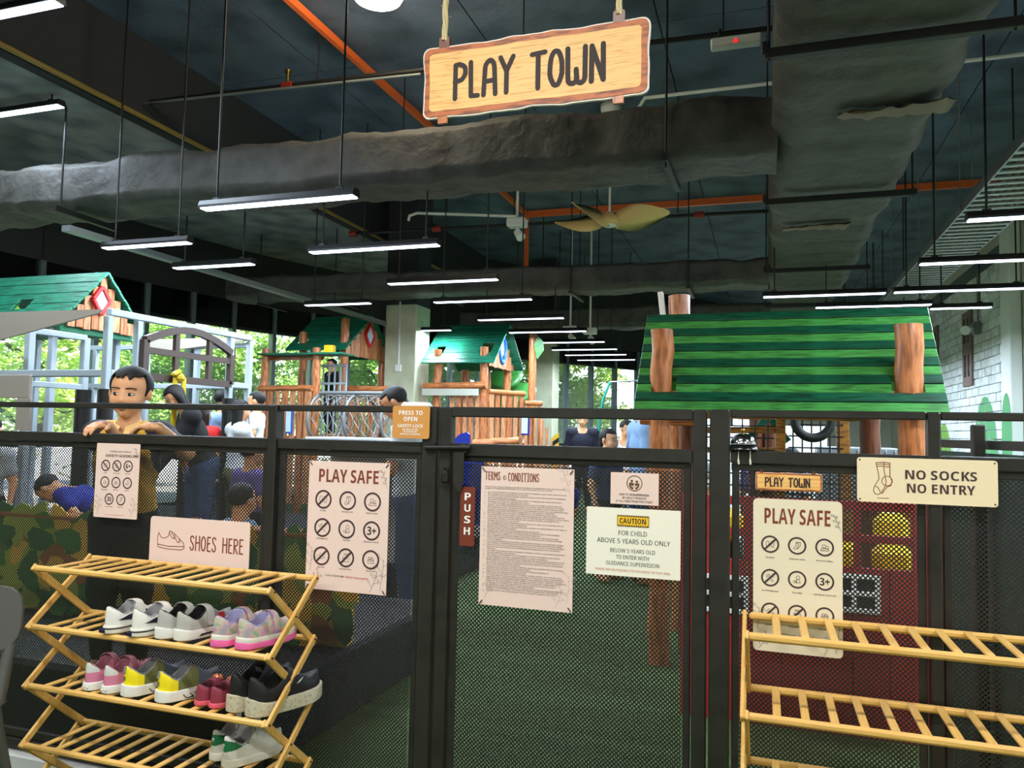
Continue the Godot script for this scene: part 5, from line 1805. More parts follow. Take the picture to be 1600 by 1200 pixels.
func shoe_upper(L: float, W: float, H: float, ys: float, low := 0.78, cav := 0.46) -> Array:      # [outside, lining]
	var cell := 0.0032
	var lo := Vector3(-0.012, ys - 0.012, -W - 0.012)
	var n := Vector3i(int((L + 0.024) / cell) + 2, int((H + 0.03) / cell) + 2, int((2 * W + 0.024) / cell) + 2)
	var val := PackedFloat32Array()
	val.resize(n.x * n.y * n.z)
	var cavity := func(p: Vector3) -> float:
		var u := p.x / L
		var w := maxf(W * shoe_w(clampf(u, 0.12, 1.0)) - 0.007, 0.004)
		var e := sqrt(pow((u - cav * 0.5 - 0.055) / (cav * 0.5 - 0.02), 2.0) + pow(p.z / w, 2.0))
		return maxf((e - 1.0) * w * 0.8, ys + 0.012 - p.y)
	for kz in n.z:
		for jy in n.y:
			for i in n.x:
				var p := lo + Vector3(i, jy, kz) * cell
				var u := p.x / L
				var rise := 0.012 * pow(maxf(0.0, (u - 0.7) / 0.3), 2.0)
				var y := p.y - ys - rise
				var top: float
				if u < 0.22:
					top = lerpf(1.0, low, smoothstep(0.03, 0.22, u))
				elif u < 0.46:
					top = lerpf(low, 1.08, smoothstep(0.2, 0.44, u))
				else:
					top = lerpf(1.08, 0.5, smoothstep(0.46, 0.86, u))
				var h := H * top
				var w := maxf(W * shoe_w(clampf(u, 0.0, 1.0)), 0.0015)
				var e := pow(pow(absf(p.z) / w, 2.6) + pow(maxf(y, 0.0) / h, 3.4 if u < 0.48 else 2.2), 1.0 / 2.6)
				var d := (e - 1.0) * minf(w, h) * 0.85
				d = maxf(d, maxf(-p.x, p.x - L))
				d = maxf(d, -y - 0.006)
				if d > -0.03:
					d = maxf(d, -cavity.call(p))
				val[(kz * n.y + jy) * n.x + i] = d
	var b := nets(val, n.x, n.y, n.z, lo, cell)
	var parts := split(b, func(c: Vector3) -> bool: return cavity.call(c) > 0.0035)
	return parts

func shoe_sole(L: float, W: float, y0: float, y1: float, grow := 0.004, wave := 0.0) -> B:
	var rings := []
	for q in [[y0, 0.965], [y0 + 0.003, 1.0], [y1 - 0.003, 1.0], [y1, 0.97]]:
		var ring := PackedVector3Array()
		for i in 40:
			var t := TAU * i / 40.0
			var u := 0.5 - 0.5 * cos(t)
			var sgn := 1.0 if sin(t) >= 0 else -1.0
			var w: float = (W * shoe_w(u) + grow) * q[1]
			var x: float = (u * (L + 2 * grow) - grow - L / 2) * q[1] + L / 2
			var up := 0.012 * pow(maxf(0.0, (u - 0.7) / 0.3), 2.0)
			if q[0] > y0 + 0.004:
				up += wave * (1.0 - smoothstep(0.0, 0.12, u)) - wave * 0.6 * exp(-pow((u - 0.3) / 0.15, 2.0))
			ring.append(Vector3(x, q[0] + up, sgn * w * (1.0 if absf(sin(t)) > 0.001 else 0.0)))
		rings.append(ring)
	return loft(rings)

func side_band(L: float, W: float, H: float, ys: float, pts: Array, out := 0.0016) -> B:      # a patch that follows both sides of a shoe: pts are (u, height share) of an outline
	var b := B.new()
	var poly := PackedVector2Array()
	for p in pts:
		poly.append(p)
	for s in [-1.0, 1.0]:
		for i in 20:                                                # slices along the shoe
			var u0 := 0.02 + 0.046 * i
			var cellp := PackedVector2Array([Vector2(u0, -0.1), Vector2(u0 + 0.046, -0.1), Vector2(u0 + 0.046, 1.5), Vector2(u0, 1.5)])
			for piece in Geometry2D.intersect_polygons(poly, cellp):
				var ring := []
				for p in piece:
					var y: float = p.y * H
					var up := 0.012 * pow(maxf(0.0, (p.x - 0.7) / 0.3), 2.0)
					var w: float = W * shoe_w(p.x) * pow(maxf(0.02, 1.0 - pow(p.y / 1.12, 3.0)), 1.0 / 2.6) + out
					ring.append(Vector3(p.x * L, ys + y + up, s * w))
				if ring.size() > 2:
					b.face(ring, Vector3(0, 0.15, s))
	return b

func shoe(label: String, group: String, at: Vector3, yaw: float, kind: String) -> Node3D:
	var o := thing("shoe", label, "shoe", at, PI / 2 + yaw, group)
	var L := 0.2
	var W := 0.0385
	var H := 0.063
	match kind:
		"white":
			var u := shoe_upper(L, W, H, 0.022)
			obj("upper", u[0], M.shoe_white, o)
			obj("lining", u[1], M.shoe_lining, o)
			obj("sole", shoe_sole(L, W, 0.0, 0.024), M.sole_cream, o)
			obj("sole_line", shoe_sole(L, W, 0.0155, 0.0172, 0.0048), M.shoe_navy, o)
			obj("side_stripe", side_band(L, W, H, 0.022, [Vector2(0.1, 0.3), Vector2(0.3, 0.5), Vector2(0.62, 0.62), Vector2(0.6, 0.3), Vector2(0.35, 0.22)]), M.shoe_navy, o)
			obj("heel_block", B.new().box(Vector3(-0.0045, 0.008, -0.012), Vector3(0.006, 0.013, 0.026), Basis(), 0.002), M.shoe_navy, o)
			var t := B.new()
			letter(t, "NIKE", Vector2.ZERO, 0.0055, 0.018, true, 0, 0.0)
			var tm := obj("heel_lettering", t, M.shoe_navy, o)
			tm.rotation.y = -PI / 2
			tm.position = Vector3(0.004, 0.06, 0)
			obj("strap", strap(L, W, H, 0.022, 0.45, 0.57), M.shoe_white, o)
		"grey":
			var u := shoe_upper(L, W, H, 0.026)
			var sp := split(u[0], func(c: Vector3) -> bool: return c.x > 0.085)
			obj("upper", sp[1], M.shoe_grey, o)
			obj("toe_mesh", sp[0], M.shoe_mid, o)
			obj("lining", u[1], M.shoe_black, o)
			obj("insole", B.new().box(Vector3(0.062, 0.042, 0), Vector3(0.06, 0.006, 0.036), Basis(), 0.002), M.shoe_red, o)
			obj("sole", shoe_sole(L, W, 0.0, 0.03, 0.005, 0.006), M.shoe_white, o)
			obj("sole_window", side_band(L, W + 0.006, 0.03, 0.0, [Vector2(0.26, 0.2), Vector2(0.32, 0.6), Vector2(0.48, 0.72), Vector2(0.5, 0.4)]), M.shoe_black, o)
			obj("sole_arch", side_band(L, W + 0.006, 0.03, 0.0, [Vector2(0.5, 0.02), Vector2(0.6, 0.35), Vector2(0.85, 0.3), Vector2(0.85, 0.02)]), M.shoe_black, o)
			obj("side_patch", side_band(L, W, H, 0.026, [Vector2(0.6, 0.3), Vector2(0.62, 0.7), Vector2(0.74, 0.66), Vector2(0.74, 0.35)]), M.shoe_red, o)
			obj("strap", strap(L, W, H, 0.026, 0.42, 0.54), M.shoe_grey, o)
		"rainbow":
			var u := shoe_upper(L, W, H, 0.03)
			obj("upper", u[0], M.shoe_rainbow, o)
			obj("lining", u[1], M.shoe_lilac, o)
			obj("insole", B.new().box(Vector3(0.062, 0.047, 0), Vector3(0.06, 0.006, 0.036), Basis(), 0.002), M.shoe_pink, o)
			obj("midsole", shoe_sole(L, W, 0.016, 0.033, 0.0042, 0.004), M.sole_cream, o)
			obj("sole", shoe_sole(L, W, 0.0, 0.02, 0.0055, 0.004), M.shoe_hotpink, o)
			obj("strap", strap(L, W, H, 0.03, 0.5, 0.6), M.shoe_rainbow, o)
		"pink":
			var u := shoe_upper(L * 0.92, W * 0.94, H * 1.05, 0.022, 0.72)
			var sp := split(u[0], func(c: Vector3) -> bool: return c.x < 0.03 and c.y > 0.056)
			obj("upper", sp[1], M.shoe_pink, o)
			obj("heel_tab", sp[0], M.shoe_irid, o)
			obj("lining", u[1], M.shoe_rose, o)
			obj("sole", shoe_sole(L * 0.92, W * 0.94, 0.0, 0.025, 0.004), M.shoe_white, o)
			obj("strap", strap(L * 0.92, W * 0.94, H * 1.1, 0.022, 0.42, 0.53), M.shoe_rose, o)
			for s in [-1.0, 1.0]:
				obj("star_stud", B.new().box(Vector3(-0.0045, 0.013, s * 0.009), Vector3(0.003, 0.006, 0.006), Basis(Vector3.RIGHT, 0.7), 0.001), M.sole_cream, o)
		"yellow":
			var u := shoe_upper(L, W, H * 1.06, 0.027)
			var sp := split(u[0], func(c: Vector3) -> bool: return c.x < 0.05 + 0.2 * maxf(0.0, c.y - 0.06))
			var sp2 := split(sp[1], func(c: Vector3) -> bool: return c.x < 0.115)
			obj("heel_cup", sp[0], M.shoe_yellow, o)
			obj("upper", sp2[0], M.shoe_olive, o)
			obj("toe", sp2[1], M.shoe_slate, o)
			obj("lining", u[1], M.shoe_mid, o)
			obj("sole", shoe_sole(L, W, 0.0, 0.033, 0.006, 0.005), M.shoe_white, o)
			var z := B.new()
			for q in [[[0.3, 0.75], [0.36, 0.2], [0.47, 0.25], [0.42, 0.62], [0.48, 0.95], [0.5, 0.6], [0.58, 1.0], [0.6, 0.6], [0.66, 0.95]]]:
				for i in q.size() - 1:
					var a := Vector2(q[i][0], q[i][1])
					var c := Vector2(q[i + 1][0], q[i + 1][1])
					var nn := (c - a).normalized().orthogonal() * 0.06
					nn.x *= 0.12
					z.join(side_band(L, W + 0.009, 0.03, 0.0, [a + nn, c + nn, c - nn, a - nn]))
			obj("sole_zigzag", z, M.shoe_black, o)
			obj("heel_badge", B.new().box(Vector3(0.0005, 0.056, 0), Vector3(0.002, 0.014, 0.012), Basis(), 0.0008), M.shoe_olive, o)
			obj("pull_tab", B.new().box(Vector3(0.0, 0.083, 0), Vector3(0.004, 0.022, 0.011), Basis(Vector3.BACK, -0.2), 0.0015), M.shoe_mid, o)
		"sandal":
			var k := 0.72
			var u := shoe_upper(L * k, W * 0.86, H * 0.8, 0.014, 1.0, 0.3)
			obj("upper", u[0], M.shoe_raspberry, o)
			obj("lining", u[1], M.shoe_maroon, o)
			obj("sole", shoe_sole(L * k, W * 0.86, 0.0, 0.015, 0.003), M.shoe_coral, o)
			var bow := B.new()
			for s in [-1.0, 1.0]:
				bow.tube([Vector3(0.078, 0.06, 0), Vector3(0.082, 0.068, s * 0.009), Vector3(0.08, 0.066, s * 0.02)], [0.003, 0.009, 0.004], 8)
			obj("bow", bow, M.shoe_orange, o)
			obj("bow_bead", B.new().lathe([Vector2(0, -0.006), Vector2(0.005, -0.003), Vector2(0.006, 0.002), Vector2(0, 0.006)], 10, Transform3D(Basis(), Vector3(0.078, 0.067, 0))), M.shoe_white, o)
		"black":
			var k := 1.25
			var u := shoe_upper(L * k, W * 1.16, H * 1.25, 0.036, 0.66)
			obj("upper", u[0], M.shoe_charcoal, o)
			obj("lining", u[1], M.shoe_black, o)
			obj("sole", shoe_sole(L * k, W * 1.16, 0.0, 0.042, 0.006, 0.012), M.sole_dirty, o)
			obj("size_label", B.new().box(Vector3(0.112, 0.098, 0.0), Vector3(0.002, 0.016, 0.024), Basis(Vector3.BACK, 0.5)), M.shoe_mid, o)
			obj("side_mark", side_band(L * k, W * 1.16, H * 1.2, 0.036, [Vector2(0.55, 0.5), Vector2(0.6, 0.56), Vector2(0.66, 0.72), Vector2(0.6, 0.62)]), M.shoe_white, o)
		"green_tab":
			var u := shoe_upper(L, W, H * 1.15, 0.022, 0.8)
			var sp := split(u[0], func(c: Vector3) -> bool: return c.y > 0.047 + c.x * 0.25 and c.x < 0.07 and c.y > 0.047)
			var sp2 := split(sp[0], func(c: Vector3) -> bool: return c.y > 0.082 - c.x * 0.25)
			obj("upper", sp[1], M.shoe_leather, o)
			obj("heel_tab", sp2[1], M.shoe_green, o)
			obj("collar", sp2[0], M.shoe_white, o)
			obj("lining", u[1], M.shoe_lining, o)
			obj("sole", shoe_sole(L, W, 0.0, 0.024), M.sole_cream, o)
			var lf := B.new()
			for a in [-0.7, 0.0, 0.7]:
				var q := Transform3D(Basis(Vector3.BACK, a), Vector3(0, -0.003, 0))
				var poly := PackedVector2Array()
				for p in [Vector2(0, 0), Vector2(0.0022, 0.004), Vector2(0, 0.009), Vector2(-0.0022, 0.004)]:
					var r := q * Vector3(p.x, p.y, 0)
					poly.append(Vector2(r.x, r.y))
				lf.flat(poly, 0.0)
			lf.stroke([Vector2(-0.005, -0.0045), Vector2(0, -0.006), Vector2(0.005, -0.0045)], 0.0012)
			var m := obj("heel_emblem", lf, M.shoe_white, o)
			m.rotation.y = -PI / 2
			m.position = Vector3(-0.001, 0.068, 0)
			for q in [[0.095, 0.01, 0.35, 0.085], [0.112, -0.02, -0.6, 0.075]]:
				var st := B.new()
				st.bar(Vector3(q[0], 0.07, q[1]), Vector3(q[0] + 0.02, 0.07 + q[3], q[1] - 0.03 * sin(q[2])), 0.003, 0.016, Vector3(0.2, 0, 1), 0.001)
				obj("open_strap", st, M.shoe_leather, o)
	return o

func strap(L: float, W: float, H: float, ys: float, u0: float, u1: float) -> B:      # a band over the instep
	var rings := []
	for i in 11:
		var t := lerpf(-1.15, 1.15, i / 10.0)
		var ring := PackedVector3Array()
		for q in [[u0, 0.0], [u1, 0.0], [u1, 0.003], [u0, 0.003]]:
			var w: float = W * shoe_w(q[0]) + q[1] + 0.0015
			var top: float = H * lerpf(1.06, 0.98, (q[0] - 0.42) * 3.0) + q[1] + 0.002
			var a := t * PI / 2 / 1.0
			ring.append(Vector3(q[0] * L, ys + top * pow(maxf(0.0, cos(a * 0.85)), 0.6), w * signf(sin(a)) * pow(absf(sin(a * 0.87)), 0.8)))
		rings.append(ring)
	return loft(rings)

func build_racks() -> void:
	mat("bamboo_slat", Color(0.92, 0.75, 0.43), 0.42)
	tri(M.bamboo_slat, TEX.bamboo_grain, Vector3(14, 14, 0.6))
	for c in [["shoe_white", Color(0.9, 0.9, 0.88)], ["shoe_lining", Color(0.62, 0.62, 0.63)], ["sole_cream", Color(0.88, 0.87, 0.82)], ["shoe_navy", Color(0.06, 0.07, 0.2)], ["shoe_grey", Color(0.7, 0.7, 0.68)], ["shoe_mid", Color(0.5, 0.51, 0.52)],
			["shoe_black", Color(0.03, 0.03, 0.035)], ["shoe_red", Color(0.62, 0.1, 0.12)], ["shoe_lilac", Color(0.6, 0.6, 0.75)], ["shoe_pink", Color(0.82, 0.5, 0.62)], ["shoe_rose", Color(0.62, 0.38, 0.44)], ["shoe_hotpink", Color(0.95, 0.42, 0.68)],
			["shoe_irid", Color(0.8, 0.82, 0.8)], ["shoe_yellow", Color(0.92, 0.85, 0.05)], ["shoe_olive", Color(0.42, 0.43, 0.24)], ["shoe_slate", Color(0.3, 0.34, 0.38)], ["shoe_raspberry", Color(0.55, 0.2, 0.27)], ["shoe_maroon", Color(0.35, 0.12, 0.18)],
			["shoe_coral", Color(0.85, 0.35, 0.42)], ["shoe_orange", Color(0.85, 0.45, 0.25)], ["shoe_charcoal", Color(0.07, 0.07, 0.08)], ["sole_dirty", Color(0.8, 0.78, 0.7)], ["shoe_leather", Color(0.82, 0.82, 0.78)], ["shoe_green", Color(0.05, 0.42, 0.25)]]:
		mat(c[0], c[1], 0.55)
	mat("shoe_rainbow", Color(0.95, 0.95, 0.95), 0.5)
	tri(M.shoe_rainbow, noise_tex("rainbow", 0.016, [[0.0, Color(0.55, 0.72, 0.66)], [0.35, Color(0.68, 0.74, 0.66)], [0.48, Color(0.86, 0.8, 0.66)], [0.6, Color(0.84, 0.6, 0.7)], [0.8, Color(0.68, 0.6, 0.78)], [1.0, Color(0.85, 0.7, 0.6)]], 256, 3, 20.0), Vector3(6, 6, 6))
	tri(M.sole_dirty, noise_tex("dirt", 0.03, [[0.0, Color(0.7, 0.66, 0.6)], [0.4, Color(0.95, 0.94, 0.9)], [1.0, Color(1, 1, 1)]], 256, 5), Vector3(8, 8, 8))
	shoe_rack("bamboo folding rack full of shoes below the shoes here sign", Vector3(-2.345, 0, 0.195))
	shoe_rack("empty bamboo folding rack in front of the cream play safe board", Vector3(-0.04, 0, 0.155))
	var pairs := [
		[[[165, 990, -0.12], [207, 995, -0.16]], 0.648, "white", "white low leather shoe with navy side stripe on the rack", "pair of white shoes with navy stripe"],
		[[[247, 998, -0.14], [276, 1001, -0.22]], 0.648, "grey", "grey running shoe with red insole and strap on the rack", "pair of grey running shoes"],
		[[[335, 1011, -0.12], [372, 1015, -0.3]], 0.648, "rainbow", "pastel rainbow sneaker with hot pink sole on the rack", "pair of rainbow sneakers"],
		[[[134, 1079, -0.02], [163, 1084, -0.05]], 0.453, "pink", "pink child's shoe with shiny heel tab on the rack", "pair of pink shoes"],
		[[[193, 1088, -0.35], [246, 1097, -0.42]], 0.453, "yellow", "yellow heeled grey sneaker with chunky white sole", "pair of yellow and grey sneakers"],
		[[[308, 1103, -0.12], [330, 1107, -0.14]], 0.453, "sandal", "small raspberry toddler shoe with orange bow", "pair of small raspberry shoes"],
		[[[360, 1113, -0.14], [388, 1120, -0.36]], 0.453, "black", "black slip-on shoe with thick off-white sole", "pair of black slip-ons"],
		[[[332, 1189, -0.1], [349, 1199, -0.4]], 0.258, "green_tab", "white shoe with green heel tab and loose straps", "pair of white shoes with green heels"]]
	for p in pairs:
		var first: Node3D = null
		for q in p[0]:
			var a := ay(q[0], q[1], p[1])
			if first == null:
				first = shoe(p[3], p[4], a, q[2], p[2])
			else:
				dup(first, a, PI / 2 + q[2])
	# grey metal chair that just reaches into the picture
	var cp := az(4, 1000, 0.75)
	var ch := thing("metal_chair", "grey sheet metal chair beside the shoe rack", "chair", Vector3(cp.x - 0.4, 0, 0.7), 0.5)
	obj("seat", B.new().box(Vector3(0, 0.45, 0), Vector3(0.36, 0.02, 0.36), Basis(), 0.008), M.chair_grey, ch)
	for s in [[-1, -1], [1, -1], [-1, 1], [1, 1]]:
		obj("leg", B.new().tube([Vector3(s[0] * 0.15, 0.45, s[1] * 0.15), Vector3(s[0] * 0.16, 0.38, s[1] * 0.16), Vector3(s[0] * 0.22, 0.0, s[1] * 0.22)], [0.022, 0.02, 0.014], 10), M.chair_grey, ch)
	for s in [-1, 1]:
		obj("back_post", B.new().tube([Vector3(s * 0.16, 0.45, -0.16), Vector3(s * 0.17, 0.62, -0.2), Vector3(s * 0.17, 0.74, -0.215)], [0.02, 0.018, 0.014], 10), M.chair_grey, ch)
	var bk := rounded(0.4, 0.2, 0.07, 5)
	obj("backrest", B.new().prism(bk, -0.008, 0.008, Transform3D(Basis(Vector3.RIGHT, -0.12), Vector3(0, 0.7, -0.2))), M.chair_grey, ch)

func log_post(o: Node3D, called: String, a: Vector3, c: Vector3, r: float, m: Material, seed_ := 1) -> MeshInstance3D:      # a log with knots and a slight wander
	var f := FastNoiseLite.new()
	f.seed = seed_
	f.frequency = 1.5
	var n := maxi(4, int(a.distance_to(c) / 0.12))
	var rings := []
	var d := (c - a).normalized()
	var s := d.cross(Vector3(0.3, 0.2, 0.9)).normalized()
	var t := d.cross(s)
	for i in n + 1:
		var p := a.lerp(c, float(i) / n)
		p += s * f.get_noise_2d(i * 0.25, 3) * r * 0.3 + t * f.get_noise_2d(i * 0.25, 77) * r * 0.3
		var ring := PackedVector3Array()
		for k in 14:
			var an := -TAU * k / 14
			var rr := r * (1.0 + 0.12 * f.get_noise_3d(cos(an) * 0.8, sin(an) * 0.8, i * 0.35))
			ring.append(p + (s * cos(an) + t * sin(an)) * rr)
		rings.append(ring)
	return obj(called, loft(rings), m, o)

func roof_slope(o: Node3D, a0: Vector3, a1: Vector3, up: Vector3, n: int, mats: Array, gaps := [], th := 0.022) -> void:      # planks from the eave a0-a1 up; gaps: [plank, x0, x1]
	var w := up.length() / n
	var dir := up.normalized()
	var along := (a1 - a0).normalized()
	var nn := along.cross(dir).normalized()
	for k in n:
		var cuts := []
		for g in gaps:
			if g[0] == k:
				cuts.append([g[1], g[2]])
		var segs := [[a0.x, a1.x]]
		for c in cuts:
			var out := []
			for sg in segs:
				if c[0] > sg[0] and c[1] < sg[1]:
					out.append([sg[0], c[0]])
					out.append([c[1], sg[1]])
				else:
					out.append(sg)
			segs = out
		for sg in segs:
			var c := Vector3((sg[0] + sg[1]) / 2, 0, 0)
			var base := a0.lerp(a1, 0.5) + dir * w * (k + 0.5)
			base.x = c.x
			obj("roof_plank", B.new().box(base + nn * 0.004 * (k % 2), Vector3(sg[1] - sg[0], w - 0.003, th), Basis(along, dir, nn), 0.003), mats[k % mats.size()], o)

func gable(o: Node3D, X: float, z0: float, z1: float, y0: float, apex: float, n: int, deep := 0.1) -> void:       # upright boards below the two slopes, facing +x
	var W := absf(z1 - z0)
	for k in n:
		var u := (k + 0.5) / n
		var hh := (apex - y0 - 0.06) * (1.0 - absf(u - 0.5) * 2.0) + 0.02
		var z := lerpf(z0, z1, u)
		var bot := y0 - deep + 0.006 * sin(k * 2.3)
		obj("gable_board", B.new().box(Vector3(X + 0.004 * (k % 2), (bot + y0 + hh) / 2, z), Vector3(0.022, y0 + hh - bot, W / n - 0.007), Basis(), 0.003), M.plank_wood if k % 2 else M.plank_wood_pale, o)

func play_house() -> void:
	var o := thing("play_house", "small play house with green plank roof and red front wall", "play house", Vector3.ZERO)
	var x0 := -0.72
	var x1 := 0.902
	var eave := Vector3(x0, 1.459, -2.12)
	var rise := Vector3(0, 0.626, -0.528)
	var gaps := [[2, -0.632, -0.49], [3, -0.632, -0.49], [2, 0.65, 0.805], [3, 0.65, 0.805]]
	roof_slope(o, eave, Vector3(x1, 1.459, -2.12), rise, 12, [M.roof_green_light, M.roof_green_dark], gaps)
	roof_slope(o, Vector3(x0, 1.459, -3.2), Vector3(x1, 1.459, -3.2), Vector3(0, 0.626, 0.55), 8, [M.roof_green_light, M.roof_green_dark])
	log_post(o, "log_post", Vector3(-0.587, 0, -2.27), Vector3(-0.58, 1.944, -2.27), 0.064, M.log_wood, 4)
	log_post(o, "log_post", Vector3(0.752, 0, -2.27), Vector3(0.743, 1.944, -2.27), 0.071, M.log_wood, 9)
	log_post(o, "log_post", Vector3(-0.53, 0, -3.1), Vector3(-0.577, 2.3, -3.16), 0.074, M.log_wood, 14)
	log_post(o, "log_post", Vector3(0.62, 0, -2.9), Vector3(0.62, 1.62, -2.9), 0.06, M.log_dark, 19)
	log_post(o, "log_post", Vector3(-0.44, 0, -2.52), Vector3(-0.44, 1.54, -2.52), 0.055, M.log_dark, 21)
	obj("batten", B.new().box(Vector3(-0.69, 2.23, -3.14), Vector3(0.036, 0.2, 0.06), Basis(Vector3.BACK, 0.12), 0.004), M.foam_edge, o)
	log_post(o, "beam", Vector3(-0.7, 1.4, -2.27), Vector3(-0.37, 1.4, -2.27), 0.026, M.log_wood_side, 25)
	log_post(o, "beam", Vector3(-0.6, 1.56, -2.52), Vector3(0.8, 1.56, -2.52), 0.035, M.log_wood_side, 26)
	log_post(o, "beam", Vector3(-0.56, 1.47, -3.1), Vector3(0.66, 1.47, -3.05), 0.035, M.log_wood_side, 27)
	# red wall with its openings: rows of windows cut out
	var wl := Node3D.new()
	wl.name = "front_wall"
	o.add_child(wl)
	var top := 1.04
	var r0 := az(1380, 800, -1.5).y
	var r1 := az(1380, 838, -1.5).y
	var r2 := az(1380, 850, -1.5).y
	var r3 := az(1380, 890, -1.5).y
	var xs := [-0.38, az(1120, 800, -1.5).x, az(1162, 800, -1.5).x, az(1250, 800, -1.5).x, az(1333, 800, -1.5).x, az(1345, 800, -1.5).x, az(1425, 800, -1.5).x, 0.68]
	var board := func(xa: float, xb: float, ya: float, yb: float) -> void:
		obj("wall_board", B.new().box(Vector3((xa + xb) / 2, (ya + yb) / 2, -1.51), Vector3(xb - xa, yb - ya, 0.02), Basis(), 0.002), M.facade_red, wl)
	var nb := 7
	for i in nb:                                                      # lower boards, full width of the wall
		var xa := lerpf(-0.38, 0.68, float(i) / nb)
		board.call(xa + 0.0015, lerpf(-0.38, 0.68, (i + 1.0) / nb) - 0.0015, 0.0, r3)
	board.call(-0.38, 0.68, r0, top)
	board.call(-0.38, 0.68, r2, r1)
	for q in [[0, 1], [2, 3], [4, 5], [6, 7]]:
		board.call(xs[q[0]], xs[q[1]], r3, r2)
		board.call(xs[q[0]], xs[q[1]], r1, r0)
	for q in [[1085.0, 1166.0], [1298.0, 1372.0]]:
		var p := az(q[0], 898, -1.49)
		var p2 := az(q[1], 957, -1.49)
		var fr := B.new()
		var W := p2.x - p.x
		var H := p.y - p2.y
		for t in [0.0, 0.5, 1.0]:
			fr.box(Vector3(p.x + W * t, (p.y + p2.y) / 2, -1.492), Vector3(0.022, H + 0.022, 0.012), Basis(), 0.002)
			fr.box(Vector3((p.x + p2.x) / 2, p2.y + H * t, -1.491), Vector3(W, 0.022, 0.012), Basis(), 0.002)
		var wn := obj("small_window", fr, M.wall_white, wl)
		obj("pane", B.new().box(Vector3((p.x + p2.x) / 2, (p.y + p2.y) / 2, -1.497), Vector3(W, H, 0.006)), M.mat_navy, wn)
	# things inside the house
	for q in [[1392.0, 820.0, 0.16, -2.02], [1395.0, 870.0, 0.18, -1.78], [1240.0, 820.0, 0.2, -1.85], [1322.0, 862.0, 0.12, -1.78], [1146.0, 812.0, 0.1, -1.8]]:
		var p := az(q[0], q[1], q[3])
		var c := thing("foam_block", "yellow padded block inside the red play house", "block", Vector3(p.x, p.y - 0.1, q[3]), 0.0, "padded blocks inside the play house")
		obj("pad", B.new().box(Vector3(0, 0.08, 0), Vector3(q[2], 0.16, 0.14), Basis(), 0.04), M.yellow_paint, c)
		obj("stand", B.new().box(Vector3(0, -p.y / 2 + 0.05, 0), Vector3(q[2] * 0.7, maxf(0.1, p.y - 0.1), 0.1), Basis(), 0.01), M.pad_black, c)
	# blue slide top that shows beside the post
	var sl := thing("slide", "blue plastic slide end behind the log post of the play house", "slide", az(1072, 700, -3.45))
	var f0 := PackedVector2Array([Vector2(-0.055, -1.22), Vector2(0.07, -1.22), Vector2(0.07, 0.05), Vector2(0.045, 0.19), Vector2(0.02, 0.215), Vector2(-0.01, 0.19), Vector2(-0.04, 0.0)])
	obj("side_wall", B.new().prism(f0, -0.02, 0.02), M.slide_blue, sl)
	obj("chute", B.new().box(Vector3(0.0, -0.72, -0.2), Vector3(0.1, 1.04, 0.36), Basis(), 0.02), M.slide_blue, sl)

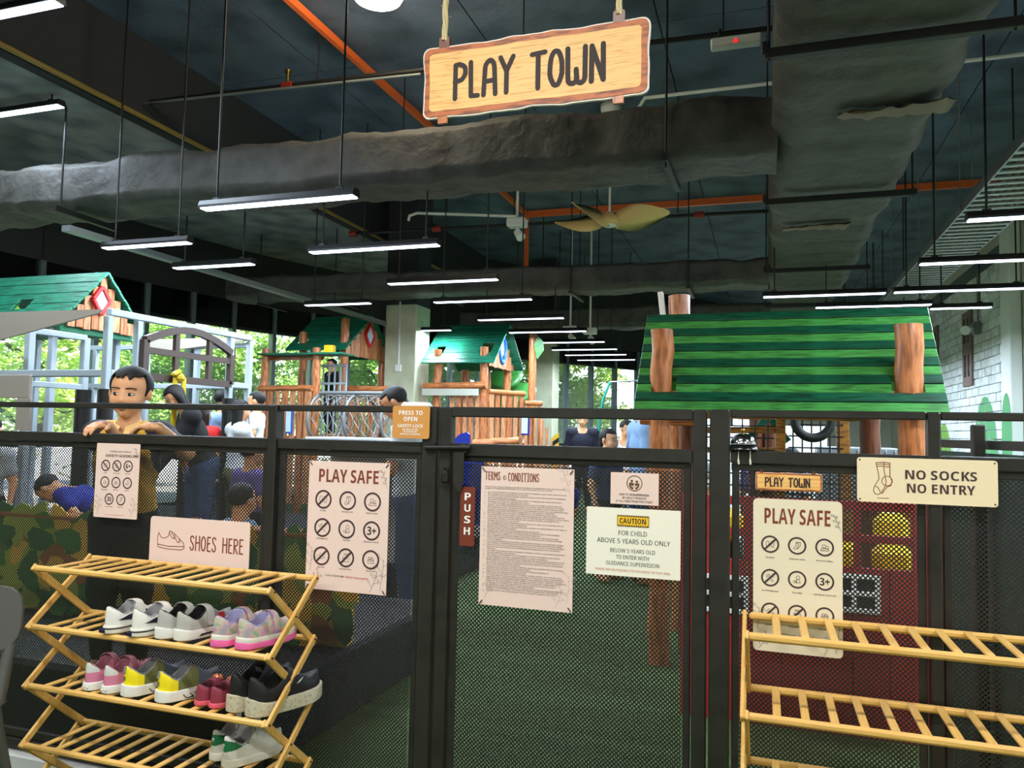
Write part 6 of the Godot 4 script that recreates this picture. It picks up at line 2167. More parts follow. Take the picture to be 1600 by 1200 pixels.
func climbing_corner() -> void:
	var z := -4.0
	var o := thing("climbing_frame", "ochre wooden climbing frame hung with a black rope net", "climbing frame", Vector3.ZERO)
	var p := func(px: float, py: float, zz: float) -> Vector3: return az(px, py, zz)
	obj("post", B.new().bar(Vector3(p.call(1220, 690, z).x, 0, z), Vector3(p.call(1220, 690, z).x, 1.9, z), 0.07, 0.06, Vector3.BACK, 0.004), M.ochre_beam, o)
	obj("post", B.new().bar(Vector3(p.call(1328, 712, z).x, 0, z), Vector3(p.call(1312, 655, z).x, 1.9, z), 0.09, 0.06, Vector3.BACK, 0.004), M.ochre_beam, o)
	obj("post", B.new().bar(Vector3(p.call(1040, 690, z).x, 0, z), Vector3(p.call(1040, 690, z).x, 1.9, z), 0.07, 0.06, Vector3.BACK, 0.004), M.ochre_beam, o)
	obj("cross_beam", B.new().bar(p.call(1040, 672, z), p.call(1220, 672, z), 0.05, 0.05, Vector3.UP, 0.004), M.ochre_beam, o)
	obj("cross_beam", B.new().bar(p.call(1040, 702, z), p.call(1220, 704, z), 0.05, 0.045, Vector3.UP, 0.004), M.ochre_beam, o)
	obj("brace", B.new().bar(p.call(1165, 690, z - 0.05), p.call(1197, 655, z - 0.05), 0.05, 0.05, Vector3.BACK, 0.004), M.tower_green, o)
	obj("brace", B.new().bar(p.call(1232, 690, z - 0.05), p.call(1205, 655, z - 0.05), 0.05, 0.05, Vector3.BACK, 0.004), M.tower_green, o)
	for q in [[1030.0, 1210.0, 9], [1232.0, 1318.0, 6]]:
		for i in q[2]:
			var x: float = lerpf(q[0], q[1], (i + 0.5) / q[2])
			var a: Vector3 = p.call(x, 640, z + 0.05)
			obj("net_rope", B.new().tube([a, Vector3(a.x, 0.3, a.z)], 0.006, 6), M.rope_black, o)
		for i in 7:
			var ya: Vector3 = p.call(q[0], 645 + 18 * i, z + 0.05)
			var yb: Vector3 = p.call(q[1], 645 + 18 * i, z + 0.05)
			yb.y = ya.y
			obj("net_rope", B.new().tube([ya, yb], 0.006, 6), M.rope_black, o)
			for k in range(0, q[2], 2):
				var x: float = lerpf(q[0], q[1], (k + 0.5) / q[2])
				var c: Vector3 = p.call(x, 645 + 18 * i, z + 0.05)
				obj("net_knot", B.new().lathe([Vector2(0, -0.014), Vector2(0.014, 0), Vector2(0, 0.014)], 8, Transform3D(Basis(), Vector3(c.x, ya.y, c.z))), M.rope_black, o)
	var t := thing("tyre_swing", "black rubber tyre hanging in front of the rope net", "tyre", p.call(1270, 657, z + 0.25))
	obj("tyre", B.new().ring(Vector3.ZERO, Vector3(0.15, 0.05, 1), 0.128, 0.034, 36, 12), M.tyre, t)
	obj("swing_bar", B.new().tube([Vector3(-0.3, 0.62, -0.25), Vector3(0.0, 0.62, 0.0), Vector3(0.3, 0.62, -0.25)], 0.014, 8), M.black_metal, t)
	for s in [-1, 1]:
		obj("chain", B.new().tube([Vector3(s * 0.06, 0.13, 0), Vector3(s * 0.03, 0.62, 0)], 0.006, 6), M.black_metal, t)
	var wp := thing("white_partition", "plain white partition behind the rope net", "partition", Vector3.ZERO)
	var w0 := az(1060, 700, -6.75)
	var w1 := az(1292, 700, -6.75)
	obj("panel", B.new().box(Vector3((w0.x + w1.x) / 2, 0.72, -6.75), Vector3(w1.x - w0.x, 1.44, 0.06), Basis(), 0.01), M.wall_white, wp)
	var gc := thing("grey_cabinet", "grey ribbed metal cabinet beside the white partition", "cabinet", Vector3.ZERO)
	var g0 := az(1275, 700, -5.2)
	var g1 := az(1400, 700, -5.2)
	obj("body", B.new().box(Vector3((g0.x + g1.x) / 2, 0.62, -5.2), Vector3(g1.x - g0.x, 1.24, 0.4), Basis(), 0.01), M.grey_cabinet, gc)
	for i in 9:
		obj("rib", B.new().box(Vector3(lerpf(g0.x, g1.x, (i + 0.5) / 9), 0.62, -4.99), Vector3(0.012, 1.2, 0.02), Basis(), 0.003), M.galvanized, gc)
	for q in [[1182.0, 1, "dark brown log upright behind the rope net, near the green braces"], [1204.0, 2, "dark brown log upright behind the rope net, beside the ochre post"]]:
		var a := az(q[0], 690, -4.5)
		var l := thing("log_upright", q[2], "log", Vector3(a.x, 0, -4.5))
		log_post(l, "log", Vector3.ZERO, Vector3(0, 2.0, 0), 0.06, M.log_dark, 30 + q[1])
		obj("top_cap", B.new().lathe([Vector2(0.0, 2.0), Vector2(0.05, 2.0), Vector2(0.0, 2.012)], 12), M.log_wood, l)

func palisade(o: Node3D, a: Vector3, c: Vector3, y0: float, y1: float, n: int, rail := true, drop := 0.0) -> void:
	for k in n:
		var p := a.lerp(c, (k + 0.5) / n)
		var w := a.distance_to(c) / n
		var top := y1 - drop * k / n + 0.015 * sin(k * 2.1)
		var d := (c - a).normalized()
		obj("board", B.new().box(Vector3(p.x, (y0 + top) / 2, p.z), Vector3(w - 0.025 - 0.012 * (k % 3), top - y0, 0.024), Basis(d, Vector3.UP, d.cross(Vector3.UP)), 0.004), M.plank_wood if k % 2 else M.plank_wood_pale, o)
	if rail:
		log_post(o, "rail_log", Vector3(a.x, y1 + 0.03, a.z), Vector3(c.x, y1 + 0.03 - drop, c.z), 0.04, M.log_wood_side, n + 3)

func diamond(o: Node3D, c: Vector3, r: float) -> void:
	var red := B.new()
	for k in 4:
		var a0 := PI / 2 * k
		var p := Vector3(0, sin(a0) * r * 1.15, cos(a0) * r * 0.8)
		var q := Vector3(0, sin(a0 + PI / 2) * r * 1.15, cos(a0 + PI / 2) * r * 0.8)
		red.bar(c + p, c + q, 0.03, 0.035, Vector3.RIGHT, 0.004)
	var fr := obj("gable_window", red, M.red_paint, o)
	var poly := PackedVector2Array([Vector2(0, r), Vector2(-r * 0.7, 0), Vector2(0, -r), Vector2(r * 0.7, 0)])
	obj("pane", B.new().prism(poly, -0.004, 0.004, Transform3D(Basis(Vector3(0, 0, -1), Vector3.UP, Vector3.RIGHT), c)), M.mirror_pane, fr)

func towers() -> void:
	# tower beside the glazing, only its roof and gable rise over the grey frames
	var t1 := thing("play_tower", "green roofed play tower with red diamond window close to the grey frames", "play tower", Vector3.ZERO)
	var X := -5.15
	var ap := ax(160, 426, X)
	var nr := ax(100, 506, X)
	var fr := ax(210, 521, X)
	var half := (nr.z - fr.z) / 2 + 0.06
	var ey := (nr.y + fr.y) / 2 + 0.02
	var mz := (nr.z + fr.z) / 2
	roof_slope(t1, Vector3(-6.3, ey, mz + half), Vector3(X + 0.05, ey, mz + half), Vector3(0, ap.y - ey, -half), 9, [M.tower_green], [[2, -5.75, -5.6], [3, -5.75, -5.6]])
	roof_slope(t1, Vector3(-6.3, ey, mz - half), Vector3(X + 0.05, ey, mz - half), Vector3(0, ap.y - ey, half), 9, [M.tower_green])
	gable(t1, X, mz + half - 0.08, mz - half + 0.08, ey, ap.y, 9, 0.04)
	diamond(t1, Vector3(X + 0.03, ax(154, 470, X).y, ax(154, 470, X).z), 0.1)
	for q in [[-5.3, mz + half - 0.1], [-6.2, mz + half - 0.1], [-5.3, mz - half + 0.1], [-6.2, mz - half + 0.1]]:
		obj("upright", B.new().box(Vector3(q[0], (ey + 0.32) / 2, q[1]), Vector3(0.05, ey - 0.32, 0.05), Basis(), 0.004), M.frame_grey, t1)
	for z in [mz + half - 0.1, mz - half + 0.1]:
		obj("eave_beam", B.new().box(Vector3(-5.72, ey - 0.03, z), Vector3(1.1, 0.05, 0.05), Basis(), 0.004), M.tower_green_edge, t1)
	obj("eave_beam", B.new().box(Vector3(X - 0.05, ey - 0.06, mz), Vector3(0.05, 0.05, half * 2 - 0.1), Basis(), 0.004), M.tower_green_edge, t1)
	# tower left of the concrete column
	var t2 := thing("play_tower", "green roofed play tower with red diamond window beside the concrete column", "play tower", Vector3.ZERO)
	X = -5.52
	roof_slope(t2, Vector3(-6.5, 2.4, -7.0), Vector3(X, 2.4, -7.0), Vector3(0, 0.58, -0.75), 11, [M.tower_green], [[2, -6.4, -6.25], [3, -6.4, -6.25], [2, -5.72, -5.57], [3, -5.72, -5.57], [4, -5.72, -5.57]])
	roof_slope(t2, Vector3(-6.5, 2.4, -8.5), Vector3(X, 2.4, -8.5), Vector3(0, 0.58, 0.75), 11, [M.tower_green])
	gable(t2, X - 0.06, -7.1, -8.4, 2.4, 2.97, 10, 0.06)
	diamond(t2, Vector3(X - 0.02, 2.68, -7.72), 0.15)
	for q in [[-6.32, -7.18, 2.68], [-5.64, -7.18, 2.86], [-6.32, -8.3, 2.95], [-5.64, -8.3, 2.6]]:
		log_post(t2, "log_post", Vector3(q[0], 0, q[1]), Vector3(q[0], q[2], q[1]), 0.058, M.log_wood, int(-q[0] * 7 - q[1]))
	obj("floor_deck", B.new().box(Vector3(-6.0, 1.15, -7.6), Vector3(1.2, 0.06, 1.5), Basis(), 0.006), M.plank_wood, t2)
	palisade(t2, Vector3(-5.6, 0, -7.25), Vector3(-4.98, 0, -7.25), 1.2, 1.84, 6)
	# low palisade, flat green shelf and its posts in front of that tower
	var fp := az(405, 608, -6.5)
	var fq := az(488, 606, -6.5)
	var ps := thing("palisade_stand", "wooden board palisade with flat green shelf in front of the play tower", "play stand", Vector3.ZERO)
	palisade(ps, Vector3(fp.x, 0, -6.5), Vector3(fq.x, 0, -6.5), 0.3, 1.8, 7)
	for q in [[fp.x + 0.02, -6.58], [fq.x, -6.58]]:
		log_post(ps, "log_post", Vector3(q[0], 0, q[1]), Vector3(q[0], 2.38, q[1]), 0.055, M.log_wood, int(-q[0] * 11))
	obj("green_shelf", B.new().box(Vector3((fp.x + fq.x) / 2 + 0.22, 2.29, -6.62), Vector3(1.3, 0.025, 0.35), Basis(Vector3.BACK, 0.0), 0.004), M.tower_green, ps)
	obj("shelf_bracket", B.new().box(Vector3((fp.x + fq.x) / 2, 2.25, -6.7), Vector3(0.9, 0.05, 0.04), Basis(), 0.004), M.log_wood_side, ps)
	var yc := az(514, 548, -6.6)
	var cube := thing("yellow_cube", "small yellow cube lying on the flat green shelf", "cube", Vector3(yc.x, 2.303, -6.62), 0.2)
	obj("cube_body", B.new().box(Vector3(0, 0.055, 0), Vector3(0.13, 0.11, 0.11), Basis(), 0.006), M.yellow_paint, cube)
	var bl := thing("height_board", "white board with blue rim hung on the palisade", "board", az(450, 660, -6.44))
	obj("rim", B.new().box(Vector3(0.02, 0, 0), Vector3(0.1, 0.3, 0.015), Basis(), 0.003), M.blue_paint, bl)
	obj("face", B.new().box(Vector3(0.01, 0.01, 0.01), Vector3(0.075, 0.27, 0.008), Basis(), 0.002), M.mirror_pane, bl)
	# rope net tunnel with grey hoops
	var rt := thing("rope_tunnel", "grey rope net tunnel with metal hoops between tower and column", "climbing net", Vector3.ZERO)
	var n0 := az(492, 650, -6.2)
	var n1 := az(606, 650, -6.2)
	for i in 3:
		var x := lerpf(n0.x, n1.x, i / 2.0)
		obj("hoop", B.new().ring(Vector3(x, 1.42, -6.45), Vector3(1, 0, 0.15), 0.34, 0.022, 26, 8), M.grey_metal, rt)
	obj("top_bar", B.new().tube([Vector3(n0.x, 1.76, -6.3), Vector3(n1.x, 1.76, -6.3)], 0.025, 10), M.grey_metal, rt)
	for j in 8:
		var pts := []
		var pts2 := []
		for i in 15:
			var x := lerpf(n0.x, n1.x, i / 14.0)
			var a := TAU * (j + (0.5 if i % 2 else 0.0)) / 8
			var a2 := TAU * (j - (0.5 if i % 2 else 0.0)) / 8
			pts.append(Vector3(x, 1.42 + sin(a) * 0.32, -6.45 + cos(a) * 0.32))
			pts2.append(Vector3(x, 1.42 + sin(a2) * 0.32, -6.45 + cos(a2) * 0.32))
		obj("net_rope", B.new().tube(pts, 0.009, 6), M.rope_grey, rt)
		obj("net_rope", B.new().tube(pts2, 0.009, 6), M.rope_grey, rt)
	var gr := thing("guard_grille", "pale grey bar grille on the deck of the play tower", "guard rail", Vector3.ZERO)
	var g0 := az(496, 595, -6.95)
	var g1 := az(541, 595, -6.95)
	for y in [1.92, 2.17]:
		obj("rail", B.new().tube([Vector3(g0.x, y, -6.95), Vector3(g1.x, y, -6.95)], 0.018, 8), M.frame_grey, gr)
	for i in 6:
		var x := lerpf(g0.x, g1.x, i / 5.0)
		obj("bar", B.new().tube([Vector3(x, 1.15, -6.95), Vector3(x, 2.17, -6.95)], 0.014, 8), M.frame_grey, gr)
	# tower right of the concrete column
	var t3 := thing("play_tower", "green roofed play tower with blue oval window and log rails", "play tower", Vector3.ZERO)
	X = -3.72
	roof_slope(t3, Vector3(-4.88, 2.3, -8.1), Vector3(X, 2.3, -8.1), Vector3(0, 0.66, -0.72), 12, [M.tower_green], [[3, -4.74, -4.6], [4, -4.74, -4.6], [3, -4.02, -3.84], [4, -4.02, -3.84], [5, -4.02, -3.84]])
	roof_slope(t3, Vector3(-4.88, 2.3, -9.54), Vector3(X, 2.3, -9.54), Vector3(0, 0.66, 0.72), 12, [M.tower_green])
	gable(t3, X - 0.14, -8.25, -9.4, 2.3, 2.92, 10, 0.03)
	var ov := obj("gable_window", B.new().ring(Vector3.ZERO, Vector3.RIGHT, 0.14, 0.03, 28, 8), M.blue_paint, t3)
	ov.position = Vector3(X - 0.12, 2.56, -8.82)
	ov.scale = Vector3(1, 1.35, 1)
	obj("pane", B.new().lathe([Vector2(0, 0.004), Vector2(0.135, 0.0), Vector2(0, -0.004)], 24, Transform3D(Basis(Vector3.BACK, PI / 2), Vector3.ZERO)), M.mirror_pane, ov)
	for q in [[-4.67, -8.25, 2.52], [-3.93, -8.25, 2.55], [-4.67, -9.35, 2.3], [-3.93, -9.35, 2.3], [-4.3, -9.4, 2.3]]:
		log_post(t3, "log_post", Vector3(q[0], 0, q[1]), Vector3(q[0], q[2], q[1]), 0.06, M.log_wood, int(-q[0] * 13 - q[1]))
	obj("floor_deck", B.new().box(Vector3(-4.3, 1.1, -8.8), Vector3(1.0, 0.06, 1.2), Basis(), 0.006), M.plank_wood, t3)
	palisade(t3, Vector3(-4.45, 0, -8.2), Vector3(-3.85, 0, -8.2), 0.3, 1.84, 6, false)
	log_post(t3, "rail_log", Vector3(-4.85, 1.96, -8.15), Vector3(-3.85, 1.98, -8.15), 0.05, M.log_wood_side, 5)
	palisade(t3, Vector3(-3.85, 0, -8.25), Vector3(-3.5, 0, -8.9), 0.2, 1.86, 6, true)
	palisade(t3, Vector3(-3.5, 0, -8.9), Vector3(-3.28, 0, -9.1), 0.2, 1.72, 4, true)
	palisade(t3, Vector3(-3.28, 0, -9.0), Vector3(-2.75, 0, -9.1), 0.1, 1.5, 7, false, 0.9)
	obj("banner", B.new().box(Vector3(-4.4, 1.87, -8.1), Vector3(0.9, 0.1, 0.01), Basis(), 0.002), M.wall_cream, t3)
	var bl2 := thing("height_board", "white board with blue rim on the log palisade of the tower", "board", az(821, 664, -8.4))
	obj("rim", B.new().box(Vector3(0, 0, 0), Vector3(0.13, 0.3, 0.015), Basis(), 0.003), M.slide_blue, bl2)
	obj("face", B.new().box(Vector3(-0.01, 0.01, 0.01), Vector3(0.095, 0.27, 0.008), Basis(), 0.002), M.mirror_pane, bl2)
	var tp := az(832, 560, -9.2)
	var tl := thing("log_mast", "tall log mast with a green leaf beside the rear column", "post", Vector3(tp.x, 0, -9.2))
	log_post(tl, "mast", Vector3.ZERO, Vector3(0, 2.85, 0), 0.06, M.log_wood, 44)
	var lf := PackedVector2Array([Vector2(0, -0.18), Vector2(0.1, -0.05), Vector2(0.09, 0.1), Vector2(0.0, 0.2), Vector2(-0.06, 0.05)])
	obj("leaf", B.new().prism(lf, -0.01, 0.01, Transform3D(Basis(), Vector3(0.1, 2.62, 0.07))), M.roof_green_light, tl)
	# blue slide in front of the tower
	var sl := thing("slide", "blue plastic slide top in front of the log palisade", "slide", az(722, 690, -6.0))
	var pr := PackedVector2Array([Vector2(-0.26, -0.5), Vector2(0.1, -0.5), Vector2(0.1, 0.08), Vector2(0.06, 0.11), Vector2(-0.02, 0.09), Vector2(-0.14, -0.02)])
	obj("side_wall", B.new().prism(pr, -0.02, 0.02), M.slide_blue, sl)
	obj("chute", B.new().box(Vector3(-0.05, -0.64, -0.3), Vector3(0.28, 1.1, 0.5), Basis(), 0.03), M.slide_blue, sl)
	# logs lying on the edge
	for q in [[740.0, 772.0, 693.0, "varnished log rail lying in front of the palisade, beside the blue slide"], [768.0, 812.0, 690.0, "varnished log rail lying in front of the palisade, beside the white board"]]:
		var a := az(q[0], q[2], -6.6)
		var c := az(q[1], q[2] - 2, -6.6)
		var lg := thing("log_rail", q[3], "log", Vector3.ZERO)
		log_post(lg, "log", a, c, 0.045, M.log_wood_side, int(q[0]))
		obj("support", B.new().box(Vector3((a.x + c.x) / 2, a.y / 2 - 0.02, -6.6), Vector3(0.06, a.y - 0.05, 0.05), Basis(), 0.004), M.plank_wood, lg)
	# hazard pad on the rear column
	var hp := az(869, 680, -13.1)
	var hz := thing("corner_guard", "yellow and black striped corner guard at the rear column", "corner guard", Vector3(hp.x, 0, -13.05))
	for i in 12:
		obj("stripe", B.new().prism(PackedVector2Array([Vector2(-0.07, 0.1 * i), Vector2(0.07, 0.1 * i + 0.1), Vector2(0.07, 0.1 * i + 0.2), Vector2(-0.07, 0.1 * i + 0.1)]), -0.015, 0.015), M.hazard_yellow if i % 2 else M.pad_black, hz)
	# trampoline poles with net
	var tr := thing("trampoline", "trampoline enclosure with teal bent poles and black net", "trampoline", Vector3.ZERO)
	var tz := -11.5
	for q in [[936.0, 953.0], [1010.0, 1000.0]]:
		var a := az(q[0], 680, tz)
		var c := az(q[1], 597, tz)
		obj("pole", B.new().tube([Vector3(a.x, 0, tz), Vector3(a.x, 1.6, tz), Vector3(lerpf(a.x, c.x, 0.4), 1.95, tz), c], 0.025, 10), M.teal_pole, tr)
	var ta := az(953, 597, tz)
	var tb := az(1010, 594, tz)
	obj("top_ring", B.new().tube([ta, tb], 0.015, 8), M.grey_metal, tr)
	for i in 14:
		var x := lerpf(ta.x - 0.1, tb.x, i / 13.0)
		obj("net_cord", B.new().tube([Vector3(x, ta.y, tz), Vector3(x, 0.6, tz)], 0.0025, 4), M.rope_black, tr)
	for i in 12:
		var y := lerpf(0.6, ta.y, i / 11.0)
		obj("net_cord", B.new().tube([Vector3(ta.x - 0.1, y, tz), Vector3(tb.x, y, tz)], 0.0025, 4), M.rope_black, tr)
	# green leaf canopy behind tower 3
	var cn := thing("leaf_canopy", "green fabric leaf canopy behind the blue window tower", "canopy", az(795, 600, -10.2))
	for q in [[-0.1, 0.1, 0.35], [0.2, -0.15, 0.3], [-0.05, -0.3, 0.28]]:
		obj("leaf", B.new().lathe([Vector2(0.0, 0.06), Vector2(q[2] * 0.7, 0.04), Vector2(q[2], 0.0), Vector2(q[2] * 0.7, -0.01), Vector2(0.0, 0.0)], 14, Transform3D(Basis(Vector3.RIGHT, 0.7), Vector3(q[0], q[1], 0))), M.roof_green_light, cn)
	obj("stem", B.new().tube([Vector3(0, 0, -0.05), Vector3(0, -2.15, -0.05)], 0.03, 8), M.log_wood, cn)
	# wiring on the concrete column
	var sk := thing("wall_socket", "white socket box on a conduit down the concrete column", "socket", Vector3(-5.2, 2.22, -7.995))
	obj("socket_box", B.new().box(Vector3.ZERO, Vector3(0.1, 0.11, 0.04), Basis(), 0.008), M.white_plastic, sk)
	obj("conduit", B.new().tube([Vector3(0, 0.05, 0), Vector3(0, 1.0, 0)], 0.014, 8), M.white_plastic, sk)

func toddler_corner() -> void:
	# raised dark floor
	var pl := thing("padded_platform", "raised dark navy padded platform of the toddler space", "platform", Vector3.ZERO)
	obj("deck", B.new().box(Vector3(-4.7, 0.16, -1.05), Vector3(5.8, 0.32, 1.7), Basis(), 0.02), M.mat_navy, pl)
	obj("deck", B.new().box(Vector3(-5.1, 0.16, -3.65), Vector3(5.0, 0.32, 3.5), Basis(), 0.02), M.mat_navy, pl)
	obj("edge_pad", B.new().box(Vector3(-4.7, 0.3, -0.19), Vector3(5.8, 0.06, 0.06), Basis(), 0.02), M.pad_black, pl)
	# low wall covered with foam leaves
	var lw := thing("leaf_wall", "low wall covered in green yellow and brown foam leaves", "play wall", Vector3.ZERO)
	obj("backing", B.new().box(Vector3(-3.2, 0.565, -0.86), Vector3(2.8, 0.48, 0.08), Basis(), 0.01), M.leaf_yellow, lw)
	obj("top_ledge", B.new().box(Vector3(-3.2, 0.82, -0.86), Vector3(2.82, 0.03, 0.12), Basis(), 0.008), M.leaf_brown, lw)
	var rng := RandomNumberGenerator.new()
	rng.seed = 21
	var lms := []
	for k in 3:
		var poly := PackedVector2Array()
		var r: float = [0.06, 0.075, 0.09][k]
		for i in 9:
			var a := TAU * i / 9
			poly.append(Vector2(cos(a) * r * 1.3, sin(a) * r * 0.8) * (1.0 + 0.12 * sin(a * 3 + k)))
		lms.append(B.new().prism(poly, 0.0, 0.008).mesh())
	var cols := [M.leaf_green, M.leaf_yellow, M.leaf_brown, M.leaf_lime, M.leaf_moss]
	for j in 6:
		for i in 30:
			var lfm := obj("foam_leaf", lms[rng.randi() % 3], cols[rng.randi() % 5], lw)
			lfm.position = Vector3(-4.55 + i * 0.094 + rng.randf_range(-0.03, 0.03), 0.41 + j * 0.075 + rng.randf_range(-0.02, 0.02), -0.815 + rng.randf_range(0.0, 0.012))
			lfm.rotation = Vector3(0, 0, rng.randf_range(0, TAU))
	# grey metal frames of the toddler house; its long side runs away from the fence
	var fr := thing("frame_house", "pale grey square tube house frame with beige boards", "play frame", Vector3.ZERO)
	var X := -4.2
	var tube := func(a: Vector3, c: Vector3, ww: float) -> void:
		var w := ww * (0.83 + 0.012 * (fr.get_child_count() % 5))
		obj("tube", B.new().bar(a, c, w, w, Vector3.UP if absf((c - a).normalized().y) < 0.9 else Vector3.BACK, 0.004), M.frame_grey, fr)
	var A := ax(170, 487, X)
	var Ab := ax(170, 583, X)
	var C := ax(392, 522, X)
	tube.call(A, Vector3(X, A.y, C.z), 0.055)
	tube.call(Ab, Vector3(X, Ab.y, C.z), 0.055)
	for q in [170.0, 217.0, 362.0, 392.0]:
		var p := ax(q, 500, X)
		tube.call(Vector3(X, 0.32, p.z), Vector3(X, A.y - 0.028, p.z), 0.055)
	# side that runs parallel to the fence, out of the picture
	tube.call(Ab, Vector3(X - 1.8, Ab.y, Ab.z), 0.055)
	var Y1 := ax(48, 516, -5.0)
	var Y2 := ax(134, 528, -5.0)
	for q in [Y1, Y2]:
		tube.call(Vector3(-5.0, 0.32, q.z), Vector3(-5.0, Y1.y, q.z), 0.06)
	tube.call(Vector3(-5.0, Y1.y, Y1.z), Vector3(-5.0, Y1.y, Y2.z), 0.05)
	tube.call(Vector3(-5.0, Ab.y, Y1.z), Vector3(X, Ab.y, Y1.z), 0.05)
	tube.call(Vector3(-5.0, ax(54, 600, -5.0).y, Y1.z), Vector3(-5.0, ax(54, 600, -5.0).y, Y2.z), 0.05)
	var far := C.z
	tube.call(Vector3(X, A.y - 0.06, far), Vector3(X - 1.9, A.y - 0.06, far), 0.05)
	tube.call(Vector3(X, Ab.y, far), Vector3(X - 1.9, Ab.y, far), 0.05)
	for q in [-0.55, -1.1, -1.7]:
		tube.call(Vector3(X + q, 0.32, far), Vector3(X + q, A.y - 0.06, far), 0.05)
	var fz := A.z
	var b0 := az(0, 489, fz)
	var b1 := az(0, 525, fz)
	var k0 := az(167, 485, fz)
	var k1 := az(163, 491, fz)
	var poly := PackedVector2Array([Vector2(b1.x - 0.4, b1.y - 0.12), Vector2(k1.x, k1.y), Vector2(k0.x, k0.y), Vector2(b0.x - 0.4, b0.y)])
	obj("beige_board", B.new().prism(poly, 0.0, 0.02, Transform3D(Basis(), Vector3(0, 0, fz + 0.03))), M.panel_beige, fr)
	var pf0 := az(232, 552, far + 0.04)
	var pf1 := az(388, 527, far + 0.04)
	obj("beige_board", B.new().prism(PackedVector2Array([Vector2(pf0.x, pf0.y), Vector2(pf1.x, pf1.y - 0.03), Vector2(pf1.x, pf1.y), Vector2(pf0.x, pf1.y)]), 0.0, 0.02, Transform3D(Basis(), Vector3(0, 0, far + 0.03))), M.panel_beige, fr)
	for q in [[-5.0, 586.0, 52.0, 622.0], [33.0, 622.0, 52.0, 673.0]]:
		var a := az(q[0], q[1], fz + 0.06)
		var c := az(q[2], q[3], fz + 0.06)
		obj("beige_board", B.new().box(Vector3((a.x + c.x) / 2 - 0.03, (a.y + c.y) / 2, fz + 0.06), Vector3(c.x - a.x, a.y - c.y, 0.02), Basis(), 0.003), M.panel_beige, fr)
	# arched brown window in the long side
	var w := thing("arched_window", "dark brown arched window frame set in the grey house frame", "window frame", Vector3.ZERO)
	var wl := ax(224, 588, X + 0.05)
	var wr := ax(359, 597, X + 0.05)
	var ap := ax(296, 517, X + 0.05)
	var sl := ax(224, 530, X + 0.05)
	var bars := B.new()
	bars.bar(wl, Vector3(wl.x, wl.y, wr.z), 0.04, 0.05)
	bars.bar(wl, Vector3(wl.x, sl.y, wl.z), 0.04, 0.05, Vector3.BACK)
	bars.bar(Vector3(wl.x, wl.y, wr.z), Vector3(wl.x, sl.y - 0.02, wr.z), 0.04, 0.05, Vector3.BACK)
	var arc := []
	for i in 11:
		var t := i / 10.0
		arc.append(Vector3(wl.x, sl.y + (ap.y - sl.y) * 1.0 * sin(PI * t), lerpf(wl.z, wr.z, t)))
	for i in 10:
		bars.bar(arc[i], arc[i + 1], 0.04, 0.05)
	obj("outer_frame", bars, M.window_brown, w)
	var mid := lerpf(wl.y, sl.y, 0.72)
	obj("glazing_bar", B.new().bar(Vector3(wl.x, mid, wl.z), Vector3(wl.x, mid, wr.z), 0.034, 0.045), M.window_brown, w)
	for t in [0.33, 0.72]:
		var z := lerpf(wl.z, wr.z, t)
		obj("glazing_bar", B.new().bar(Vector3(wl.x, wl.y, z), Vector3(wl.x, sl.y + (ap.y - sl.y) * sin(PI * t), z), 0.03, 0.041, Vector3.BACK), M.window_brown, w)
	var rb := thing("yellow_ribbon", "yellow tape ribbon tied to the arched window and hanging down", "ribbon", ax(281, 590, X + 0.1))
	var kn := B.new()
	kn.box(Vector3(0, 0, 0), Vector3(0.06, 0.07, 0.09), Basis(Vector3.UP, 0.3), 0.025)
	kn.box(Vector3(0.01, 0.03, 0.05), Vector3(0.05, 0.03, 0.08), Basis(Vector3.RIGHT, 0.5), 0.012)
	obj("knot", kn, M.yellow_tape, rb)
	for s in [-0.04, 0.045]:
		obj("tail", B.new().bar(Vector3(0, 0.0, s), Vector3(0.01, -0.62 + s, s * 1.2), 0.01, 0.05, Vector3.BACK, 0.003), M.yellow_tape, rb)
	# black padded uprights
	for q in [[164.0, -4.05, "black padded upright below the near corner of the grey frame"], [129.0, -4.35, "black padded upright below the front bar of the grey frame"], [357.0, -4.15, "black padded upright below the arched window"], [291.0, -5.0, "black padded upright deep inside the grey frame"]]:
		var p := ax(q[0], 640, q[1])
		var u := thing("padded_post", q[2], "padded post", Vector3(p.x, 0.32, p.z))
		obj("pad", B.new().tube([Vector3(0, 0, 0), Vector3(0, 1.22, 0)], 0.05, 14), M.pad_black, u)
		for y in [0.3, 0.7, 1.1]:
			obj("strap", B.new().tube([Vector3(0, y, 0), Vector3(0, y + 0.025, 0)], 0.053, 14), M.rubber_black, u)
	# white counter by the tower
	var c0 := az(482, 686, -2.7)
	var c1 := az(618, 690, -2.7)
	var ct := thing("counter", "pale grey counter table behind the gate side fence", "counter", Vector3(0, 0, 0))
	obj("counter_top", B.new().box(Vector3((c0.x + c1.x) / 2, c0.y, -2.85), Vector3(c1.x - c0.x, 0.035, 0.4), Basis(), 0.006), M.frame_grey, ct)
	obj("front_board", B.new().box(Vector3((c0.x + c1.x) / 2, c0.y / 2, -2.95), Vector3(c1.x - c0.x - 0.1, c0.y - 0.04, 0.03), Basis(), 0.004), M.panel_beige, ct)

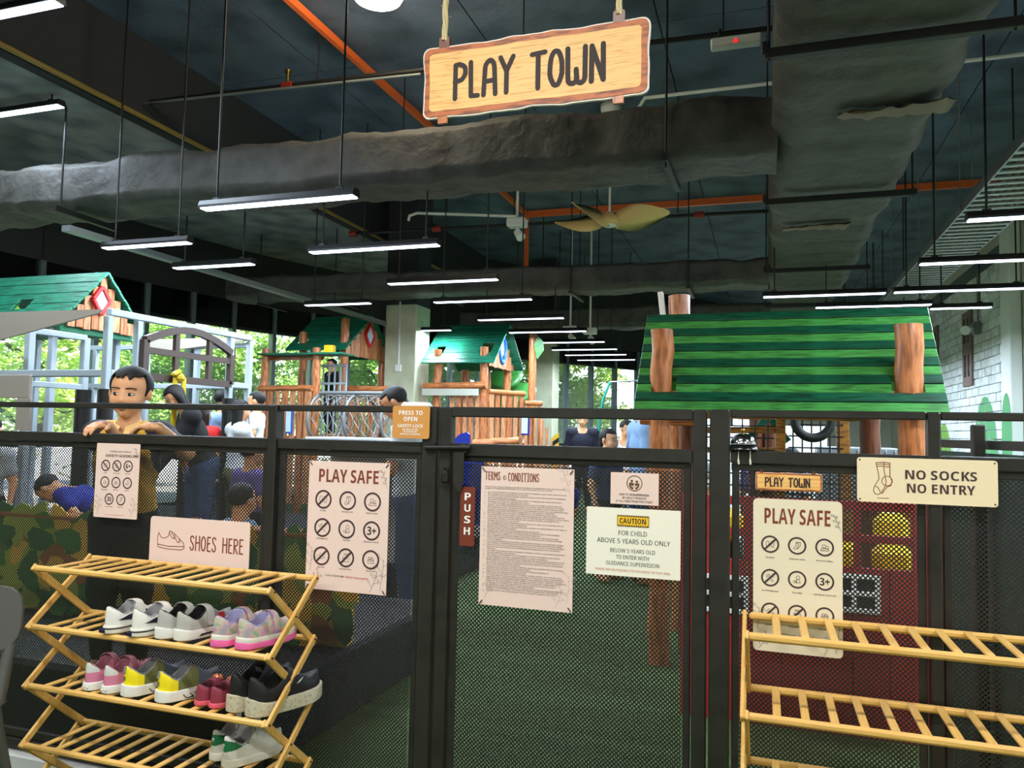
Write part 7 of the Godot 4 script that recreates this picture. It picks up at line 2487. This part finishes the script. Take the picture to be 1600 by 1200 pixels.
func build_play() -> void:
	mat("teal_pole", Color(0.1, 0.5, 0.45), 0.4)
	mat("grey_cabinet", Color(0.45, 0.48, 0.5), 0.5)
	mat("leaf_green", Color(0.26, 0.48, 0.2), 0.8)
	mat("leaf_yellow", Color(0.86, 0.7, 0.26), 0.8)
	mat("leaf_brown", Color(0.58, 0.37, 0.18), 0.8)
	mat("leaf_lime", Color(0.6, 0.66, 0.26), 0.8)
	mat("leaf_moss", Color(0.2, 0.4, 0.2), 0.8)
	mat("yellow_tape", Color(0.72, 0.62, 0.08), 0.5)
	play_house()
	climbing_corner()
	towers()
	toddler_corner()

func elbow(s: Vector3, h: Vector3, a: float, b: float, pole: Vector3) -> Vector3:
	var d := h - s
	var L := clampf(d.length(), 0.02, (a + b) * 0.998)
	var u := d.normalized()
	var x := (a * a - b * b + L * L) / (2 * L)
	var y := sqrt(maxf(0.0, a * a - x * x))
	var q := (pole - u * pole.dot(u)).normalized()
	return s + u * x + q * y

func hand_prims(wrist: Vector3, dir: Vector3, palm_n: Vector3, size: float, curl: float, thumb_side: float) -> Array:      # palm and five bent fingers; palm_n points out of the palm
	var d := dir.normalized()
	var n := (palm_n - d * palm_n.dot(d)).normalized()
	var s := d.cross(n) * thumb_side
	var out := [[wrist, wrist + d * size * 0.28, size * 0.13, size * 0.15]]
	out.append([wrist + d * size * 0.3 + s * size * 0.13, wrist + d * size * 0.46 + s * size * 0.14, size * 0.13, size * 0.09])
	out.append([wrist + d * size * 0.3 - s * size * 0.13, wrist + d * size * 0.44 - s * size * 0.15, size * 0.13, size * 0.085])
	for k in 4:
		var off := (1.5 - k) * size * 0.115
		var len: float = size * [0.42, 0.48, 0.45, 0.35][k]
		var p := wrist + d * size * (0.5 - 0.03 * absf(k - 1.2)) + s * off
		var a := d
		for j in 3:
			a = (a * cos(curl * (0.55 + 0.25 * j)) + n * sin(curl * (0.55 + 0.25 * j))).normalized()
			var q: Vector3 = p + a * len * [0.42, 0.32, 0.26][j]
			out.append([p, q, size * (0.056 - 0.005 * j), size * (0.051 - 0.006 * j)])
			p = q
	var t0 := wrist + d * size * 0.12 + s * size * 0.16
	var t1 := t0 + (d * 0.6 + s * 0.75 + n * 0.25).normalized() * size * 0.2
	var t2 := t1 + (d * 0.85 + s * 0.25 + n * 0.35).normalized() * size * 0.19
	out.append([t0, t1, size * 0.075, size * 0.062])
	out.append([t1, t2, size * 0.06, size * 0.048])
	return out

func person(label: String, at: Vector3, yaw: float, H: float, o: Dictionary) -> Node3D:
	var r := thing("person", label, "person", at, yaw)
	var cell: float = o.get("cell", 0.022)
	var hh: float = o.get("head", H * 0.135)
	var wide: float = o.get("wide", 1.0)
	var bend: float = o.get("bend", 0.0)
	var hip := Vector3(0, 0.53 * H, 0)
	var tb := Basis(Vector3.RIGHT, bend)
	var T := func(v: Vector3) -> Vector3: return hip + tb * (v * H - hip)
	var sl: Vector3 = T.call(Vector3(0.105 * wide, 0.805, -0.005))
	var sr: Vector3 = T.call(Vector3(-0.105 * wide, 0.805, -0.005))
	var neck: Vector3 = T.call(Vector3(0, 0.845, 0))
	var hb: Basis = tb * Basis.from_euler(o.get("look", Vector3.ZERO))
	var hc: Vector3 = neck + tb * Vector3(0, 0.02 * H, 0.005 * H) + hb * Vector3(0, hh * 0.5, hh * 0.06)
	var ua := 0.17 * H
	var fa := 0.15 * H
	var lh: Vector3 = o.get("lh", T.call(Vector3(0.15, 0.5, 0.03)))
	var rh: Vector3 = o.get("rh", T.call(Vector3(-0.15, 0.5, 0.03)))
	var pole_l: Vector3 = o.get("pole_l", Vector3(0.5, -0.6, -0.6))
	var pole_r: Vector3 = o.get("pole_r", Vector3(-0.5, -0.6, -0.6))
	var el := elbow(sl, lh, ua, fa, pole_l)
	var er := elbow(sr, rh, ua, fa, pole_r)
	var sit: float = o.get("sit", 0.0)
	var legs := []
	for s in [1.0, -1.0]:
		var h0 := hip + Vector3(s * 0.052 * H, -0.02 * H, 0)
		var kn := Vector3(s * 0.058 * H, lerpf(0.285, 0.4, sit) * H, lerpf(0.01, 0.2, sit) * H)
		var an := Vector3(s * 0.06 * H, 0.045 * H, lerpf(-0.01, 0.05, sit) * H)
		legs.append([h0, kn, an, an + Vector3(s * 0.012 * H, -0.022 * H, 0.085 * H)])
	var up := 0.01
	var torso := func(g: float) -> Array:
		return [[sl, sr, 0.046 * H + g, 0.046 * H + g], [T.call(Vector3(0, 0.71, 0.004)), Vector3(0.104 * wide, 0.11, 0.068) * H + Vector3.ONE * g, tb], [T.call(Vector3(0, 0.6, 0.004)), Vector3(0.092 * wide, 0.1, 0.062) * H + Vector3.ONE * g, tb]]
	var pelvis := func(g: float) -> Array:
		return [[hip + Vector3(0, -0.01 * H, 0), Vector3(0.098 * wide, 0.075, 0.072) * H + Vector3.ONE * g, Basis()]]
	var leg := func(g: float, cut: float) -> Array:
		var out := []
		for l in legs:
			out.append([l[0], l[1], 0.053 * H + g, 0.038 * H + g])
			out.append([l[1], l[1].lerp(l[2], cut), 0.037 * H + g, lerpf(0.037, 0.023, cut) * H + g])
		return out
	# body
	var prims: Array = torso.call(0.0) + pelvis.call(0.0) + leg.call(0.0, 1.0)
	prims.append([neck - tb * Vector3(0, 0.02 * H, 0), hc - hb * Vector3(0, hh * 0.2, hh * 0.06), hh * o.get("neck", 0.23), hh * o.get("neck", 0.23)])
	for q in [[sl, el, lh], [sr, er, rh]]:
		prims.append([q[0], q[1], 0.031 * H, 0.025 * H])
		prims.append([q[1], q[2], 0.025 * H, 0.018 * H])
	for l in legs:
		prims.append([l[2] + Vector3(0, -0.02 * H, -0.015 * H), l[3], 0.024 * H, 0.02 * H])
	var body := sdf(prims, cell, 0.014)
	# head
	var hp := func(x: float, y: float, z: float) -> Vector3: return hc + hb * (Vector3(x, y, z) * hh)
	var hcell: float = o.get("hcell", 0.011)
	var head := [[hp.call(0, 0.13, -0.06), Vector3(0.345, 0.35, 0.4) * hh, hb], [hp.call(0, -0.13, 0.05), Vector3(0.285, 0.34, 0.3) * hh, hb],
		[hp.call(0, -0.36, 0.16), hp.call(0, -0.38, 0.19), hh * 0.11, hh * 0.1], [hp.call(0, 0.0, 0.325), hp.call(0, -0.14, 0.365), hh * 0.03, hh * 0.042],
		[hp.call(0.045, -0.155, 0.335), hp.call(-0.045, -0.155, 0.335), hh * 0.03, hh * 0.03],
		[hp.call(0.16, -0.14, 0.2), hp.call(0.14, -0.2, 0.2), hh * 0.12, hh * 0.11], [hp.call(-0.16, -0.14, 0.2), hp.call(-0.14, -0.2, 0.2), hh * 0.12, hh * 0.11]]
	for s in [1.0, -1.0]:
		head.append([hp.call(s * 0.36, -0.02, -0.05), Vector3(0.045, 0.115, 0.07) * hh, hb * Basis(Vector3.UP, s * 0.4)])
	body.join(sdf(head, hcell, hh * 0.045))
	# hands
	var hs: float = hh * o.get("hand", 0.75)
	var hand_l := hand_prims(lh, o.get("ld", (lh - el)), o.get("ln", Vector3(-1, 0, 0.2)), hs, o.get("curl", 0.35), o.get("lt", 1.0))
	var hand_r := hand_prims(rh, o.get("rd", (rh - er)), o.get("rn", Vector3(1, 0, 0.2)), hs, o.get("curl", 0.35), o.get("rt", -1.0))
	var fine: float = o.get("fcell", 0.0)
	for hd in [hand_l, hand_r]:
		if fine > 0.0:
			body.join(sdf(hd, fine, 0.003))
		else:
			for p in hd:
				body.tube([p[0], p[1]], [p[2], p[3]], 6)
	obj("body", body, M[o.get("skin", "skin_warm")], r)
	# face
	if o.get("face", true):
		for s in [1.0, -1.0]:
			var c: Vector3 = hp.call(s * 0.135, -0.02, 0.318)
			var white := B.new().add_mesh(sdf([[Vector3.ZERO, Vector3(0.07, 0.026, 0.03) * hh, Basis()]], maxf(0.0018, hh * 0.012), 0.001).mesh(), Transform3D(hb * Basis(Vector3.UP, s * 0.3), c))
			var e := obj("eye", white, M.eye_white, r)
			obj("iris", B.new().lathe([Vector2(0.0, 0.012 * hh), Vector2(0.022 * hh, 0.009 * hh), Vector2(0.03 * hh, 0.0)], 14, Transform3D(hb * Basis(Vector3.UP, s * 0.25) * Basis(Vector3.RIGHT, PI / 2), c + hb * Vector3(o.get("gaze", 0.0) * 0.02 * hh, -0.002 * hh, 0.022 * hh))), M.eye_dark, e)
			var lid := []
			var brow := []
			for i in 6:
				var t := i / 5.0 * 2.0 - 1.0
				lid.append(hp.call(s * 0.135 + t * 0.075, -0.015 + 0.024 * (1.0 - t * t), 0.338 - 0.035 * t * t - 0.02 * t * s))
				brow.append(hp.call(s * 0.145 + t * 0.095, 0.085 + 0.018 * (1.0 - t * t), 0.338 - 0.03 * t * t - 0.03 * t * s))
			obj("eyelid", B.new().tube(lid, 0.008 * hh, 6), M.eye_dark, r)
			obj("eyebrow", B.new().tube(brow, 0.011 * hh, 6), M[o.get("hair", "hair_black")], r)
		var lips := B.new()
		var ul := []
		var ll := []
		for i in 7:
			var t := i / 6.0 * 2.0 - 1.0
			ul.append(hp.call(t * 0.1, -0.272 + 0.008 * (1.0 - absf(t)), 0.335 - 0.05 * t * t))
			ll.append(hp.call(t * 0.085, -0.3 - 0.008 * (1.0 - t * t), 0.33 - 0.05 * t * t))
		lips.tube(ul, [0.004 * hh, 0.012 * hh, 0.017 * hh, 0.015 * hh, 0.017 * hh, 0.012 * hh, 0.004 * hh], 8)
		lips.tube(ll, [0.004 * hh, 0.014 * hh, 0.019 * hh, 0.021 * hh, 0.019 * hh, 0.014 * hh, 0.004 * hh], 8)
		obj("lips", lips, M.lips, r)
	# hair
	var style: String = o.get("style", "short")
	var thick: float = o.get("thick", 1.0)
	var hair := [[hp.call(0, 0.165, -0.075), Vector3(0.375, 0.365, 0.425) * hh * thick, hb]]
	if style == "long":
		for x in [-0.28, -0.14, 0.0, 0.14, 0.28]:
			hair.append([hp.call(x, 0.0, -0.28 + absf(x) * 0.4), hp.call(x * 1.15, -1.05, -0.3 + absf(x) * 0.5), hh * 0.17, hh * 0.13])
	elif style == "bob":
		for x in [-0.3, 0.0, 0.3]:
			hair.append([hp.call(x, 0.0, -0.25 + absf(x) * 0.5), hp.call(x * 1.08, -0.5, -0.22 + absf(x) * 0.6), hh * 0.17, hh * 0.13])
	elif style == "tail":
		hair.append([hp.call(0, 0.1, -0.42), hp.call(0, -0.5, -0.5), hh * 0.12, hh * 0.07])
	var line: float = o.get("hairline", 0.27)
	var ihb := hb.inverse()
	var jag: float = o.get("jag", 0.0)
	var longish := style in ["long", "bob"]
	var cut := func(p: Vector3) -> float:
		var q := (ihb * (p - hc)) / hh
		var v := minf(q.z - 0.04 - 0.25 * maxf(0.0, absf(q.x) - 0.22), line + jag * (sin(q.x * 47.0) + 0.8 * sin(q.x * 29.0 + 1.3)) - q.y + 0.35 * maxf(0.0, absf(q.x) - 0.2))
		if not longish:
			v = maxf(v, minf(-0.1 - q.y - maxf(0.0, -q.z) * 0.45, 1.0) if style != "tail" or q.z > -0.35 else -1.0)
		return v * hh
	var hb2 := sdf(hair, hcell if jag == 0.0 else hcell * 0.8, hh * 0.06, cut)
	for k in int(o.get("fringe", 0)):
		var t: float = (k + 0.5) / o.fringe * 2.0 - 1.0
		var a: Vector3 = hp.call(t * 0.27, line + 0.08, 0.33 - 0.22 * t * t)
		hb2.tube([a, hp.call(t * 0.28, line - 0.02, 0.365 - 0.22 * t * t), hp.call(t * 0.29 + 0.01 * sin(k * 3.1), line - 0.07 - 0.025 * sin(k * 2.3), 0.365 - 0.22 * t * t)], [0.045 * hh, 0.03 * hh, 0.004 * hh], 6)
	obj("hair", hb2, M[o.get("hair", "hair_black")], r)
	# clothes
	var g: float = o.get("loose", 0.009)
	var shirt: Array = torso.call(g)
	shirt.append([T.call(Vector3(0, 0.55, 0.004)), Vector3(0.1 * wide, 0.06, 0.07) * H + Vector3.ONE * g, tb])
	var sleeve: float = o.get("sleeve", 0.6)
	for q in [[sl, el, lh], [sr, er, rh]]:
		shirt.append([q[0], q[0].lerp(q[1], minf(sleeve, 1.0)), 0.034 * H + g * 1.3, 0.031 * H + g * 1.3])
		if sleeve > 1.0:
			shirt.append([q[1], q[1].lerp(q[2], sleeve - 1.0), 0.028 * H + g, 0.022 * H + g])
	var itb := tb.inverse()
	var collar := func(p: Vector3) -> float:
		var q := itb * (p - neck)
		return 0.085 * H * (0.44 if o.has("panel") else 0.62) - Vector2(q.x, q.z - 0.012 * H).length() if q.y > -0.045 * H else -1.0
	var sh := sdf(shirt, cell * 0.8, 0.012, collar)
	if o.has("panel"):
		var sp := split(sh, func(c: Vector3) -> bool:
			var q := itb * (c - neck)
			return q.z > -0.01 and absf(q.x) < 0.078 + maxf(0.0, -q.y) * 0.25)
		obj("shirt", sp[1], M[o.shirt], r)
		obj("shirt_front", sp[0], M[o.panel], r)
		var rings := []
		for i in 25:
			var a := lerpf(0.2, TAU - 0.2, i / 24.0)
			var fr := pow(maxf(0.0, cos(a)), 2.0)
			var dir := Vector3(sin(a), 0, cos(a))
			var top := neck + tb * (dir * Vector3(0.046, 0, 0.044) + Vector3(0, 0.012 - 0.022 * fr, 0.006 + 0.01 * fr))
			var low := neck + tb * (dir * Vector3(0.068, 0, 0.064) + Vector3(0, -0.016 - 0.036 * fr, 0.008 + 0.024 * fr))
			var out := tb * (dir * 0.005 + Vector3(0, 0.002, 0))
			rings.append(PackedVector3Array([top, low, low + out, top + out]))
		var cl := loft(rings)
		obj("collar", cl, M[o.get("collar", "cloth_cream")], r)
		for y in [-0.05, -0.1]:
			obj("button", B.new().lathe([Vector2(0, 0.003), Vector2(0.006, 0.002), Vector2(0.006, 0)], 12, Transform3D(tb * Basis(Vector3.RIGHT, PI / 2), neck + tb * Vector3(0, y, 0.092 if y > -0.06 else 0.104))), M.shoe_black, r)
	else:
		obj("shirt", sh, M[o.shirt], r)
	var pants: Array = pelvis.call(0.012) + leg.call(0.012, o.get("leg_cut", 0.92))
	pants.append([T.call(Vector3(0, 0.56, 0)), Vector3(0.095 * wide, 0.035, 0.065) * H + Vector3.ONE * 0.006, tb])
	obj("trousers", sdf(pants, cell, 0.014), M[o.get("pants", "cloth_black")], r)
	return r

func build_people() -> void:
	for c in [["skin_warm", Color(0.84, 0.62, 0.45), 0.55], ["skin_tan", Color(0.74, 0.52, 0.37), 0.55], ["hair_black", Color(0.025, 0.022, 0.022), 0.7], ["hair_brown", Color(0.16, 0.09, 0.06), 0.5], ["eye_white", Color(0.85, 0.83, 0.8), 0.3], ["eye_dark", Color(0.03, 0.02, 0.02), 0.3], ["lips", Color(0.62, 0.34, 0.3), 0.5],
			["cloth_navy", Color(0.05, 0.06, 0.14), 0.85], ["cloth_mustard", Color(0.85, 0.66, 0.22), 0.85], ["cloth_cream", Color(0.9, 0.75, 0.5), 0.85], ["cloth_black", Color(0.03, 0.03, 0.035), 0.85], ["cloth_red", Color(0.85, 0.16, 0.15), 0.85], ["cloth_sky", Color(0.48, 0.6, 0.74), 0.85], ["cloth_white", Color(0.85, 0.87, 0.88), 0.85],
			["cloth_grey", Color(0.65, 0.68, 0.7), 0.85], ["cloth_purple", Color(0.4, 0.35, 0.6), 0.85], ["cloth_blue", Color(0.08, 0.15, 0.55), 0.85], ["cloth_olive", Color(0.42, 0.42, 0.28), 0.85], ["cloth_denim", Color(0.2, 0.27, 0.4), 0.85], ["cloth_stripe", Color(0.8, 0.84, 0.88), 0.85]]:
		mat(c[0], c[1], c[2])
	var st := GradientTexture2D.new()
	var gr := Gradient.new()
	gr.interpolation_mode = Gradient.GRADIENT_INTERPOLATE_CONSTANT
	gr.offsets = PackedFloat32Array([0.0, 0.62])
	gr.colors = PackedColorArray([Color(1, 1, 1), Color(0.12, 0.16, 0.3)])
	st.gradient = gr
	st.width = 8
	st.height = 64
	st.fill_from = Vector2(0, 0)
	st.fill_to = Vector2(0, 1)
	tri(M.cloth_stripe, st, Vector3(1, 28, 1))
	# the boy who leans on the rail of the fence
	var fy := 0.32
	var bx := az(203, 650, -0.2)
	var b_at := Vector3(bx.x, fy, -0.2)
	var b_yaw := 0.4
	var inv := Transform3D(Basis(Vector3.UP, b_yaw), b_at).affine_inverse()
	var rh := inv * (az(149, 671, -0.02) + Vector3(0.0, 0.018, -0.06))
	var lh := inv * (az(238, 672, -0.02) + Vector3(0.0, 0.012, -0.03))
	var toward := inv.basis * Vector3(-0.05, -0.05, 1.0)
	person("boy in navy and yellow polo shirt holding the fence rail", b_at, b_yaw, 1.185, {"head": 0.208, "hand": 0.6, "cell": 0.012, "hcell": 0.0042, "fcell": 0.0026, "shirt": "cloth_navy", "panel": "cloth_mustard", "pants": "cloth_black", "look": Vector3(0.04, 0.0, -0.04), "lh": lh, "rh": rh,
		"ld": inv.basis * Vector3(-0.9, 0.0, 0.35), "rd": toward, "ln": Vector3(0, -1, 0), "rn": Vector3(0, -1, 0), "lt": -1.0, "rt": 1.0, "curl": 0.62, "sleeve": 0.75, "pole_l": Vector3(0.8, -0.8, -0.5), "pole_r": Vector3(-0.6, -0.5, -1.0), "neck": 0.2, "jag": 0.03, "thick": 1.05, "gaze": -0.25, "hairline": 0.31})
	var P := func(px: float, py: float, z: float, base := 0.0) -> Array:               # feet below that head pixel, and the height of the head there
		var p := az(px, py, z)
		return [Vector3(p.x, base, z), p.y - base]
	var q: Array = P.call(288, 645, -2.3, fy)
	person("woman in black cardigan bending over a child in the toddler space", q[0] + Vector3(0.12, 0, -0.1), -0.75, 1.34, {"shirt": "cloth_black", "pants": "cloth_denim", "style": "bob", "bend": 0.35, "look": Vector3(0.35, 0.1, 0), "sleeve": 1.6, "lh": Vector3(0.12, 0.55, 0.42), "rh": Vector3(-0.1, 0.55, 0.42)})
	q = P.call(316, 658, -2.9, fy)
	person("person in red top with long brown hair seen from behind", q[0], PI, 1.16, {"shirt": "cloth_red", "pants": "cloth_denim", "style": "long", "hair": "hair_brown"})
	q = P.call(347, 640, -3.1, fy)
	person("person in blue tee partly behind the black padded upright", q[0], 2.7, 1.3, {"shirt": "cloth_sky", "pants": "cloth_grey"})
	q = P.call(374, 645, -2.6, fy)
	person("woman in pale tee with long black hair carrying a small child", q[0], 2.5, 1.2, {"shirt": "cloth_white", "pants": "cloth_olive", "style": "long", "rh": Vector3(0.02, 0.72, 0.24), "lh": Vector3(0.12, 0.66, 0.22)})
	q = P.call(401, 650, -2.75, fy)
	person("small child in white shirt carried by the woman with long hair", q[0] + Vector3(0, 0.47, 0), -1.2, 0.74, {"head": 0.16, "shirt": "cloth_white", "pants": "cloth_grey", "sit": 0.8})
	q = P.call(391, 725, -1.7, fy)
	person("child in purple shirt standing on the toddler platform", q[0], 2.9, 0.86, {"head": 0.18, "shirt": "cloth_purple", "pants": "cloth_navy"})
	q = P.call(376, 793, -1.2, fy)
	person("small black haired child seated on the toddler platform", q[0] + Vector3(0, -0.12, 0), 3.0, 0.72, {"head": 0.19, "shirt": "cloth_sky", "pants": "cloth_black", "sit": 1.0})
	q = P.call(66, 775, -1.0, fy)
	person("child in blue shirt reaching over the leaf wall", q[0] + Vector3(0.26, 0, -0.22), -1.35, 0.9, {"head": 0.18, "shirt": "cloth_blue", "pants": "cloth_navy", "bend": 1.15, "look": Vector3(0.2, 0, 0)})
	q = P.call(-22, 725, -1.15, fy)
	person("dark haired child at the glazed end of the toddler space", q[0], 0.6, 0.98, {"head": 0.19, "shirt": "cloth_grey", "pants": "cloth_black"})
	# grown-ups and children in the hall
	q = P.call(622, 620, -2.35)
	person("man in pale grey shirt looking down behind the gate post", q[0] + Vector3(0.1, 0, -0.05), -1.25, 1.63, {"shirt": "cloth_grey", "pants": "cloth_denim", "bend": 0.12, "look": Vector3(0.4, 0, 0), "hcell": 0.008, "skin": "skin_tan", "lh": Vector3(0.12, 1.02, 0.34), "rh": Vector3(-0.1, 1.02, 0.36)})
	q = P.call(518, 590, -7.4, 1.18)
	person("boy in dark shirt on the deck of the play tower", q[0], -0.5, 1.1, {"shirt": "cloth_navy", "pants": "cloth_navy", "head": 0.18})
	q = P.call(911, 635, -10.2)
	person("man in black tee standing before the rear glazing", q[0], 0.15, 1.62, {"shirt": "cloth_navy", "pants": "cloth_black", "wide": 1.12, "loose": 0.02, "sleeve": 0.8})
	q = P.call(950, 688, -4.6)
	person("girl with black tied hair looking across the hall", q[0], 1.1, 1.33, {"shirt": "cloth_denim", "pants": "cloth_navy", "style": "tail", "head": 0.21, "hcell": 0.008})
	q = P.call(975, 660, -6.0)
	person("woman in white tee beside the man in blue", q[0], 0.6, 1.47, {"shirt": "cloth_white", "pants": "cloth_sky", "look": Vector3(0.3, 0.3, 0), "lh": Vector3(0.05, 1.0, 0.25), "rh": Vector3(-0.1, 0.92, 0.25)})
	q = P.call(1006, 640, -4.6)
	person("man in light blue tee beside the log posts", q[0], 2.0, 1.68, {"shirt": "cloth_sky", "pants": "cloth_denim", "wide": 1.1, "loose": 0.016, "sleeve": 0.7, "skin": "skin_tan"})
	q = P.call(866, 726, -3.9)
	person("child in royal blue top bending near the gate", q[0], 0.8, 1.05, {"shirt": "cloth_blue", "pants": "cloth_navy", "head": 0.18, "bend": 0.5})
	q = P.call(1096, 690, -4.9)
	one("bench", B.new().box(Vector3(q[0].x, 0.44, -4.95), Vector3(0.5, 0.05, 0.3), Basis(), 0.01).box(Vector3(q[0].x, 0.21, -4.95), Vector3(0.4, 0.42, 0.04)), M.plank_wood, "small wooden bench under the baby beside the blue slide", "bench")
	person("baby in white seen beside the blue slide", q[0] + Vector3(0, 0.465, 0), -0.6, 0.72, {"shirt": "cloth_white", "pants": "cloth_white", "head": 0.16, "sit": 0.5})
	q = P.call(1190, 688, -5.3)
	person("child in purple cap behind the rope net", q[0], 0.2, 1.2, {"shirt": "cloth_purple", "pants": "cloth_navy", "hair": "cloth_purple", "head": 0.18})
	q = P.call(1236, 688, -4.9)
	person("child in striped shirt beside the ochre post", q[0], 2.6, 1.2, {"shirt": "cloth_stripe", "pants": "cloth_navy", "head": 0.19})
	q = P.call(1540, 800, -1.25)
	person("child in pale tee and yellow shorts behind the end fence panel", q[0], -0.4, 1.05, {"shirt": "cloth_grey", "pants": "cloth_mustard", "head": 0.18, "leg_cut": 0.1})

# ---------------------------------------------------------------- outdoors
func build_outdoors() -> void:
	struct("ground_outside", B.new().box(Vector3(-14, -0.55, -14), Vector3(70, 0.4, 70)), M.asphalt)
	var rng := RandomNumberGenerator.new()
	rng.seed = 3
	var clumps := []
	for k in 2:
		var b := B.new()
		for i in 26:
			var c := Vector3(rng.randf_range(-1, 1), rng.randf_range(-0.55, 0.55), rng.randf_range(-1, 1)) * 0.26
			var bs := Basis.from_euler(Vector3(rng.randf_range(-0.9, 0.9), rng.randf_range(0, TAU), rng.randf_range(-0.9, 0.9)))
			var s := rng.randf_range(0.055, 0.09)
			b.face([c + bs * Vector3(-s, 0, 0), c + bs * Vector3(0, 0, s * 0.4), c + bs * Vector3(s, 0, 0), c + bs * Vector3(0, 0, -s * 0.4)], Vector3.UP)
		clumps.append(b.mesh())
	var spots := []
	for row in 2:
		var pts := along_front(3.1 if row == 0 else 4.4)
		for i in pts.size() - 1:
			var d: Vector2 = (pts[i + 1] - pts[i]).normalized()
			var out := Vector2(d.y, -d.x)
			var mid: Vector2 = (pts[i] + pts[i + 1]) / 2
			spots.append([mid + out * ((4.0 + 0.8 * (i % 2)) if row == 0 else 10.0), ("tree beyond the glazing" if row == 0 else "tree farther off beyond the glazing")])
	for k in spots.size():
		var p: Vector2 = spots[k][0]
		var t := thing("tree", "spreading pale green " + spots[k][1], "tree", Vector3(p.x, -0.35, p.y), rng.randf() * TAU, "pale green " + spots[k][1].replace("tree", "trees"))
		var H := rng.randf_range(5.0, 6.5)
		var tips := []
		obj("trunk", B.new().tube([Vector3.ZERO, Vector3(0.06, 0.7, 0.03), Vector3(-0.05, 1.6, 0.08), Vector3(0.1, H * 0.62, 0)], [0.17, 0.13, 0.11, 0.06], 10), M.bark, t)
		for i in 13:
			var a := TAU * i * 0.382
			var y := lerpf(0.8, H * 0.6, i / 12.0)
			var L := rng.randf_range(1.4, 2.1) * (1.0 - 0.3 * i / 12.0)
			var d := Vector3(cos(a), 0, sin(a))
			var p0 := Vector3(0, y, 0.05)
			var p1 := p0 + d * L * 0.45 + Vector3(0, L * 0.32, 0)
			var p2 := p0 + d * L + Vector3(0, L * rng.randf_range(0.1, 0.55), 0)
			obj("branch", B.new().tube([p0, p1, p2], [0.055, 0.035, 0.012], 6), M.bark, t)
			for j in 4:
				var e := p1.lerp(p2, j / 3.0) + Vector3(rng.randf_range(-0.5, 0.5), rng.randf_range(-0.2, 0.5), rng.randf_range(-0.5, 0.5))
				tips.append(e)
				obj("branch", B.new().tube([p1.lerp(p2, j / 4.0), e], [0.02, 0.006], 5), M.bark, t)
		var mm := MultiMesh.new()
		mm.transform_format = MultiMesh.TRANSFORM_3D
		mm.mesh = clumps[k % 2]
		var per := 14
		mm.instance_count = tips.size() * per + 70
		for i in mm.instance_count:
			var c: Vector3
			if i < tips.size() * per:
				c = tips[i / per] + Vector3(rng.randfn(0, 0.26), rng.randfn(0, 0.18), rng.randfn(0, 0.26))
			else:
				var a := rng.randf() * TAU
				c = Vector3(cos(a) * rng.randf_range(0.4, 2.2), rng.randf_range(0.7, H), sin(a) * rng.randf_range(0.4, 2.2))
			mm.set_instance_transform(i, Transform3D(Basis.from_euler(Vector3(rng.randf_range(-0.3, 0.3), rng.randf() * TAU, rng.randf_range(-0.3, 0.3))).scaled(Vector3.ONE * rng.randf_range(0.7, 1.15)), c))
		var mi := MultiMeshInstance3D.new()
		mi.name = "foliage"
		mi.multimesh = mm
		mi.material_override = M["leaf_%d" % (k % 4)]
		mi.set_meta("kind", "stuff")
		t.add_child(mi, true)

func _ready() -> void:
	make_materials()
	setup_view()
	build_shell()
	build_brick_wall()
	build_ceiling_things()
	build_fence()
	build_signs()
	build_racks()
	build_play()
	build_people()
	build_outdoors()
